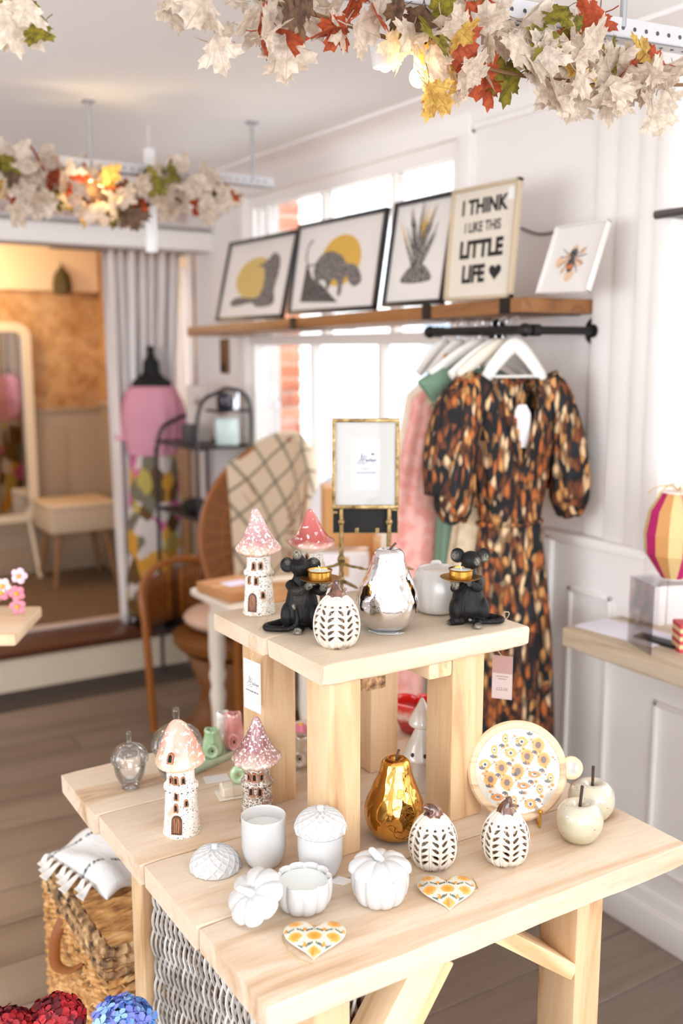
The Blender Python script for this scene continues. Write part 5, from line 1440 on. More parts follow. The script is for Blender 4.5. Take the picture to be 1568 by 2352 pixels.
def hanger(t, w, mat, zh, drop=.10, thick=.010, bar=True):
    """t local: x along shoulders, z up; hook at origin (on the rail)"""
    m = Mesh(); m.tube(bez([(.012, 0, .004), (.010, 0, .016), (0, 0, .020), (-.012, 0, .012), (-.014, 0, -.002), (-.004, 0, -.016), (0, 0, -.030), (0, 0, zh)], 5), .0016, 6); m.build('hook', WIRE, t)
    m = Mesh(); n = 18; pts = []
    for i in range(n+1):
        u = i/n*2-1; z = zh-.004-(drop)*(abs(u)**1.35); pts.append((u*w, 0, z))
    m.tube(pts, [thick*(1.25-.35*abs(i/n*2-1)) for i in range(n+1)], 10, flat=1.6)
    if bar: m.tube([(-w*.9, 0, zh-drop*.95), (w*.9, 0, zh-drop*.95)], .004, 8)
    return m.build('hanger', mat, t)
def cloth_tube(m, rings, nu=72, fold=.0, nf=9, seed=0, M=None, deep=1.0):
    """rings: (z, halfwidth x, halfdepth y, cx, cy) top to bottom; folds grow downward"""
    zs = rings
    def fn(u, v):
        i = v*(len(zs)-1); k = min(int(i), len(zs)-2); t = i-k
        a_ = [zs[k][j]+(zs[k+1][j]-zs[k][j])*t for j in range(5)]
        a = 2*pi*u
        w = 1+fold*v**.8*(cos(nf*a+seed)+.5*cos((nf*2+1)*a+2*seed+v*3))
        nn = .10*noise.noise(Vector((cos(a)*2+seed, sin(a)*2, v*6)))*fold*4
        c = abs(cos(a))**.75*(1 if cos(a) >= 0 else -1); s_ = abs(sin(a))**.85*(1 if sin(a) >= 0 else -1)
        return (a_[3]+a_[1]*c*(w+nn), a_[4]+a_[2]*s_*(w*1.0+nn*3)*deep, a_[0])
    m.grid(fn, nu, (len(zs)-1)*8, cu=True, M=M)
def garment(name, label, cat, y, mat, hmat, bodies, hw=.17, zh=-.055, rz=0.0, drop=.085, group=None, extra=None, bar=True):
    t = thing(name, label, cat, (RX, y, 1.684), rz, group)
    hg = hanger(t, hw, hmat, zh, drop, bar=bar)
    return t
WHH = plain('white_hanger', (238, 235, 230), .4)
FLO, nt, b = _new('autumn_leaf_fabric')
v = coords(nt, (1, 1, .38), var=0); vo = N(nt, 'ShaderNodeTexVoronoi'); vo.inputs['Scale'].default_value = 72; vo.inputs['Randomness'].default_value = 1
dn = N(nt, 'ShaderNodeTexNoise'); dn.inputs['Scale'].default_value = 18; nt.links.new(v, dn.inputs['Vector'])
dv = N(nt, 'ShaderNodeVectorMath', operation='MULTIPLY_ADD'); dv.inputs[1].default_value = (.045, .045, .045); nt.links.new(dn.outputs['Color'], dv.inputs[0]); nt.links.new(v, dv.inputs[2])
nt.links.new(dv.outputs[0], vo.inputs['Vector'])
sep = N(nt, 'ShaderNodeSeparateColor'); nt.links.new(vo.outputs['Color'], sep.inputs[0])
c = ramp(nt, sep.outputs[0], [(0, (16, 14, 20)), (.20, (24, 28, 38)), (.30, (100, 52, 26)), (.44, (184, 102, 46)), (.60, (206, 146, 84)), (.74, (230, 194, 150)), (.86, (36, 24, 22)), (.93, (140, 76, 40))], 'CONSTANT')
edge = ramp(nt, vo.outputs['Distance'], [(.30, (255, 255, 255)), (.62, (60, 50, 48))])
nt.links.new(mixc(nt, .75, c, edge, 'MULTIPLY'), b.inputs['Base Color']); b.inputs['Roughness'].default_value = .8
# floral maxi dress, nearest on the rail, facing the room
fd = thing('floral_maxi_dress', 'long autumn leaf print dress on a white hanger nearest on the rail', 'dress', (1.86, 2.085, 1.684), FACE+.30)
hanger(fd, .088, WHH, -.050, .095, .011)
m = Mesh()
rings = [(-.150, .105, .030, 0, .0), (-.17, .135, .042, 0, 0), (-.22, .135, .052, 0, 0), (-.30, .125, .055, 0, 0), (-.40, .112, .052, 0, 0), (-.50, .095, .046, 0, 0), (-.545, .090, .044, 0, 0), (-.58, .096, .048, 0, 0), (-.70, .115, .06, 0, 0), (-.90, .135, .075, 0, 0), (-1.20, .150, .085, 0, 0), (-1.42, .165, .095, .0, 0)]
m2 = Mesh()
def dress_fn(u, v):
    i = v*(len(rings)-1); k = min(int(i), len(rings)-2); t = i-k
    a_ = [rings[k][j]+(rings[k+1][j]-rings[k][j])*t for j in range(5)]
    a = 2*pi*u; fold = .10*min(1, max(0, (v-.05)*2))
    w = 1+fold*(cos(11*a+1)*.6+.5*cos(17*a+2+v*5))*(.5+.5*v)
    pin = 1-.0*v
    x = a_[1]*cos(a)*w; y = a_[2]*sin(a)*w
    return (x, y, a_[0])
# v neck: leave the front (local -y) open in a wedge at the top
nu, nv = 120, 88
vs = [dress_fn(i/nu, j/nv) for j in range(nv+1) for i in range(nu)]
fs = []
for j in range(nv):
    for i in range(nu):
        q = (j*nu+i, j*nu+(i+1) % nu, (j+1)*nu+(i+1) % nu, (j+1)*nu+i)
        x, y, z = vs[q[0]]
        if y < 0 and z > -.36 and abs(x-.008) < .050*(z+.36)/.20: continue
        fs.append((q[0], q[3], q[2], q[1]))
m.add(vs, fs)
bodice = m.build('bodice_and_skirt', FLO, fd, angle=180); so = bodice.modifiers.new('cloth', 'SOLIDIFY'); so.thickness = .003
for sx in (-1, 1):
    m = Mesh()
    sp_ = bez([(sx*.095, 0, -.150), (sx*.132, -.004, -.205), (sx*.160, -.008, -.30), (sx*.176, -.012, -.40), (sx*.178, -.014, -.48), (sx*.176, -.014, -.525)], 6)
    rr = bez([(.042, 0, 0), (.047, 0, 0), (.052, 0, 0), (.056, 0, 0), (.054, 0, 0), (.036, 0, 0)], 6)
    m.tube(sp_, [q.x for q in rr], 40)
    c0_ = Vector(sp_[0])
    out = []
    for idx, (x, y, z) in enumerate(m.v):
        k = (idx//40)/len(sp_); a = (idx % 40)/40*2*pi
        s_ = 1+.09*cos(9*a+sx)*k
        C = sp_[min(idx//40, len(sp_)-1)]
        out.append((C.x+(x-C.x)*s_, C.y+(y-C.y)*s_, C.z+(z-C.z)*s_))
    m.v = out; m.tube([Vector(sp_[-1])+Vector((.030*cos(a), .022*sin(a), -.006*cos(3*a))) for a in [2*pi*i/20 for i in range(20)]], .009, 8, closed=True)
    m.build('sleeve', FLO, fd, angle=180)
m = Mesh(); 
for sx in (-1, 1): m.tube(bez([(sx*.062, -.02, -.146), (sx*.055, -.045, -.20), (sx*.034, -.060, -.28), (sx*.006, -.062, -.38)], 5), .006, 8)
m.build('neck_edging', FLO, fd, angle=180)
m = Mesh(); m.tube([(.095*cos(a), .047*sin(a), -.545) for a in [2*pi*i/40 for i in range(40)]], .008, 8, closed=True); m.build('waistband', FLO, fd, angle=180)
m = Mesh(); m.box((0, .030, -.175), (.055, .002, .035)); m.build('neck_label', plain('label_white', (236, 228, 226), .7), fd, smooth=False)
tgd = thing('garment_tag', 'white paper garment tag hanging in the neckline of the floral dress', 'tag', fd.matrix_world @ Vector((0, 0, 0)) + Vector((1.86, 2.085, 1.684))+Matrix.Rotation(FACE+.30, 3, 'Z') @ Vector((.004, -.045, -.270)), FACE+.30)
m = Mesh(); m.prism([(-.026, -.055), (-.018, -.062), (.018, -.062), (.026, -.055), (.026, .030), (.012, .055), (-.012, .055), (-.026, .030)], 0, .001, M=Matrix.Rotation(pi/2, 4, 'X')); m.build('card', plain('tag_white', (236, 232, 236), .6), tgd, smooth=False)
m = Mesh(); m.tube([(0, 0, .050), (-.004, .004, .085), (.004, .012, .11)], .001, 5); m.build('string', TWINE, tgd)
# the garments behind it: beige frilled dress, green dress, tan skirt on clip hanger, pink dress
BEI = mottled('beige_linen', [(.4, (196, 172, 140)), (.6, (216, 194, 164))], 40, rough=.85)
GRN_ = plain('sage_cloth', (112, 140, 118), .8); PNK = mottled('pink_gauze', [(.40, (226, 152, 140)), (.6, (236, 182, 172))], 30, rough=.85)
CRE = mottled('cream_gauze', [(.4, (226, 210, 190)), (.6, (236, 224, 208))], 20, rough=.85)
def hung(name, label, cat, y, rz, mat, rings, hw, hmat, sleeves=None, nf=8, seed=0, hang=True, x=1.86, fold=.10, frill=None, bar=False, zh=-.05):
    t = thing(name, label, cat, (x, y, 1.684), rz)
    if hang: hanger(t, hw, hmat, zh, .085, .010, bar=bar)
    m = Mesh(); cloth_tube(m, rings, fold=fold, nf=nf, seed=seed); b_ = m.build('body', mat, t, angle=180)
    so = b_.modifiers.new('cloth', 'SOLIDIFY'); so.thickness = .003
    if sleeves:
        for sx in (-1, 1):
            m = Mesh(); pts = bez([(sx*a, b, c) for a, b, c in sleeves[0]], 6); rr = bez([(r, 0, 0) for r in sleeves[1]], 6)
            m.tube(pts, [q.x for q in rr], 24)
            m.build('sleeve', mat, t, angle=180)
    if frill:
        m = Mesh()
        for sx in (-1, 1):
            m.grid(lambda u, v: (sx*(.10+.07*v+.012*sin(u*34)*v), .05*cos(u*pi)*(1+.3*v)+.01*sin(u*29), -.155-.10*u-.05*v+.010*cos(u*31)*v), 60, 5)
        m.build('frill', mat, t, angle=180)
    return t
hung('beige_frilled_dress', 'beige dress with frilled shoulders hanging behind the leaf print dress', 'dress', 2.165, FACE+.5, BEI, [(-.150, .10, .03, -.0, 0), (-.19, .125, .045, 0, 0), (-.40, .115, .05, 0, 0), (-.52, .11, .05, 0, 0), (-.8, .14, .06, 0, 0), (-1.35, .19, .08, 0, 0)], .15, WHH, nf=9, seed=1, frill=True)
hung('leaf_print_blouse', 'leaf print blouse on a cream hanger between the two dresses', 'blouse', 2.135, FACE+.45, FLO, [(-.145, .09, .03, -.02, 0), (-.19, .13, .045, -.01, 0), (-.36, .13, .05, 0, 0), (-.50, .125, .05, 0, 0)], .14, plain('cream_hanger', (232, 222, 206), .4), sleeves=([(.095, 0, -.16), (.155, -.01, -.22), (.190, -.02, -.34), (.200, -.02, -.46)], [.042, .055, .062, .050]), seed=3)
hung('green_dress', 'sage green dress hanging behind the beige frilled dress', 'dress', 2.235, FACE+.55, GRN_, [(-.120, .10, .02, -.04, 0), (-.155, .17, .035, -.04, 0), (-.22, .13, .045, -.02, 0), (-.45, .09, .05, -.02, 0), (-.8, .09, .05, -.04, 0), (-1.25, .11, .06, -.05, 0)], .17, WHH, nf=7, seed=2)
hung('pink_dress', 'long pink gauze dress hanging near the window end of the rail', 'dress', 2.33, FACE+.5, PNK, [(-.17, .05, .03, -.04, 0), (-.21, .10, .04, -.05, 0), (-.45, .13, .05, -.07, 0), (-.75, .16, .05, -.08, 0), (-1.35, .16, .06, -.06, 0)], .10, WHH, nf=6, seed=5, fold=.12)
hung('cream_dress', 'pale cream dress at the window end of the rail', 'dress', 2.40, FACE+.5, CRE, [(-.15, .03, .02, -.03, 0), (-.20, .07, .035, -.05, 0), (-.5, .11, .05, -.07, 0), (-1.1, .15, .06, -.08, 0)], .09, WHH, nf=6, seed=7)
ch = thing('clip_hanger', 'orange wooden clip hanger on the rail above the pink dress', 'hanger', (1.86, 2.30, 1.684), FACE+.3)
m = Mesh(); m.tube(bez([(.012, 0, .004), (0, 0, .020), (-.014, 0, .002), (0, 0, -.03), (0, 0, -.085)], 5), .0016, 6); m.build('hook', WIRE, ch)
m = Mesh(); m.box((0, 0, -.095), (.13, .014, .028), bev=.004); m.build('bar', plain('orange_wood', (196, 112, 44), .45), ch)
for sx in (-.045, .045): m = Mesh(); m.box((sx, -.004, -.125), (.018, .016, .045), bev=.003); m.build('clip', WIRE, ch)

# ================================================================== REAR ROOM: CURTAIN, MANNEQUIN, MIRROR, STOOL
CURT = mottled('curtain_voile', [(.4, (214, 206, 204)), (.6, (230, 224, 222))], 4, (6, 6, .5), rough=.8)
cu = thing('curtain', 'full length pale curtain gathered beside the rear room opening', 'curtain', (1.86, 4.88, .2))
def cf(u, v):
    top = (1.672-1.86, 2.06-1.86); bot = (1.66-1.86, 1.76-1.86) 
    pinch = exp(-((v-.55)/.28)**2)*.0
    x0 = (1.665+.085*(v**1.5 if v < .75 else .66)+.0)-1.86; x0 = 1.665-1.86+.035*v
    x1 = 2.07-1.86-.10*v
    x = x0+(x1-x0)*u
    y = .030*sin(u*pi*15+v*1.5)*(1-.2*v)+.012*sin(u*31+v*4)
    return (x, y, (1-v)*1.89+.004)
m = Mesh(); m.grid(cf, 150, 30); o = m.build('drape', CURT, cu, angle=180); so = o.modifiers.new('c', 'SOLIDIFY'); so.thickness = .003
cp_ = Mesh(); cp_.tube([(-.45, 0, 1.90), (.24, 0, 1.90)], .012, 10); cp_.build('pole', plain('pewter', (112, 110, 108), .35, .8), cu)
MY = 4.80
mn = thing('dress_form', 'black tailor dummy neck above the pink blouse', 'mannequin', (1.87, MY, .2), FACE)
m = Mesh(); m.lathe([(.0005, 1.435), (.014, 1.430), (.019, 1.415), (.014, 1.396), (.017, 1.388), (.022, 1.383), (.020, 1.372), (.036, 1.362), (.040, 1.34), (.044, 1.30), (.066, 1.275), (.098, 1.256), (.105, 1.22), (.105, .95), (.10, .80), (.0005, .80)], 32, fn=lambda r, z, a: (r*(1 if z > 1.30 else (1-.25*abs(sin(a)))), z)); m.build('torso', plain('black_jersey', (16, 14, 16), .8), mn)
m = Mesh(); m.tube([(0, 0, .03), (0, 0, .82)], .014, 10); m.lathe([(.14, 0), (.14, .012), (.03, .03), (.014, .05)], 28); m.build('stand', BLACK, mn)
PKB = plain('pink_knit', (214, 150, 168), .85)
pk = thing('pink_blouse', 'pink knitted top with wide sleeves worn by the dress form', 'top', (1.87, MY, .2), FACE)
m = Mesh(); cloth_tube(m, [(1.232, .108, .080, 0, 0), (1.215, .125, .10, 0, 0), (1.15, .145, .115, 0, 0), (1.05, .150, .12, 0, 0), (.95, .135, .115, 0, 0), (.90, .125, .11, 0, 0), (.885, .118, .10, 0, 0)], fold=.06, nf=11); m.build('body', PKB, pk, angle=180)
for sx in (-1, 1):
    m = Mesh(); pts = bez([(sx*.100, 0, 1.195), (sx*.128, 0, 1.12), (sx*.142, -.006, 1.03), (sx*.150, -.01, .96)], 6); m.tube(pts, [.034+.0006*k for k in range(len(pts))], 20); m.build('sleeve', PKB, pk, angle=180)
SKM, nt, b = _new('abstract_print'); v = coords(nt, (1, 1, .7)); vo = N(nt, 'ShaderNodeTexVoronoi'); vo.inputs['Scale'].default_value = 15; nt.links.new(v, vo.inputs['Vector']); sep = N(nt, 'ShaderNodeSeparateColor'); nt.links.new(vo.outputs['Color'], sep.inputs[0])
nt.links.new(ramp(nt, sep.outputs[0], [(0, (204, 192, 186)), (.24, (206, 148, 48)), (.40, (176, 158, 78)), (.52, (96, 66, 24)), (.66, (196, 96, 144)), (.78, (204, 192, 186)), (.86, (112, 106, 86))], 'CONSTANT'), b.inputs['Base Color']); b.inputs['Roughness'].default_value = .8
sk = thing('print_skirt', 'long skirt with abstract yellow, brown and pink print on the dress form', 'skirt', (1.87, MY, .2), FACE)
m = Mesh(); cloth_tube(m, [(.91, .108, .090, 0, 0), (.86, .115, .10, 0, 0), (.6, .130, .11, 0, 0), (.3, .135, .11, -.01, 0), (.05, .130, .11, -.02, 0)], fold=.06, nf=8, seed=2); o = m.build('cloth', SKM, sk, angle=180); so = o.modifiers.new('c', 'SOLIDIFY'); so.thickness = .003
# mirror with rounded cream frame against the rear wall
mi0 = on_y(-10, 740, YR-.06); mi1 = on_y(86, 1165, YR-.06)
mr = thing('standing_mirror', 'tall mirror in a thick cream rounded frame against the rear wall', 'mirror', ((mi0.x+mi1.x)/2-.20, YR-.07, .2))
w_ = .42; x1_ = mi1.x-((mi0.x+mi1.x)/2-.20); zt_ = mi0.z-.2
def rr_outline(w, h, r, z0=0):
    pts = []
    for (cx, cy, a0) in ((w-r, h-r, 0), (-w+r, h-r, 90), (-w+r, z0+r, 180), (w-r, z0+r, 270)):
        for k in range(7): a = radians(a0+k*15); pts.append((cx+r*cos(a), cy+r*sin(a)))
    return pts
ww = x1_
o1 = rr_outline(ww, zt_, .09, .35); o2 = rr_outline(ww-.055, zt_-.055, .05, .40)
m = Mesh(); n_ = len(o1)
m.add([(x, -.03, z) for x, z in o1]+[(x, -.03, z) for x, z in o2]+[(x, .01, z) for x, z in o1]+[(x, -.01, z) for x, z in o2], [(i, (i+1) % n_, n_+(i+1) % n_, n_+i) for i in range(n_)]+[(i, 2*n_+i, 2*n_+(i+1) % n_, (i+1) % n_) for i in range(n_)]+[(n_+i, n_+(i+1) % n_, 3*n_+(i+1) % n_, 3*n_+i) for i in range(n_)])
m.build('frame', plain('cream_frame', (226, 206, 176), .45), mr, angle=40)
m = Mesh(); m.add([(x, -.012, z) for x, z in o2], [tuple(range(n_))]); m.build('glass', plain('mirror_glass', (215, 220, 226), .03, 1.0), mr, smooth=False)
for sx in (-1, 1): m = Mesh(); m.tube([(sx*ww*.8, -.01, .36), (sx*ww*.9, -.10, 0)], .014, 8); m.build('foot', plain('cream_frame', (226, 206, 176), .45), mr)
# upholstered stool on splayed legs
s0 = Vector((1.80, 6.07, .2))
st_ = thing('stool', 'square cream upholstered stool on splayed wooden legs', 'stool', (s0.x+.02, s0.y-.06, .2), 0)
m = Mesh(); m.box((0, 0, .40), (.42, .38, .15), bev=.018, seg=3); m.build('seat', plain('cream_uphol', (206, 184, 156), .8), st_)
m = Mesh(); m.box((0, 0, .485), (.43, .39, .035), bev=.014, seg=3); m.build('lid_cushion', plain('cream_uphol2', (214, 192, 162), .8), st_)
for sx in (-1, 1):
    for sy in (-1, 1): m = Mesh(); m.tube([(sx*.14, sy*.12, .33), (sx*.19, sy*.17, 0)], [.020, .012], 10); m.build('leg', wood('stool_leg', (150, 106, 66), (126, 84, 50), (96, 60, 34), 'Z', knots=False), st_)
# dark lantern hanging by the corner of the wallpaper
ln0 = on_y(150, 640, YR-.12)
lt = thing('hanging_lantern', 'dark green metal lantern hanging against the ochre wallpaper', 'lantern', (ln0.x-.02, YR-.12, ln0.z-.10))
m = Mesh(); m.lathe([(.02, 0), (.055, .01), (.060, .06), (.050, .12), (.022, .155), (.010, .17)], 8); m.build('shade', plain('verdigris', (84, 70, 34), .6, .3), lt)
m = Mesh(); m.tube([(0, 0, .17), (0, 0, .19), (0, .10, .20)], .005, 6); m.build('hook', BLACK, lt)
# ================================================================== CEILING RAILS WITH LEAF GARLANDS
STEEL = plain('slotted_steel', (206, 206, 210), .4, .35)
HOLE = plain('slot_dark', (70, 68, 70), .8)
def slotted_rail(label, a, b, rods, group='slotted ceiling rails'):
    a = Vector(a); b = Vector(b); d = (b-a); L = d.length; ang = math.atan2(d.y, d.x)
    t = thing('ceiling_rail', label, 'rail', a, ang)
    m = Mesh(); m.span((0, 0, 0), (L, .0025, .036)); m.span((0, 0, 0), (L, .036, .0025)); m.build('angle_iron', STEEL, t, smooth=False)
    h = Mesh(); n = int(L/.028)
    for k in range(n):
        x = .014+k*.028
        h.lathe([(.0005, 0), (.0042, 0)], 8, M=Matrix.Translation((x, -.0004, .018)) @ Matrix.Rotation(pi/2, 4, 'X'), caps=False)
        h.lathe([(.0005, 0), (.0042, 0)], 8, M=Matrix.Translation((x, .02, -.0004)) @ Matrix.Rotation(pi, 4, 'X'), caps=False)
    h.build('slots', HOLE, t, smooth=False, kind='stuff')
    for x in rods:
        p = x*L
        m = Mesh(); m.tube([(p, .004, .02), (p, .004, ZC-a.z-.004)], .0065, 8); m.box((p, .004, ZC-a.z-.004), (.035, .035, .006)); m.build('drop_rod', plain('grey_rod', (168, 170, 174), .4, .5), t)
    return t
nrA, nrB = Vector((.25, 1.575, 2.20)), Vector((2.06, 1.352, 2.20))
slotted_rail('near white slotted rail above the display table carrying a leaf garland', nrA, nrB, (.17, .70))
frA, frB = Vector((-.10, 3.345, 2.20)), Vector((1.80, 3.345, 2.20))
slotted_rail('far white slotted rail before the rear room carrying a leaf garland', frA, frB, (.26, .64, .955))
# maple leaves: four colourings sharing two blade shapes
def leaf_mesh(seed, lobes=5):
    rnd = random.Random(seed); m = Mesh()
    tips = [(-2.15, .62), (-1.05+1.57-1.57, .86), (0, 1.0), (1.05, .86), (2.15, .62)]
    tips = [(a*.78, r) for a, r in ((-2.45, .50), (-1.30, .84), (0, 1.0), (1.30, .84), (2.45, .50))]
    out = [(0.0, -.06)]
    def P(a, r): return (r*sin(a), .32+r*.68*cos(a))
    ring = []
    for k, (a, r) in enumerate(tips):
        r *= rnd.uniform(.92, 1.06)
        ring += [P(a-.40, r*.66), P(a-.34, r*.82), P(a-.16, r*.80), P(a, r), P(a+.16, r*.80), P(a+.34, r*.82), P(a+.40, r*.66)]
        if k < 4: a2 = (a+tips[k+1][0])/2; ring.append(P(a2, .50))
    out = [(0, 0)]+ring
    out[1] = (-.16, .02) if False else out[1]
    n = len(out); c = (0, .30)
    def z(x, y): return .16*abs(x)-.22*(x*x+(y-.3)**2)+.05*sin(y*6+seed)
    vs = [(x*.5, y*.5, z(x, y)*.5) for x, y in out]+[(c[0]*.5, c[1]*.5, -.02)]
    m.add(vs, [(n, i, (i+1) % n) for i in range(n)])
    # short stalk
    m.tube([(0, 0, 0), (0.01, -.10, -.01), (.0, -.2, -.03)], .008, 4)
    return m
def leaf_mat(name, light, dark, trans=.35):
    if name in MATS: return MATS[name]
    m, nt, b = _new(name)
    tc = N(nt, 'ShaderNodeTexCoord'); sp = N(nt, 'ShaderNodeSeparateXYZ'); nt.links.new(tc.outputs['Object'], sp.inputs[0])
    ys = N(nt, 'ShaderNodeMath', operation='SUBTRACT'); ys.inputs[1].default_value = .0; nt.links.new(sp.outputs[1], ys.inputs[0])
    at = N(nt, 'ShaderNodeMath', operation='ARCTAN2'); nt.links.new(sp.outputs[0], at.inputs[0]); nt.links.new(ys.outputs[0], at.inputs[1])
    mu = N(nt, 'ShaderNodeMath', operation='MULTIPLY'); mu.inputs[1].default_value = 5.4; nt.links.new(at.outputs[0], mu.inputs[0])
    sn = N(nt, 'ShaderNodeMath', operation='SINE'); nt.links.new(mu.outputs[0], sn.inputs[0])
    ab = N(nt, 'ShaderNodeMath', operation='ABSOLUTE'); nt.links.new(sn.outputs[0], ab.inputs[0])
    vein = ramp(nt, ab.outputs[0], [(.0, (255, 255, 255)), (.10, (130, 130, 130)), (.22, (0, 0, 0))])
    nz = noise_tex(nt, coords(nt, (1, 1, 1), var=5), 9, 5, .6)
    c = ramp(nt, nz, [(.35, dark), (.62, light)])
    c = mixc(nt, vein, c, dark)
    nt.links.new(c, b.inputs['Base Color']); b.inputs['Roughness'].default_value = .7
    out = nt.nodes['Material Output']; tl = N(nt, 'ShaderNodeBsdfTranslucent'); nt.links.new(c, tl.inputs[0]); mx = N(nt, 'ShaderNodeMixShader'); mx.inputs[0].default_value = trans
    nt.links.new(b.outputs[0], mx.inputs[1]); nt.links.new(tl.outputs[0], mx.inputs[2]); nt.links.new(mx.outputs[0], out.inputs[0])
    MATS[name] = m; return m
LM = [leaf_mat('leaf_cream', (232, 218, 200), (188, 170, 152)), leaf_mat('leaf_rust', (198, 92, 48), (140, 52, 28)), leaf_mat('leaf_olive', (150, 138, 40), (84, 76, 22)), leaf_mat('leaf_gold', (220, 184, 96), (168, 124, 52)), leaf_mat('leaf_brown', (120, 90, 66), (70, 50, 38))]
LEAF = []
for k in range(5):
    row = []
    for s_ in (1, 2, 3):
        q = leaf_mesh(s_).build('leaf', LM[k], None, angle=180); me = q.data; bpy.data.objects.remove(q); row.append(me)
    LEAF.append(row)
def garland(label, line, clusters, size, seed, weights, dshift):
    rnd = random.Random(seed)
    base = Vector(line[0]); t = thing('leaf_garland', label, 'garland', base, 0)
    m = Mesh(); m.tube([Vector(p)-base for p in bez(line, 8)], .0035, 6); m.build('vine', plain('vine_brown', (126, 92, 62), .8), t)
    a = Vector(line[0]); b = Vector(line[-1]); ax = (b-a).normalized(); N_ = Vector((-ax.y, ax.x, 0))
    cnt = 0
    for (cx, cy, rx, ry, n, *force) in clusters:
        for i in range(n):
            ang = rnd.uniform(0, 6.283); rr = sqrt(rnd.random())
            x, y = cx+rx*rr*cos(ang), cy+ry*rr*sin(ang)
            r = _ray(x, y)
            # sight line meets the vertical plane of the rail, shifted to and fro a little
            off = rnd.uniform(-dshift, dshift*.6)
            s_ = ((a+N_*off-EYE).dot(N_))/r.dot(N_)
            p = EYE+r*s_
            if p.z > ZC-.03: continue
            k = force[0] if force else rnd.choices(range(5), weights)[0]
            o = bpy.data.objects.new('leaf', LEAF[k][rnd.randrange(3)]); COL.objects.link(o); o.parent = t
            o.location = p-base
            # blades mostly hang down and face the room
            nrm = Vector((rnd.uniform(-.7, .7), rnd.uniform(-1, -.15), rnd.uniform(-.55, .35))).normalized()
            tip = Vector((rnd.uniform(-1, 1), rnd.uniform(-.4, .4), rnd.uniform(-1.2, .35))).normalized()
            xx = tip.cross(nrm).normalized(); nn = xx.cross(tip).normalized()
            o.rotation_euler = Matrix((xx, tip, nn)).transposed().to_euler()
            s0 = size*rnd.uniform(.78, 1.2); o.scale = (s0, s0, s0)
            cnt += 1
    return t
near = [(40, -10, 70, 30, 5), (95, 20, 26, 40, 1, 2), (25, 35, 40, 50, 3, 0), (400, -25, 40, 35, 3, 0), (520, -5, 60, 30, 5), (500, 95, 30, 30, 2, 0), (580, 75, 14, 16, 1, 1), (620, 40, 70, 50, 8), (660, 85, 30, 40, 3, 0), (740, -5, 60, 30, 6), (790, 45, 30, 28, 3, 1), (815, 20, 50, 40, 5),
        (930, 30, 60, 40, 9), (1000, 60, 60, 50, 10), (920, 50, 14, 40, 1, 2), (1100, 40, 70, 50, 12), (960, 140, 60, 40, 7, 0), (958, 190, 30, 26, 3, 3), (1050, 170, 60, 40, 9), (1130, 170, 26, 26, 2, 1), (1075, 150, 20, 20, 1, 1), (1190, 140, 24, 40, 2, 2), (1200, 80, 70, 50, 12, 0), (1280, 100, 60, 60, 12), (1330, 90, 20, 30, 1, 1),
        (1300, 180, 50, 50, 10, 0), (1390, 130, 60, 50, 12), (1440, 190, 60, 50, 12, 0), (1500, 150, 50, 40, 8), (1510, 220, 34, 40, 4, 0), (1530, 130, 30, 20, 2, 1), (1490, 190, 30, 20, 1, 1), (1350, 20, 50, 20, 3), (1110, 0, 60, 20, 5)]
garland('autumn garland of cream and rust leaves along the near rail, top of picture', [tuple(nrA+Vector((-.1, -.02, -.01))), (.72, 1.50, 2.17), (1.05, 1.44, 2.12), (1.35, 1.41, 2.10), tuple(nrB+Vector((-.05, -.02, -.04)))], near, .122, 11, (.68, .13, .08, .07, .04), .07)
far = [(20, 390, 50, 40, 12), (60, 430, 60, 40, 12, 0), (20, 425, 16, 20, 1, 1), (75, 380, 26, 36, 4), (150, 410, 50, 30, 10), (140, 385, 16, 16, 2, 1), (120, 460, 50, 25, 8), (200, 430, 50, 40, 12), (240, 400, 20, 20, 2, 3), (230, 450, 40, 30, 9, 0), (200, 470, 16, 20, 2, 3), (300, 440, 50, 34, 10), (300, 465, 30, 14, 5, 4), (370, 430, 50, 38, 14), (330, 450, 14, 12, 1, 1), (380, 400, 22, 16, 3, 2), (450, 430, 50, 36, 12, 0), (480, 440, 14, 22, 2, 1), (520, 430, 26, 30, 5), (515, 425, 12, 10, 1, 1), (45, 350, 26, 20, 4, 0), (500, 470, 22, 16, 3)]
garland('autumn leaf garland with glowing bulb along the far rail', [(-.05, 3.32, 2.17), (.6, 3.31, 2.13), (1.2, 3.31, 2.12), (1.66, 3.32, 2.16)], far, .150, 23, (.60, .13, .10, .07, .10), .10)
# spotlights and warm bulbs in the garlands
def spot(label, c, r, L, tiltx, gl=True):
    t = thing('spotlight', label, 'lamp', c, FACE)
    m = Mesh(); M = Matrix.Rotation(tiltx, 4, 'Y'); m.lathe([(r*.80, -L/2), (r*.86, -L/2), (r, L*.15), (r*.96, L*.42), (r*.6, L/2), (.0005, L/2)], 28, M=M, caps=False); m.lathe([(.0005, -L*.42), (r*.78, -L*.42)], 28, M=M, caps=False); m.build('shade', plain('spot_white', (238, 238, 240), .35), t, angle=50)
    m = Mesh(); m.ball((0, 0, -L*.46), r*.45, 12, 8, M=M); m.build('bulb', glow('spot_bulb', (255, 226, 176), 6), t)
    m = Mesh(); m.tube([(0, 0, L/2-.005), (0, .01, L/2+.045)], .008, 8, M=M); m.build('stem', plain('spot_white', (238, 238, 240), .35), t)
    return t
spot('white spotlight cup among the near garland leaves', at_depth(882, 98, 1.83), .0265, .080, -.06)
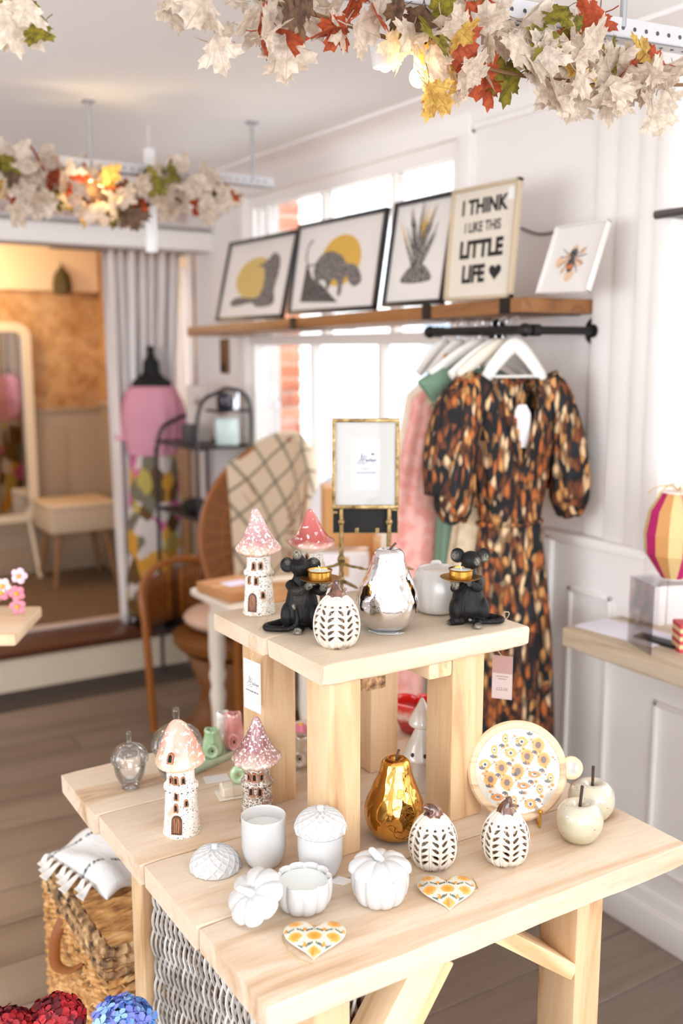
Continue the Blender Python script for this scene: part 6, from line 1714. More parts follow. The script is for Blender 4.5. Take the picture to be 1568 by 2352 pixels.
for px, py, dep, pw, lab in ((962, 178, 1.80, .45, 'warm glowing bulb tucked in the near garland'), (208, 448, 3.36, 1.6, 'warm glowing bulb tucked in the far garland')):
    c = at_depth(px, py, dep); t = thing('garland_bulb', lab, 'bulb', c, 0)
    m = Mesh(); m.ball((0, 0, 0), .017, 14, 10); m.build('globe', glow('amber_bulb', (255, 206, 120), 14), t)
    m = Mesh(); m.tube([(0, .0, .014), (0, 0, .05)], .010, 10); m.build('socket', plain('spot_white', (238, 238, 240), .35), t)
    lamp('garland_bulb_light', c-FWD*.035, pw, (1, .78, .42), .02)
c = at_depth(345, 462, 3.78)
t = thing('tube_pendant', 'slim white tube pendant hanging through the far garland', 'lamp', c, 0)
m = Mesh(); m.tube([(0, 0, -.182), (0, 0, .182)], .0215, 20); m.build('tube', plain('tube_white', (242, 242, 244), .4), t, angle=50)
m = Mesh(); m.tube([(0, 0, .182), (0, 0, ZC-c.z)], .0015, 6); m.build('cable', plain('tube_white', (242, 242, 244), .4), t)

# ================================================================== RATTAN CHAIR WITH THROW
RAT, nt, b = _new('rattan'); v = coords(nt); wv = N(nt, 'ShaderNodeTexWave'); wv.inputs['Scale'].default_value = 60; wv.inputs['Distortion'].default_value = 3; wv.inputs['Detail'].default_value = 3; nt.links.new(v, wv.inputs['Vector'])
nt.links.new(ramp(nt, wv.outputs[0], [(.2, (80, 42, 8)), (.6, (136, 76, 18)), (1, (160, 96, 30))]), b.inputs['Base Color']); b.inputs['Roughness'].default_value = .45; bump(nt, b, wv.outputs[0], .6, .004)
RATL = plain('rattan_pole', (146, 84, 28), .4)
cc = Vector((1.765, 3.64, 0)); crz = FACE-.72
chair = thing('peacock_chair', 'brown woven rattan peacock chair with tall oval back', 'chair', cc, crz)
BKC = Vector((0, .10, .835)); BA, BB = .30, .40
def bk(u, r):      # oval back dish, u angle, r 0..1
    a = 2*pi*u; x = BA*r*cos(a)*(1+.10*sin(a)); z = BB*r*sin(a)
    return Vector((x, BKC.y+.10-.16*(x/BA)**2*.8+.10*(z/BB), BKC.z+z))
m = Mesh(); m.grid(lambda u, v: bk(u, max(.001, v)), 60, 14, cu=True); o = m.build('back', RAT, chair, angle=180); so = o.modifiers.new('s', 'SOLIDIFY'); so.thickness = .008
m = Mesh(); m.tube([bk(k/60, 1.0) for k in range(60)], .017, 8, closed=True); m.build('back_rim', RATL, chair)
m = Mesh()
for k in range(36): m.tube([bk(k/36, .30)+Vector((0, -.006, 0)), bk(k/36, .98)+Vector((0, -.006, 0))], .0045, 5)
for r in (.30, .52, .74): m.tube([bk(k/40, r)+Vector((0, -.008, 0)) for k in range(40)], .006, 6, closed=True)
m.build('back_ribs', RATL, chair, kind='stuff')
m = Mesh(); m.lathe([(.0005, .40), (.25, .40), (.27, .42), (.27, .45), (.24, .47), (.0005, .47)], 40, fn=lambda r, z, a: (r*(1+.04*cos(2*a)), z)); m.build('seat', RAT, chair, angle=50)
m = Mesh(); m.lathe([(.24, .02), (.17, .14), (.16, .22), (.22, .38)], 40, caps=False); o = m.build('base_skirt', RAT, chair, angle=180); so = o.modifiers.new('s', 'SOLIDIFY'); so.thickness = .008
m = Mesh(); m.tube([(.25*cos(a), .25*sin(a), .02) for a in [2*pi*k/40 for k in range(40)]], .016, 8, closed=True); m.build('base_ring', RATL, chair)
for sx in (-1, 1):
    m = Mesh(); m.tube(bez([(sx*.27, .14, .68), (sx*.33, .0, .72), (sx*.34, -.16, .70), (sx*.31, -.25, .62), (sx*.28, -.26, .46), (sx*.27, -.24, .02)], 8), .017, 8); m.build('arm', RATL, chair)
    m = Mesh(); m.grid(lambda u, v: (sx*(.27+.06*sin(pi*v)), .14-.40*v, .46+u*(.24-.03*v)), 4, 20); o = m.build('arm_panel', RAT, chair, angle=180); so = o.modifiers.new('s', 'SOLIDIFY'); so.thickness = .006
THR = attr_mat('throw_check', rough=.95, bumpy=.3, bscale=300)
th = thing('checked_throw', 'cream throw with dark green diamond lines draped over the chair back', 'blanket', cc, crz)
m = Mesh(); cols = []; NU, NV = 110, 120
CRM_, GRL = (.66, .52, .37), (.105, .10, .065)
for j in range(NV+1):
    for i in range(NU+1):
        u, v = i/NU, j/NV
        lo_s = -.10-.13*min(1, v*1.6); s_ = lo_s+(.300-lo_s)*u          # across the back, metres
        q = v*1.02               # along the drape from front bottom up and over
        rot_ = .30
        topz = (BB+.022)*sqrt(max(0, 1-min(.97, (s_/(BA*1.07))**2)))
        h = -.30+q*.90
        if h <= topz:
            x, z = s_, h; r2 = (x/BA)**2
            y = BKC.y+.10-.128*min(1.2, r2)+.10*(z/BB)-.022
        else:
            e = h-topz; x, z = s_, topz+.018*sin(min(pi, e/.05)) - max(0, e-.045)
            r2 = (x/BA)**2; y = BKC.y+.10-.128*min(1.2, r2)+.10*(topz/BB)-.022+min(e, .05)
        m.v.append((x*1.02, y+.006*sin(s_*30+q*9), BKC.z+z))
        A = (s_+h)*1.0; B_ = (s_-h)
        g = min(abs(((A/.150) % 1)-.5), abs(((B_/.150) % 1)-.5))
        k = max(0, min(1, (.072-g)/.026))
        cols.append(tuple(CRM_[t_]+(GRL[t_]-CRM_[t_])*k*.85 for t_ in range(3)))
m.f = [(j*(NU+1)+i, j*(NU+1)+i+1, (j+1)*(NU+1)+i+1, (j+1)*(NU+1)+i) for j in range(NV) for i in range(NU)]; m.m = [0]*len(m.f)
o = m.build('cloth', THR, th, angle=180, cols=cols); so = o.modifiers.new('s', 'SOLIDIFY'); so.thickness = .006
cu2 = thing('seat_cushion', 'pale folded cushion lying on the rattan chair seat', 'cushion', cc+Vector((0, 0, .47)), crz)
m = Mesh(); m.ball((-.02, -.03, .05), (.20, .18, .055), 24, 12); m.build('cover', plain('cushion_blush', (206, 170, 146), .9), cu2)

# ================================================================== WHITE SIDE TABLE WITH PARCELS
sdt = thing('side_table', 'white painted side table with turned legs behind the riser', 'table', (1.68, 2.80, 0))
m = Mesh(); m.span((-.31, -.39, .752), (.36, .41, .780), bev=.008); m.span((-.26, -.33, .70), (.31, .35, .752)); m.build('top', plain('chalk_white', (228, 216, 200), .55), sdt)
for x, y in ((-.245, .33), (.28, .33), (-.245, -.32), (.28, -.32)):
    m = Mesh(); m.lathe([(.018, 0), (.022, .05), (.019, .20), (.024, .34), (.030, .40), (.022, .43), (.031, .47), (.024, .50), (.030, .54), (.030, .70)], 16); m.build('leg', plain('chalk_white', (228, 216, 200), .55), sdt, loc=(x, y, 0))
KR = plain('kraft_paper', (186, 132, 84), .8); KR2 = plain('kraft_card', (206, 152, 96), .8)
def parcel(label, cx, cy, z, sx, sy, sz, rz, mat=KR, lab=None, cat='parcel', name='parcel', group=None):
    t = thing(name, label, cat, (cx, cy, z+.0005), rz, group)
    m = Mesh(); m.box((0, 0, sz/2), (sx, sy, sz), bev=.003); m.build('carton' if name != 'parcel' else 'wrap', mat, t)
    m = Mesh(); m.box((0, 0, sz+.0004), (sx*1.0, .028, .0006)); m.box((0, -sy/2-.0004, sz*.8), (sx*.16, .0006, sz*.3)); m.build('tape', plain('tape_tan', (204, 160, 112), .4), t)
    if lab: m = Mesh(); m.box((lab[0], lab[1], sz+.0012), (lab[2], lab[3], .0006)); m.build('address_label', plain('label_lilac', (222, 214, 236), .6), t)
    return t
parcel('flat brown parcel with a lilac label at the side table corner', 1.475, 3.05, .78, .19, .22, .035, .1, lab=(0, 0, .09, .07))
parcel('second brown parcel on the side table beside the labelled one', 1.60, 2.86, .78, .20, .20, .045, -.3, mat=KR2)
parcel('small dark brown parcel at the side table front edge', 1.445, 2.62, .78, .11, .14, .05, .2, mat=plain('kraft_dark', (150, 100, 56), .8))
parcel('tall cardboard box behind the gold photo frame', 1.77, 2.79, .78, .17, .17, .385, FACE+.1, mat=KR2, cat='box', name='cardboard_box')
parcel('long low cardboard box behind the silver pear', 1.80, 2.50, .78, .20, .16, .245, FACE, mat=KR2, cat='box', name='cardboard_box')
t = parcel('white carton in front of the tall cardboard box', 1.645, 2.61, .78, .15, .11, .21, FACE, mat=plain('white_carton', (226, 220, 220), .6), cat='box', name='white_carton')
for k, (x, y, c_) in enumerate(((1.50, 2.52, (232, 236, 238)), (1.58, 2.47, (150, 206, 204)), (1.67, 2.46, (236, 236, 240)))):
    tt = thing('tissue_bundle', ('white tissue bundle on the side table, leftmost of three', 'turquoise tissue bundle between two white ones', 'white tissue bundle on the side table, rightmost of three')[k], 'wrapping', (x, y, .7805), 0, 'tissue bundles')
    m = Mesh(); m.grid(lambda u, v: ((.042*cos(2*pi*u)*sin(pi*v*.96+.05)*(1+.15*sin(u*37+v*9))), .036*sin(2*pi*u)*sin(pi*v*.96+.05)*(1+.15*sin(u*29)), .026-.026*cos(pi*v)), 40, 14, cu=True); m.build('paper', plain('tissue_%d' % k, c_, .7), tt, angle=180)
# white soft things on the window sill end
t = thing('white_cushion', 'white crumpled fabric bundle between the chair and the tall box', 'fabric', (1.90, 3.09, .7805), 0)
m = Mesh(); m.grid(lambda u, v: (.09*cos(2*pi*u)*sin(pi*v)*(1+.12*sin(u*31)), .10*sin(2*pi*u)*sin(pi*v)*(1+.12*sin(u*25+v*7)), (.19-.19*cos(pi*v))), 48, 24, cu=True); m.build('fabric', plain('soft_white', (230, 230, 236), .9), t, angle=180)

# ================================================================== BLACK METAL RACK AND WHAT IT CARRIES
RXa, RXb, RYa, RYb = 1.815, 2.085, 4.13, 4.62
rk = thing('metal_rack', 'black metal shelf rack with curved side frames by the wall', 'shelf rack', ((RXa+RXb)/2, (RYa+RYb)/2, 0))
ro = Vector(((RXa+RXb)/2, (RYa+RYb)/2, 0)); IRON = plain('rack_iron', (52, 46, 48), .5, .4)
for y in (RYa, RYb):
    hi = 1.44 if y == RYa else 1.29
    m = Mesh(); m.tube([Vector(p)-ro for p in bez([(RXa, y, 0), (RXa, y, 1.05), (RXa, y, hi-.18), (RXa+.03, y, hi-.06), (RXa+.10, y, hi-.02), (RXa+.15, y, hi)], 5)], .010, 8); m.tube([Vector(p)-ro for p in bez([(RXb, y, 0), (RXb, y, 1.05), (RXb, y, hi-.10), (RXb-.04, y, hi-.02), (RXb-.12, y, hi)], 5)], .010, 8); m.build('side_frame', IRON, rk)
for z in (.42, .84, 1.17):
    m = Mesh(); zz = z
    m.tube([Vector(p)-ro for p in ((RXa, RYa, z), (RXb, RYa, z), (RXb, RYb, z), (RXa, RYb, z))], .008, 8, closed=True)
    m.span((RXa-ro.x, RYa-ro.y, z-.002), (RXb-ro.x, RYb-ro.y, z+.004)); m.build('shelf', IRON, rk)
m = Mesh(); m.tube([Vector(p)-ro for p in ((RXa+.12, RYa, 1.335), (RXb, RYa, 1.335), (RXb, RYa+.16, 1.335), (RXa+.12, RYa+.16, 1.335))], .006, 8, closed=True); m.span((RXa+.12-ro.x, RYa-ro.y, 1.333), (RXb-ro.x, RYa+.16-ro.y, 1.339)); m.build('top_shelf', IRON, rk)
def small(name, label, cat, loc, mat, shape_, rz=0, part='body'):
    t = thing(name, label, cat, loc, rz); m = Mesh(); shape_(m); m.build(part, mat, t, angle=40); return t
small('dark_pot', 'dark grey pot on the rack middle shelf', 'pot', (1.865, 4.33, 1.176), plain('slate_pot', (74, 66, 68), .5), lambda m: m.lathe([(.030, 0), (.036, .01), (.038, .09), (.034, .092), (.030, .02), (.0005, .02)], 24))
t = small('framed_card', 'tall pale card with a small printed motif on the rack', 'card', (1.955, 4.42, 1.176), plain('pale_card', (206, 192, 184), .7), lambda m: m.box((0, 0, .135), (.115, .012, .27), bev=.002), FACE)
m = Mesh(); m.prism([(x*.02, y*.02) for x, y in circ(0, 0, 1, 14)], 0, .001, M=Matrix.Translation((0, -.007, .19)) @ Matrix.Rotation(pi/2, 4, 'X')); m.build('motif', plain('taupe_ink', (160, 140, 126), .7), t)
small('pale_glass_block', 'pale blue square dish standing on the rack under the top shelf', 'dish', (1.985, 4.17, 1.176), plain('pale_aqua', (206, 224, 222), .2), lambda m: m.box((0, 0, .065), (.105, .014, .128), bev=.008, seg=3), FACE)
small('dark_jar', 'dark glazed jar on the rack top shelf', 'jar', (1.985, 4.20, 1.340), plain('ink_jar', (52, 48, 58), .15), lambda m: m.lathe([(.026, 0), (.034, .012), (.036, .05), (.030, .072), (.034, .08), (.0005, .08)], 24))
small('silver_tin', 'small silver tin beside the dark jar on the rack', 'tin', (2.045, 4.20, 1.340), plain('silver_tin', (210, 212, 220), .15, .9), lambda m: m.lathe([(.020, 0), (.020, .07), (.017, .08), (.0005, .08)], 20))
small('black_bag', 'black bag lying on the rack lower shelf', 'bag', (1.90, 4.35, .845), plain('black_cloth', (14, 13, 15), .9), lambda m: m.ball((0, 0, .035), (.06, .10, .036), 18, 10))
small('folded_cloth', 'dark blue folded cloth hanging at the rack lower shelf', 'cloth', (1.90, 4.36, .425), plain('navy_cloth', (44, 44, 66), .9), lambda m: m.box((0, 0, .03), (.16, .26, .06), bev=.012))
pq = on_x(515, 818, XW-.012)
t = thing('wall_plaque', 'narrow dark brown wooden plaque on the wall left of the window', 'plaque', pq); m = Mesh(); m.box((0, 0, 0), (.016, .07, .165), bev=.003); m.build('board', wood('plaque_wood', (120, 82, 48), (92, 58, 32), (50, 30, 18), 'Z', knots=False), t); m = Mesh(); m.box((-.009, 0, -.055), (.004, .045, .04)); m.build('badge', BLACK, t)

# ================================================================== COUNTER IN THE BAY
CT = .885
ctr = thing('window_counter', 'thick waney edged oak counter board below the bright bay', 'counter', (1.99, .80, CT))
m = rough_plank(2.14, .275, .055, seed=77, r=.006, cham=.02); o = m.build('board', wood('counter_oak', (206, 190, 166), (178, 156, 126), (128, 104, 76), 'X', ring=10, rough=.5), ctr, loc=(0.015, 0, 0), rz=pi/2, angle=50)
m = Mesh(); m.span((.12, -1.05, -.05), (.70, .86, -.004)); m.build('inner_board', wood('counter_oak2', (206, 190, 166), (178, 156, 126), (128, 104, 76), 'Y', ring=10, rough=.5), ctr, smooth=False)
for y in (-.6, .6): m = Mesh(); m.span((-.06, y-.012, -.12), (.13, y+.012, -.056)); m.span((.118, y-.012, -.22), (.13, y+.012, -.056)); m.build('bracket', WHITE2, ctr)
ACR = clear_glass('clear_acrylic', (253, 253, 255), thin=True, gloss=.05, face=.03)
ap = Vector((1.965, 1.60, CT+.001)); t = thing('acrylic_riser', 'clear acrylic display box under the striped lantern', 'display box', ap, FACE+.2)
m = Mesh(); 
for (a, b) in (((-.085, -.06, 0), (-.082, .06, .17)), ((.082, -.06, 0), (.085, .06, .17)), ((-.085, -.06, .17), (.085, .06, .173)), ((-.085, .057, 0), (.085, .06, .17))): m.span(a, b)
m.build('box', ACR, t, smooth=False)
# faceted paper lantern, panels one by one
lt = thing('paper_lantern', 'striped magenta and cream faceted paper lantern on the counter', 'lantern', ap+Vector((0.0, -.0, .176)), FACE)
cols_ = [plain('paper_magenta', (186, 28, 104), .7), plain('paper_tan', (206, 150, 90), .7), plain('paper_cream', (222, 192, 136), .7)]
seq = [0, 1, 2, 0, 2, 1, 1, 0, 1, 2, 0, 2, 1, 2]
npan = 14; prof = [(.030, .0), (.072, .062), (.076, .112), (.066, .168), (.038, .212)]
for k in range(npan):
    m = Mesh(); a0 = 2*pi*k/npan-3.0; a1 = 2*pi*(k+1)/npan-3.0
    vs = []
    for r, z in prof: vs += [(r*cos(a0), r*sin(a0), z), (r*cos(a1), r*sin(a1), z)]
    m.add(vs, [(2*i, 2*i+1, 2*i+3, 2*i+2) for i in range(len(prof)-1)]); o = m.build('panel', cols_[seq[k]], lt, smooth=False); so = o.modifiers.new('s', 'SOLIDIFY'); so.thickness = .0012
m = Mesh(); m.lathe([(.0005, .212), (.040, .212), (.040, .215), (.0005, .215)], 28); m.lathe([(.0005, -.001), (.031, -.001), (.031, .001)], 28); m.build('end_cap', plain('paper_white', (238, 230, 224), .7), lt)
m = Mesh()
for k in range(7): a = k*.9; m.tube(bez([(0, 0, .215), (.02*cos(a), .02*sin(a), .228), (.05*cos(a), .05*sin(a), .222), (.07*cos(a), .07*sin(a), .205)], 4), .0016, 5)
m.build('raffia_bow', TWINE, lt)
m = Mesh(); m.box((.060, -.072, .135), (.052, .001, .072)); m.build('price_card', PAPER, lt, smooth=False)
t = thing('striped_box', 'small red and cream striped box at the right edge of the counter', 'box', on_z(1585, 1492, CT), FACE)
for k in range(7): m = Mesh(); m.box((.0, 0, .005+k*.010), (.075, .06, .010)); m.build('band', plain('band_red' if k % 2 == 0 else 'band_cream', (196, 60, 72) if k % 2 == 0 else (230, 200, 150), .6), t, smooth=False)
t = thing('black_tray', 'slim black tray lying on the counter before the striped box', 'tray', on_z(1520, 1478, CT), 0.1)
m = Mesh(); m.box((0, 0, .005), (.04, .15, .008), bev=.002); m.build('tray_base', BLACK, t)
t = thing('white_sheet', 'pale paper sheets spread on the counter left end', 'paper', on_z(1440, 1452, CT), .1)
m = Mesh(); m.box((0, 0, .0014), (.13, .24, .002)); m.build('sheet', plain('lilac_sheet', (232, 228, 238), .7), t, smooth=False)

# ================================================================== THINGS BEHIND THE RISER LEGS
def glazed(name, base, hi, pt=.5):
    return mottled(name, [(.38, base), (.62, hi)], 26, rough=.1, Coat_Weight=.9, bumpy=.1)
GJ = glazed('green_glaze', (158, 192, 144), (196, 216, 180)); WJ = glazed('white_glaze', (206, 196, 186), (228, 224, 220)); PJ = glazed('pink_glaze', (204, 130, 124), (222, 164, 156)); TJ = glazed('taupe_glaze', (176, 154, 132), (206, 190, 172))
def jug(name, label, pos, mat, h, w, rz=0, group='glazed fish shaped jugs'):
    t = thing(name, label, 'jug', pos, FACE+rz, group)
    m = Mesh()
    P = bez([(.60*w, 0, 0), (.92*w, .08*h, 0), (1.0*w, .24*h, 0), (.95*w, .44*h, 0), (.84*w, .62*h, 0), (.74*w, .80*h, 0), (.74*w, .92*h, 0), (.64*w, 1.0*h, 0)], 5)
    def fn(r, z, a):
        lip = 1+(.16*max(0, cos(a-2.4))**3)*max(0, z/h-.78)/.22
        return r*lip*(1-.16*abs(sin(a))), z+.025*h*cos(2*a)*max(0, z/h-.8)/.2
    m.lathe([(p.x, p.y) for p in P]+[(.54*w, .95*h), (.5*w, .7*h), (.0005, .66*h)], 48, fn=fn)
    m.build('body', mat, t, angle=180)
    # curled tail forming a looped handle on the belly
    m = Mesh(); c = Vector((.10*w, -.80*w, .30*h)); m.tube([c+Vector((.46*w*cos(a), -.06*w, .16*h*1.25*sin(a))) for a in [2*pi*k/24 for k in range(24)]], .20*w, 10, closed=True); m.build('curled_tail', mat, t, angle=180)
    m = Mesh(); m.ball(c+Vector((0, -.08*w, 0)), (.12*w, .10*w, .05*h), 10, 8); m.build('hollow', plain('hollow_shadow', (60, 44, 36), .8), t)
    return t
# pale green tray
a, b_ = on_z(467, 1776, T), on_z(562, 1733, T); d = (b_-a); an = math.atan2(d.y, d.x); mid = (a+b_)/2
def tray(name, label, c, L, W, rz, mat, h=.014):
    t = thing(name, label, 'tray', c, rz)
    m = Mesh(); m.box((0, 0, .004), (L, W, .008), bev=.003)
    for (x, y, l, w_) in ((0, W/2-.003, L, .006), (0, -W/2+.003, L, .006), (L/2-.003, 0, .006, W), (-L/2+.003, 0, .006, W)): m.box((x, y, h/2+.001), (l, w_, h), bev=.0025)
    m.build('tray_body', mat, t); return t
tray('green_tray', 'long pale green glazed tray holding the coloured jugs', mid+Vector((-.02, .036, .0002)), .17, .070, an, glazed('pale_green_glaze', (176, 200, 168), (196, 212, 184)))
tray('cream_tray', 'cream glazed tray behind the back left riser leg', Vector((.965, 1.775, T+.0002)), .12, .15, .1, glazed('cream_glaze', (220, 208, 190), (232, 224, 210)))
jug('fish_jug', 'small green glazed fish jug at the front of the green tray', stand(486, 1752, T, .016)+Vector((0, 0, .009)), GJ, .060, .0225)
jug('fish_jug', 'white glazed fish jug behind the green one on the tray', Vector((.868, 1.872, T+.003)), WJ, .084, .0200, rz=.5)
jug('fish_jug', 'pink glazed fish jug on the green tray', stand(536, 1737, T, .016)+Vector((0, 0, .009)), PJ, .083, .0235)
jug('fish_jug', 'taupe pearly fish jug between the two left riser legs', stand(694, 1772, T, .016)+Vector((0, 0, .009)), TJ, .064, .0225, rz=-.4)
sp_ = on_z(536, 1836, T)+FWD*.024
t = thing('soap_block', 'cream ceramic block on a thin dish tied with twine', 'dish', sp_, FACE+.35)
m = Mesh(); m.box((0, 0, .0015), (.072, .050, .002), bev=.0008); m.box((0, 0, .012), (.056, .036, .020), bev=.005, seg=3); m.build('block', glazed('cream_glaze', (220, 208, 190), (232, 224, 210)), t)
m = Mesh(); m.tube(bez([(-.006, -.019, .002), (-.008, -.019, .022), (-.004, .0, .024), (0, .019, .02), (.0, .019, .002)], 4), .0007, 5); m.build('twine', TWINE, t)
t = thing('glazed_ring', 'small round green glazed piece tied on the cream block', 'ornament', sp_+RGT*.010+Vector((0, 0, .0225)), FACE)
m = Mesh(); m.tube([(.011*cos(a), 0, .018+.011*sin(a)) for a in [2*pi*k/24 for k in range(24)]], .0085, 12, closed=True); m.build('ring', GJ, t)
# felt flowers
def felt_flower(label, c, mat, n, r, leafy):
    t = thing('felt_flower', label, 'flower', c, FACE)
    st0 = T-c.z
    m = Mesh(); m.tube(bez([(0, 0, 0), (.004, 0, st0*.4), (0, .004, st0+.002)], 6), .0022, 6); m.build('stem', plain('felt_green', (92, 140, 78), .9), t)
    for k in range(n):
        a = 2*pi*k/n; m = Mesh(); m.ball((r*.45*cos(a), r*.45*sin(a), r*.25), (r*.42, r*.42, r*.62), 10, 8); m.build('petal', mat, t)
    m = Mesh(); m.ball((0, 0, r*.75), (r*.34, r*.34, r*.22), 10, 8); m.build('centre', plain('felt_yellow', (232, 172, 48), .9), t)
    if leafy:
        m = Mesh(); m.ball((.018, -.004, st0*.55), (.022, .009, .0035), 12, 6); m.build('leaf', plain('felt_green', (92, 140, 78), .9), t)
felt_flower('pink felt tulip behind the front left riser leg', Vector((1.02, 1.80, .795)), plain('felt_pink', (222, 132, 156), .9), 5, .019, False)
felt_flower('lilac felt tulip with green leaf right of the front riser leg', on_z(846, 1690, .79)+Vector((.0, 0, .012)), plain('felt_lilac', (208, 168, 210), .9), 5, .020, True)
rd = on_z(958, 1697, T)
t = thing('red_dish', 'red and white glazed heart shaped dish behind the right riser legs', 'dish', rd+FWD*.03, FACE)
RG = speckled('red_white_glaze', [(0, (150, 10, 14)), (.030, (170, 14, 16)), (.040, (232, 206, 190)), (.062, (214, 40, 36)), (.085, (214, 26, 24))], (240, 200, 190), s1=60, t=(.2, .24), rough=.1, bumpy=0, coat=1)
m = Mesh()
def hf(u, v):
    a = 2*pi*u; ox, oy = heart_outline(a); s_ = .026+.022*v**.7
    return (ox*s_*1.1, oy*s_*.8, .004+.070*v+.010*max(0, oy)*v)
m.grid(hf, 60, 14, cu=True); m.add([hf(i/60, 0) for i in range(60)], [tuple(range(60))]); o = m.build('bowl', RG, t, angle=180); so = o.modifiers.new('s', 'SOLIDIFY'); so.thickness = .004
WG = glazed('milk_glaze', (206, 196, 184), (222, 214, 206))
t = thing('mushroom_lamp', 'cream two tier ceramic mushroom figure half behind the right riser leg', 'figurine', Vector((1.118, 1.492, T+.0005)), FACE)
m = Mesh(); m.lathe([(p.x, p.y) for p in bez([(.026, 0, 0), (.025, .01, 0), (.020, .04, 0), (.018, .068, 0)], 4)], 32); m.build('lower_stem', WG, t, angle=180)
m = Mesh(); m.lathe([(p.x, p.y) for p in bez([(.016, .064, 0), (.032, .062, 0), (.0375, .068, 0), (.034, .078, 0), (.022, .105, 0), (.011, .128, 0)], 4)], 40); lc = m.build('lower_cap', WG, t, angle=180)
for a in (-2.2, -1.45, -.7): m = Mesh(); m.ball((.0335*cos(a), .0335*sin(a), .080), (.0035, .0035, .0045), 10, 8); m.build('hole', DARKB, lc)
m = Mesh(); m.lathe([(p.x, p.y) for p in bez([(.010, .126, 0), (.022, .130, 0), (.0265, .137, 0), (.022, .150, 0), (.010, .172, 0), (.003, .186, 0), (.0005, .188, 0)], 4)], 36); m.build('upper_cap', WG, t, angle=180)

# ================================================================== BASKETS BESIDE AND UNDER THE TABLE
SG = mottled('seagrass', [(.30, (92, 60, 34)), (.42, (178, 126, 70)), (.58, (212, 160, 98)), (.75, (226, 190, 140))], 26, (1, 1, 2.2), rough=.8, bumpy=.6, bd=.004)
SGD = mottled('seagrass_dark', [(.34, (44, 34, 28)), (.5, (150, 112, 72)), (.66, (210, 176, 130))], 34, rough=.8, bumpy=.6, bd=.004)
bx0, bx1, by0, by1, bh = .560, .90, 1.765, 2.19, .445
bk_ = thing('seagrass_basket', 'square woven seagrass basket with lid beside the table', 'basket', ((bx0+bx1)/2, (by0+by1)/2, 0))
bo3 = Vector(((bx0+bx1)/2, (by0+by1)/2, 0))
def box_loop(u, x0, x1, y0, y1, r=.03):
    pts = [(x0, y0), (x1, y0), (x1, y1), (x0, y1)]
    s_ = (u % 1)*4; k = int(s_) % 4; t_ = s_-int(s_); a = pts[k]; b = pts[(k+1) % 4]
    return a[0]+(b[0]-a[0])*t_, a[1]+(b[1]-a[1])*t_
m = Mesh(); hx, hy = (bx1-bx0)/2, (by1-by0)/2
def wal(u, v):
    x, y = box_loop(u, -hx, hx, -hy, hy); bul = 1+.02*sin(pi*v)
    n = .0035*sin(u*150+v*26)*1+.002*noise.noise(Vector((u*60, v*30, 0)))
    k = int((u % 1)*4) % 4; nx, ny = ((0, -1), (1, 0), (0, 1), (-1, 0))[k]
    return (x*bul+nx*n, y*bul+ny*n, v*(bh-.05))
m.grid(wal, 400, 60, cu=True); m.span((-hx+.01, -hy+.01, .002), (hx-.01, hy-.01, .01)); m.build('walls', SG, bk_, angle=180)
rows = Mesh()
for r_ in range(19):
    z = .012+r_*.0205
    for ph in (0, 1):
        pts = []
        for i in range(140):
            u = i/140; x, y = box_loop(u, -hx, hx, -hy, hy); k = int(u*4) % 4; nx, ny = ((0, -1), (1, 0), (0, 1), (-1, 0))[k]
            o_ = .004+.0042*cos(i*pi/2+ph*pi+r_*.8); pts.append((x*1.01+nx*o_, y*1.01+ny*o_, z+.004*sin(i*pi/2+ph*pi+r_*.8)))
        rows.tube(pts, .0062, 5, closed=True)
rows.build('braided_rows', SG, bk_, kind='stuff')
lid = Mesh(); lid.span((-hx-.008, -hy-.008, bh-.055), (hx+.008, hy+.008, bh-.008), bev=.012)
lo_ = lid.build('lid', SG, bk_)
rr_ = Mesh()
for (sc_, z, rad) in ((1.03, bh-.045, .010), (1.035, bh-.022, .010), (.99, bh-.006, .011)):
    pts = [(box_loop(i/160, -hx*sc_, hx*sc_, -hy*sc_, hy*sc_)[0]+.002*sin(i*1.9), box_loop(i/160, -hx*sc_, hx*sc_, -hy*sc_, hy*sc_)[1]+.002*cos(i*2.3), z+.003*sin(i*2.1)) for i in range(160)]
    rr_.tube(pts, rad, 6, closed=True)
rr_.build('lid_braid', SGD, lo_, kind='stuff')
tp = Mesh()
for i in range(26):
    y = -hy+.02+i*(2*hy-.04)/25; tp.tube([(x, y+.004*sin(x*90+i), bh-.004+.003*sin(x*60+i*2)) for x in [-hx+.01+(2*hx-.02)*k/16 for k in range(17)]], .0085, 5)
tp.build('lid_weave', SG, lo_, kind='stuff')
LEA = plain('tan_leather', (142, 82, 36), .45)
m = Mesh(); m.tube(bez([(-hx-.006, -.075, bh-.095), (-hx-.030, -.050, bh-.120), (-hx-.046, .0, bh-.128), (-hx-.030, .055, bh-.105), (-hx-.006, .075, bh-.075)], 7), .012, 8, flat=.32); m.build('handle', LEA, bk_, angle=60)
m = Mesh()
fr_rnd = random.Random(9)
for i in range(160):
    y = fr_rnd.uniform(-hy, hy); z = fr_rnd.uniform(.05, bh-.05); m.tube([(-hx-.004, y, z), (-hx-.014, y+fr_rnd.uniform(-.008, .008), z+fr_rnd.uniform(-.012, .006))], .0011, 4)
for i in range(90):
    x = fr_rnd.uniform(-hx, hx); z = fr_rnd.uniform(.05, bh-.05); m.tube([(x, -hy-.004, z), (x+.006, -hy-.013, z-.006)], .0011, 4)
m.build('loose_fibres', plain('straw', (222, 196, 150), .9), bk_, kind='stuff')
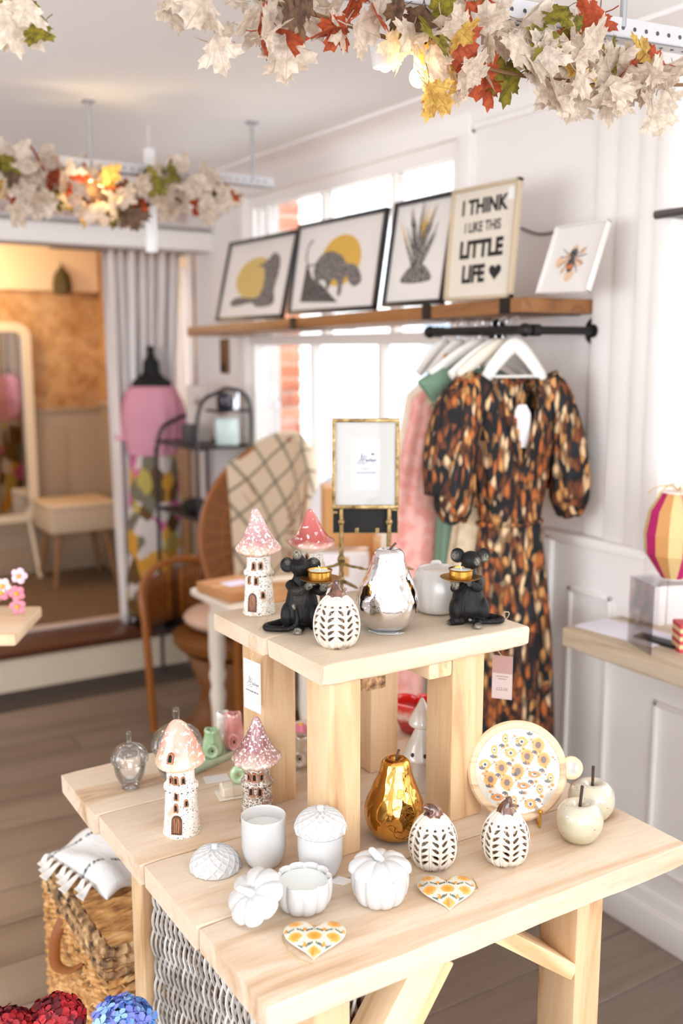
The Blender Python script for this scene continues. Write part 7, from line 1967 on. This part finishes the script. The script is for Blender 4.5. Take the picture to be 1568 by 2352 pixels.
# tasselled throw folded on the lid
tb = thing('tassel_throw', 'white throw with black stripes and tassels folded on the seagrass basket', 'blanket', on_z(232, 1994, bh+.012)+Vector((.02, .02, 0)), .25)
TW = attr_mat('throw_white', rough=.95, bumpy=.7, bscale=120, bd=.003, bstretch=(1, .3, 1)); m = Mesh(); cols = []; NU, NV = 90, 60
for j in range(NV+1):
    for i in range(NU+1):
        u, v = i/NU, j/NV; x = -.085+.20*u; y = -.13+.25*v
        z = .058*(sin(pi*u)**.4)*(sin(pi*v)**.4)+.008*sin(x*60+y*14)+.006*noise.noise(Vector((x*20, y*20, 2)))
        m.v.append((x, y, z)); e = abs(((y+.5*x) % .13)-.05); cols.append((.045, .042, .042) if e < .0035 and noise.noise(Vector((x*70, y*70, 1))) > -.15 else (.74, .73, .71))
m.f = [(j*(NU+1)+i, j*(NU+1)+i+1, (j+1)*(NU+1)+i+1, (j+1)*(NU+1)+i) for j in range(NV) for i in range(NU)]; m.m = [0]*len(m.f)
o = m.build('folded_cloth', TW, tb, angle=180, cols=cols); so = o.modifiers.new('s', 'SOLIDIFY'); so.thickness = .006
for k in range(8):
    m = Mesh(); y = .10-k*.026; L_ = .035+.012*(k % 3)
    for q in range(7): m.tube(bez([(-.082, y, .012), (-.094, y+(q-3)*.0015, .016), (-.082-L_*.7, y+(q-3)*.003-.006, .006), (-.082-L_, y+(q-3)*.0045-.012, .003)], 3), .0017, 4)
    m.build('tassel', plain('tassel_white', (238, 234, 228), .95), tb, angle=180)
# grey willow hamper under the table
WLW = mottled('grey_willow', [(.30, (130, 116, 104)), (.46, (184, 176, 168)), (.62, (216, 211, 206))], 40, (1, 1, .35), rough=.75, bumpy=.4); WLB = mottled('willow_core', [(.4, (84, 58, 38)), (.6, (150, 116, 84))], 20, rough=.9)
hm = thing('willow_hamper', 'grey washed willow hamper standing under the display table', 'basket', (.83, 1.411, 0))
hx0, hx1, hy0, hy1, hh_ = -.222, -.03, -.220, .218, .69
m = Mesh(); m.span((hx0+.012, hy0+.012, 0), (hx1-.012, hy1-.012, hh_-.01)); m.build('core', WLB, hm, smooth=False)
wv_ = Mesh(); nrow = 58
for i in range(nrow):
    u = i/nrow; per = 2*(hx1-hx0)+2*(hy1-hy0)
    y = hy0+.006+(hy1-hy0-.012)*((i+.5)/nrow)
    ph = (i % 3)*2.09+i*.12
    pts = [(hx0+.002-.0085*cos(z*46+ph)-.003, y+.0026*sin(z*46+ph*1.3), z) for z in [hh_*k/64 for k in range(65)]]
    wv_.tube(pts, .0029, 5)
for i in range(30):
    x = hx0+.006+(hx1-hx0-.012)*((i+.5)/30); ph = (i % 3)*2.09+i*.12
    wv_.tube([(x+.0026*sin(z*46+ph*1.3), hy0+.002-.0085*cos(z*46+ph)-.003, z) for z in [hh_*k/48 for k in range(49)]], .0031, 5)
wv_.build('willow_weave', WLW, hm, kind='stuff')
m = Mesh()
for z in [.04+.137*k for k in range(5)]: m.tube([(hx0+.001, hy0, z), (hx0+.001, hy1, z)], .006, 6); m.tube([(hx0, hy0+.001, z), (hx1, hy0+.001, z)], .006, 6)
m.build('stakes', WLB, hm, kind='stuff')
m = Mesh(); m.tube([(x, y, hh_) for x, y in ((hx0, hy0), (hx1, hy0), (hx1, hy1), (hx0, hy1))], .014, 8, closed=True); m.build('rim', WLW, hm)

# ================================================================== HYDRANGEAS IN THE FOREGROUND
vb = thing('flower_bucket', 'zinc bucket holding the artificial hydrangeas, below picture edge', 'bucket', (.41, 1.44, 0))
m = Mesh(); m.lathe([(.075, 0), (.095, .24), (.10, .245), (.092, .24), (.072, .01), (.0005, .01)], 32); m.build('pail', plain('zinc', (150, 154, 158), .5, .6), vb)
def floret_mesh():
    m = Mesh()
    for k in range(4):
        a = pi/2*k; d = Vector((cos(a), sin(a), 0)); q = Vector((-sin(a), cos(a), 0))
        pts = [Vector((0, 0, 0)), d*.5+q*.36+Vector((0, 0, .10)), d*.86+q*.30+Vector((0, 0, .08)), d*1.0+Vector((0, 0, .02)), d*.86-q*.30+Vector((0, 0, .08)), d*.5-q*.36+Vector((0, 0, .10))]
        m.add([tuple(p*.014) for p in pts], [(0, 1, 2), (0, 2, 3), (0, 3, 4), (0, 4, 5)])
    m.ball((0, 0, .001), .0016, 6, 4)
    return m
def hydrangea(label, px, py, z, rad, mats, seed, n=95):
    c = on_z(px, py, z); t = thing('hydrangea', label, 'flower', c, 0); rnd = random.Random(seed); data = []
    for mt in mats:
        q = floret_mesh().build('floret', mt, None, angle=180); data.append(q.data); bpy.data.objects.remove(q)
    m = Mesh(); st = Vector((.41, 1.44, .06))-c; m.tube(bez([(0, 0, -rad*.3), tuple(st*.4+Vector((0, 0, -.04))), tuple(st)], 6), .004, 6); m.ball((0, 0, -.004), (rad*.72, rad*.72, rad*.6), 14, 10); m.build('stem', plain('stem_green', (80, 110, 60), .7), t)
    for i in range(n):
        ph = math.acos(1-1.45*(i+.5)/n); th_ = i*2.39996
        d = Vector((sin(ph)*cos(th_), sin(ph)*sin(th_), cos(ph)))
        o = bpy.data.objects.new('floret', rnd.choice(data)); COL.objects.link(o); o.parent = t; o.location = Vector((d.x*rad, d.y*rad, d.z*rad*.85))*rnd.uniform(.90, 1.06)
        o.rotation_euler = (d+Vector((rnd.uniform(-.3, .3), rnd.uniform(-.3, .3), 0))).to_track_quat('Z', 'Y').to_euler(); s_ = rnd.uniform(.9, 1.25); o.scale = (s_, s_, s_)
    for a in (.5, 2.6):
        m = Mesh(); m.add([(0, 0, -.02), (.03*cos(a), .03*sin(a), -.01), (.075*cos(a), .075*sin(a), -.03), (.03*cos(a+.6), .03*sin(a+.6), -.015)], [(0, 1, 2, 3)]); m.build('leaf', plain('leaf_green', (96, 130, 70), .6), t)
RED = [plain('petal_crimson', (150, 12, 26), .6), plain('petal_wine', (92, 10, 24), .6), plain('petal_red', (176, 24, 34), .6)]
BLU = [plain('petal_blue', (104, 150, 222), .6), plain('petal_sky', (150, 190, 236), .6), plain('petal_violet', (130, 140, 220), .6)]
hydrangea('dark red hydrangea head, the fuller one beside the blue', 132, 2345, .55, .043, RED, 1)
hydrangea('dark red hydrangea head at the bottom left corner', 20, 2372, .55, .040, RED, 2)
hydrangea('blue hydrangea head at the bottom edge beside the willow hamper', 282, 2358, .55, .048, BLU, 3)

# ================================================================== CRATE CORNER WITH PINK BLOSSOMS AT THE LEFT EDGE
lc_ = Vector((.52, 2.47, 0))
t = thing('flower_stand', 'pale wooden stand corner entering at the left edge', 'stand', lc_, -.5)
m = Mesh(); m.span((-.30, -.13, .932), (.10, .13, .962), bev=.006); m.build('top', PINE, t)
for x in (-.26, -.18): m = Mesh(); m.span((x-.02, -.10, 0), (x+.02, -.06, .925)); m.build('leg', PINEZ, t)
bp = thing('pink_blossoms', 'spray of pink artificial blossoms with yellow centres at the left edge', 'flower', at_depth(10, 1385, 2.42), FACE)
m = Mesh()
cen = [(45, 1322, 0), (8, 1345, 1), (40, 1362, 2), (42, 1392, 2), (5, 1360, 2)]
B0 = Vector(bp.location); Rm = Matrix.Rotation(-FACE, 3, 'Z'); PKM = [plain('petal_pale', (232, 196, 210), .7), plain('petal_shell', (236, 206, 200), .7), plain('petal_rose', (222, 132, 150), .7)]
for (x, y, k) in cen:
    p = Rm @ (at_depth(x, y, 2.40)-B0); m.tube(bez([(-.06, .0, -.01), tuple((p+Vector((-.03, 0, -.006)))*.6), tuple(p)], 5), .0022, 5)
m.build('twigs', plain('twig_pale', (150, 120, 96), .8), bp)
for i, (x, y, k) in enumerate(cen):
    p = Rm @ (at_depth(x, y, 2.40)-B0); m = Mesh()
    for q in range(5):
        a = 2*pi*q/5+i; m.ball(p+Vector((.012*cos(a), -.004, .012*sin(a))), (.0095, .004, .0095), 10, 6)
    bl_ = m.build('petals', PKM[k], bp); m = Mesh(); m.ball(p+Vector((0, -.009, 0)), .0055, 8, 6); m.build('blossom_centre', plain('felt_yellow', (232, 172, 48), .9), bl_)
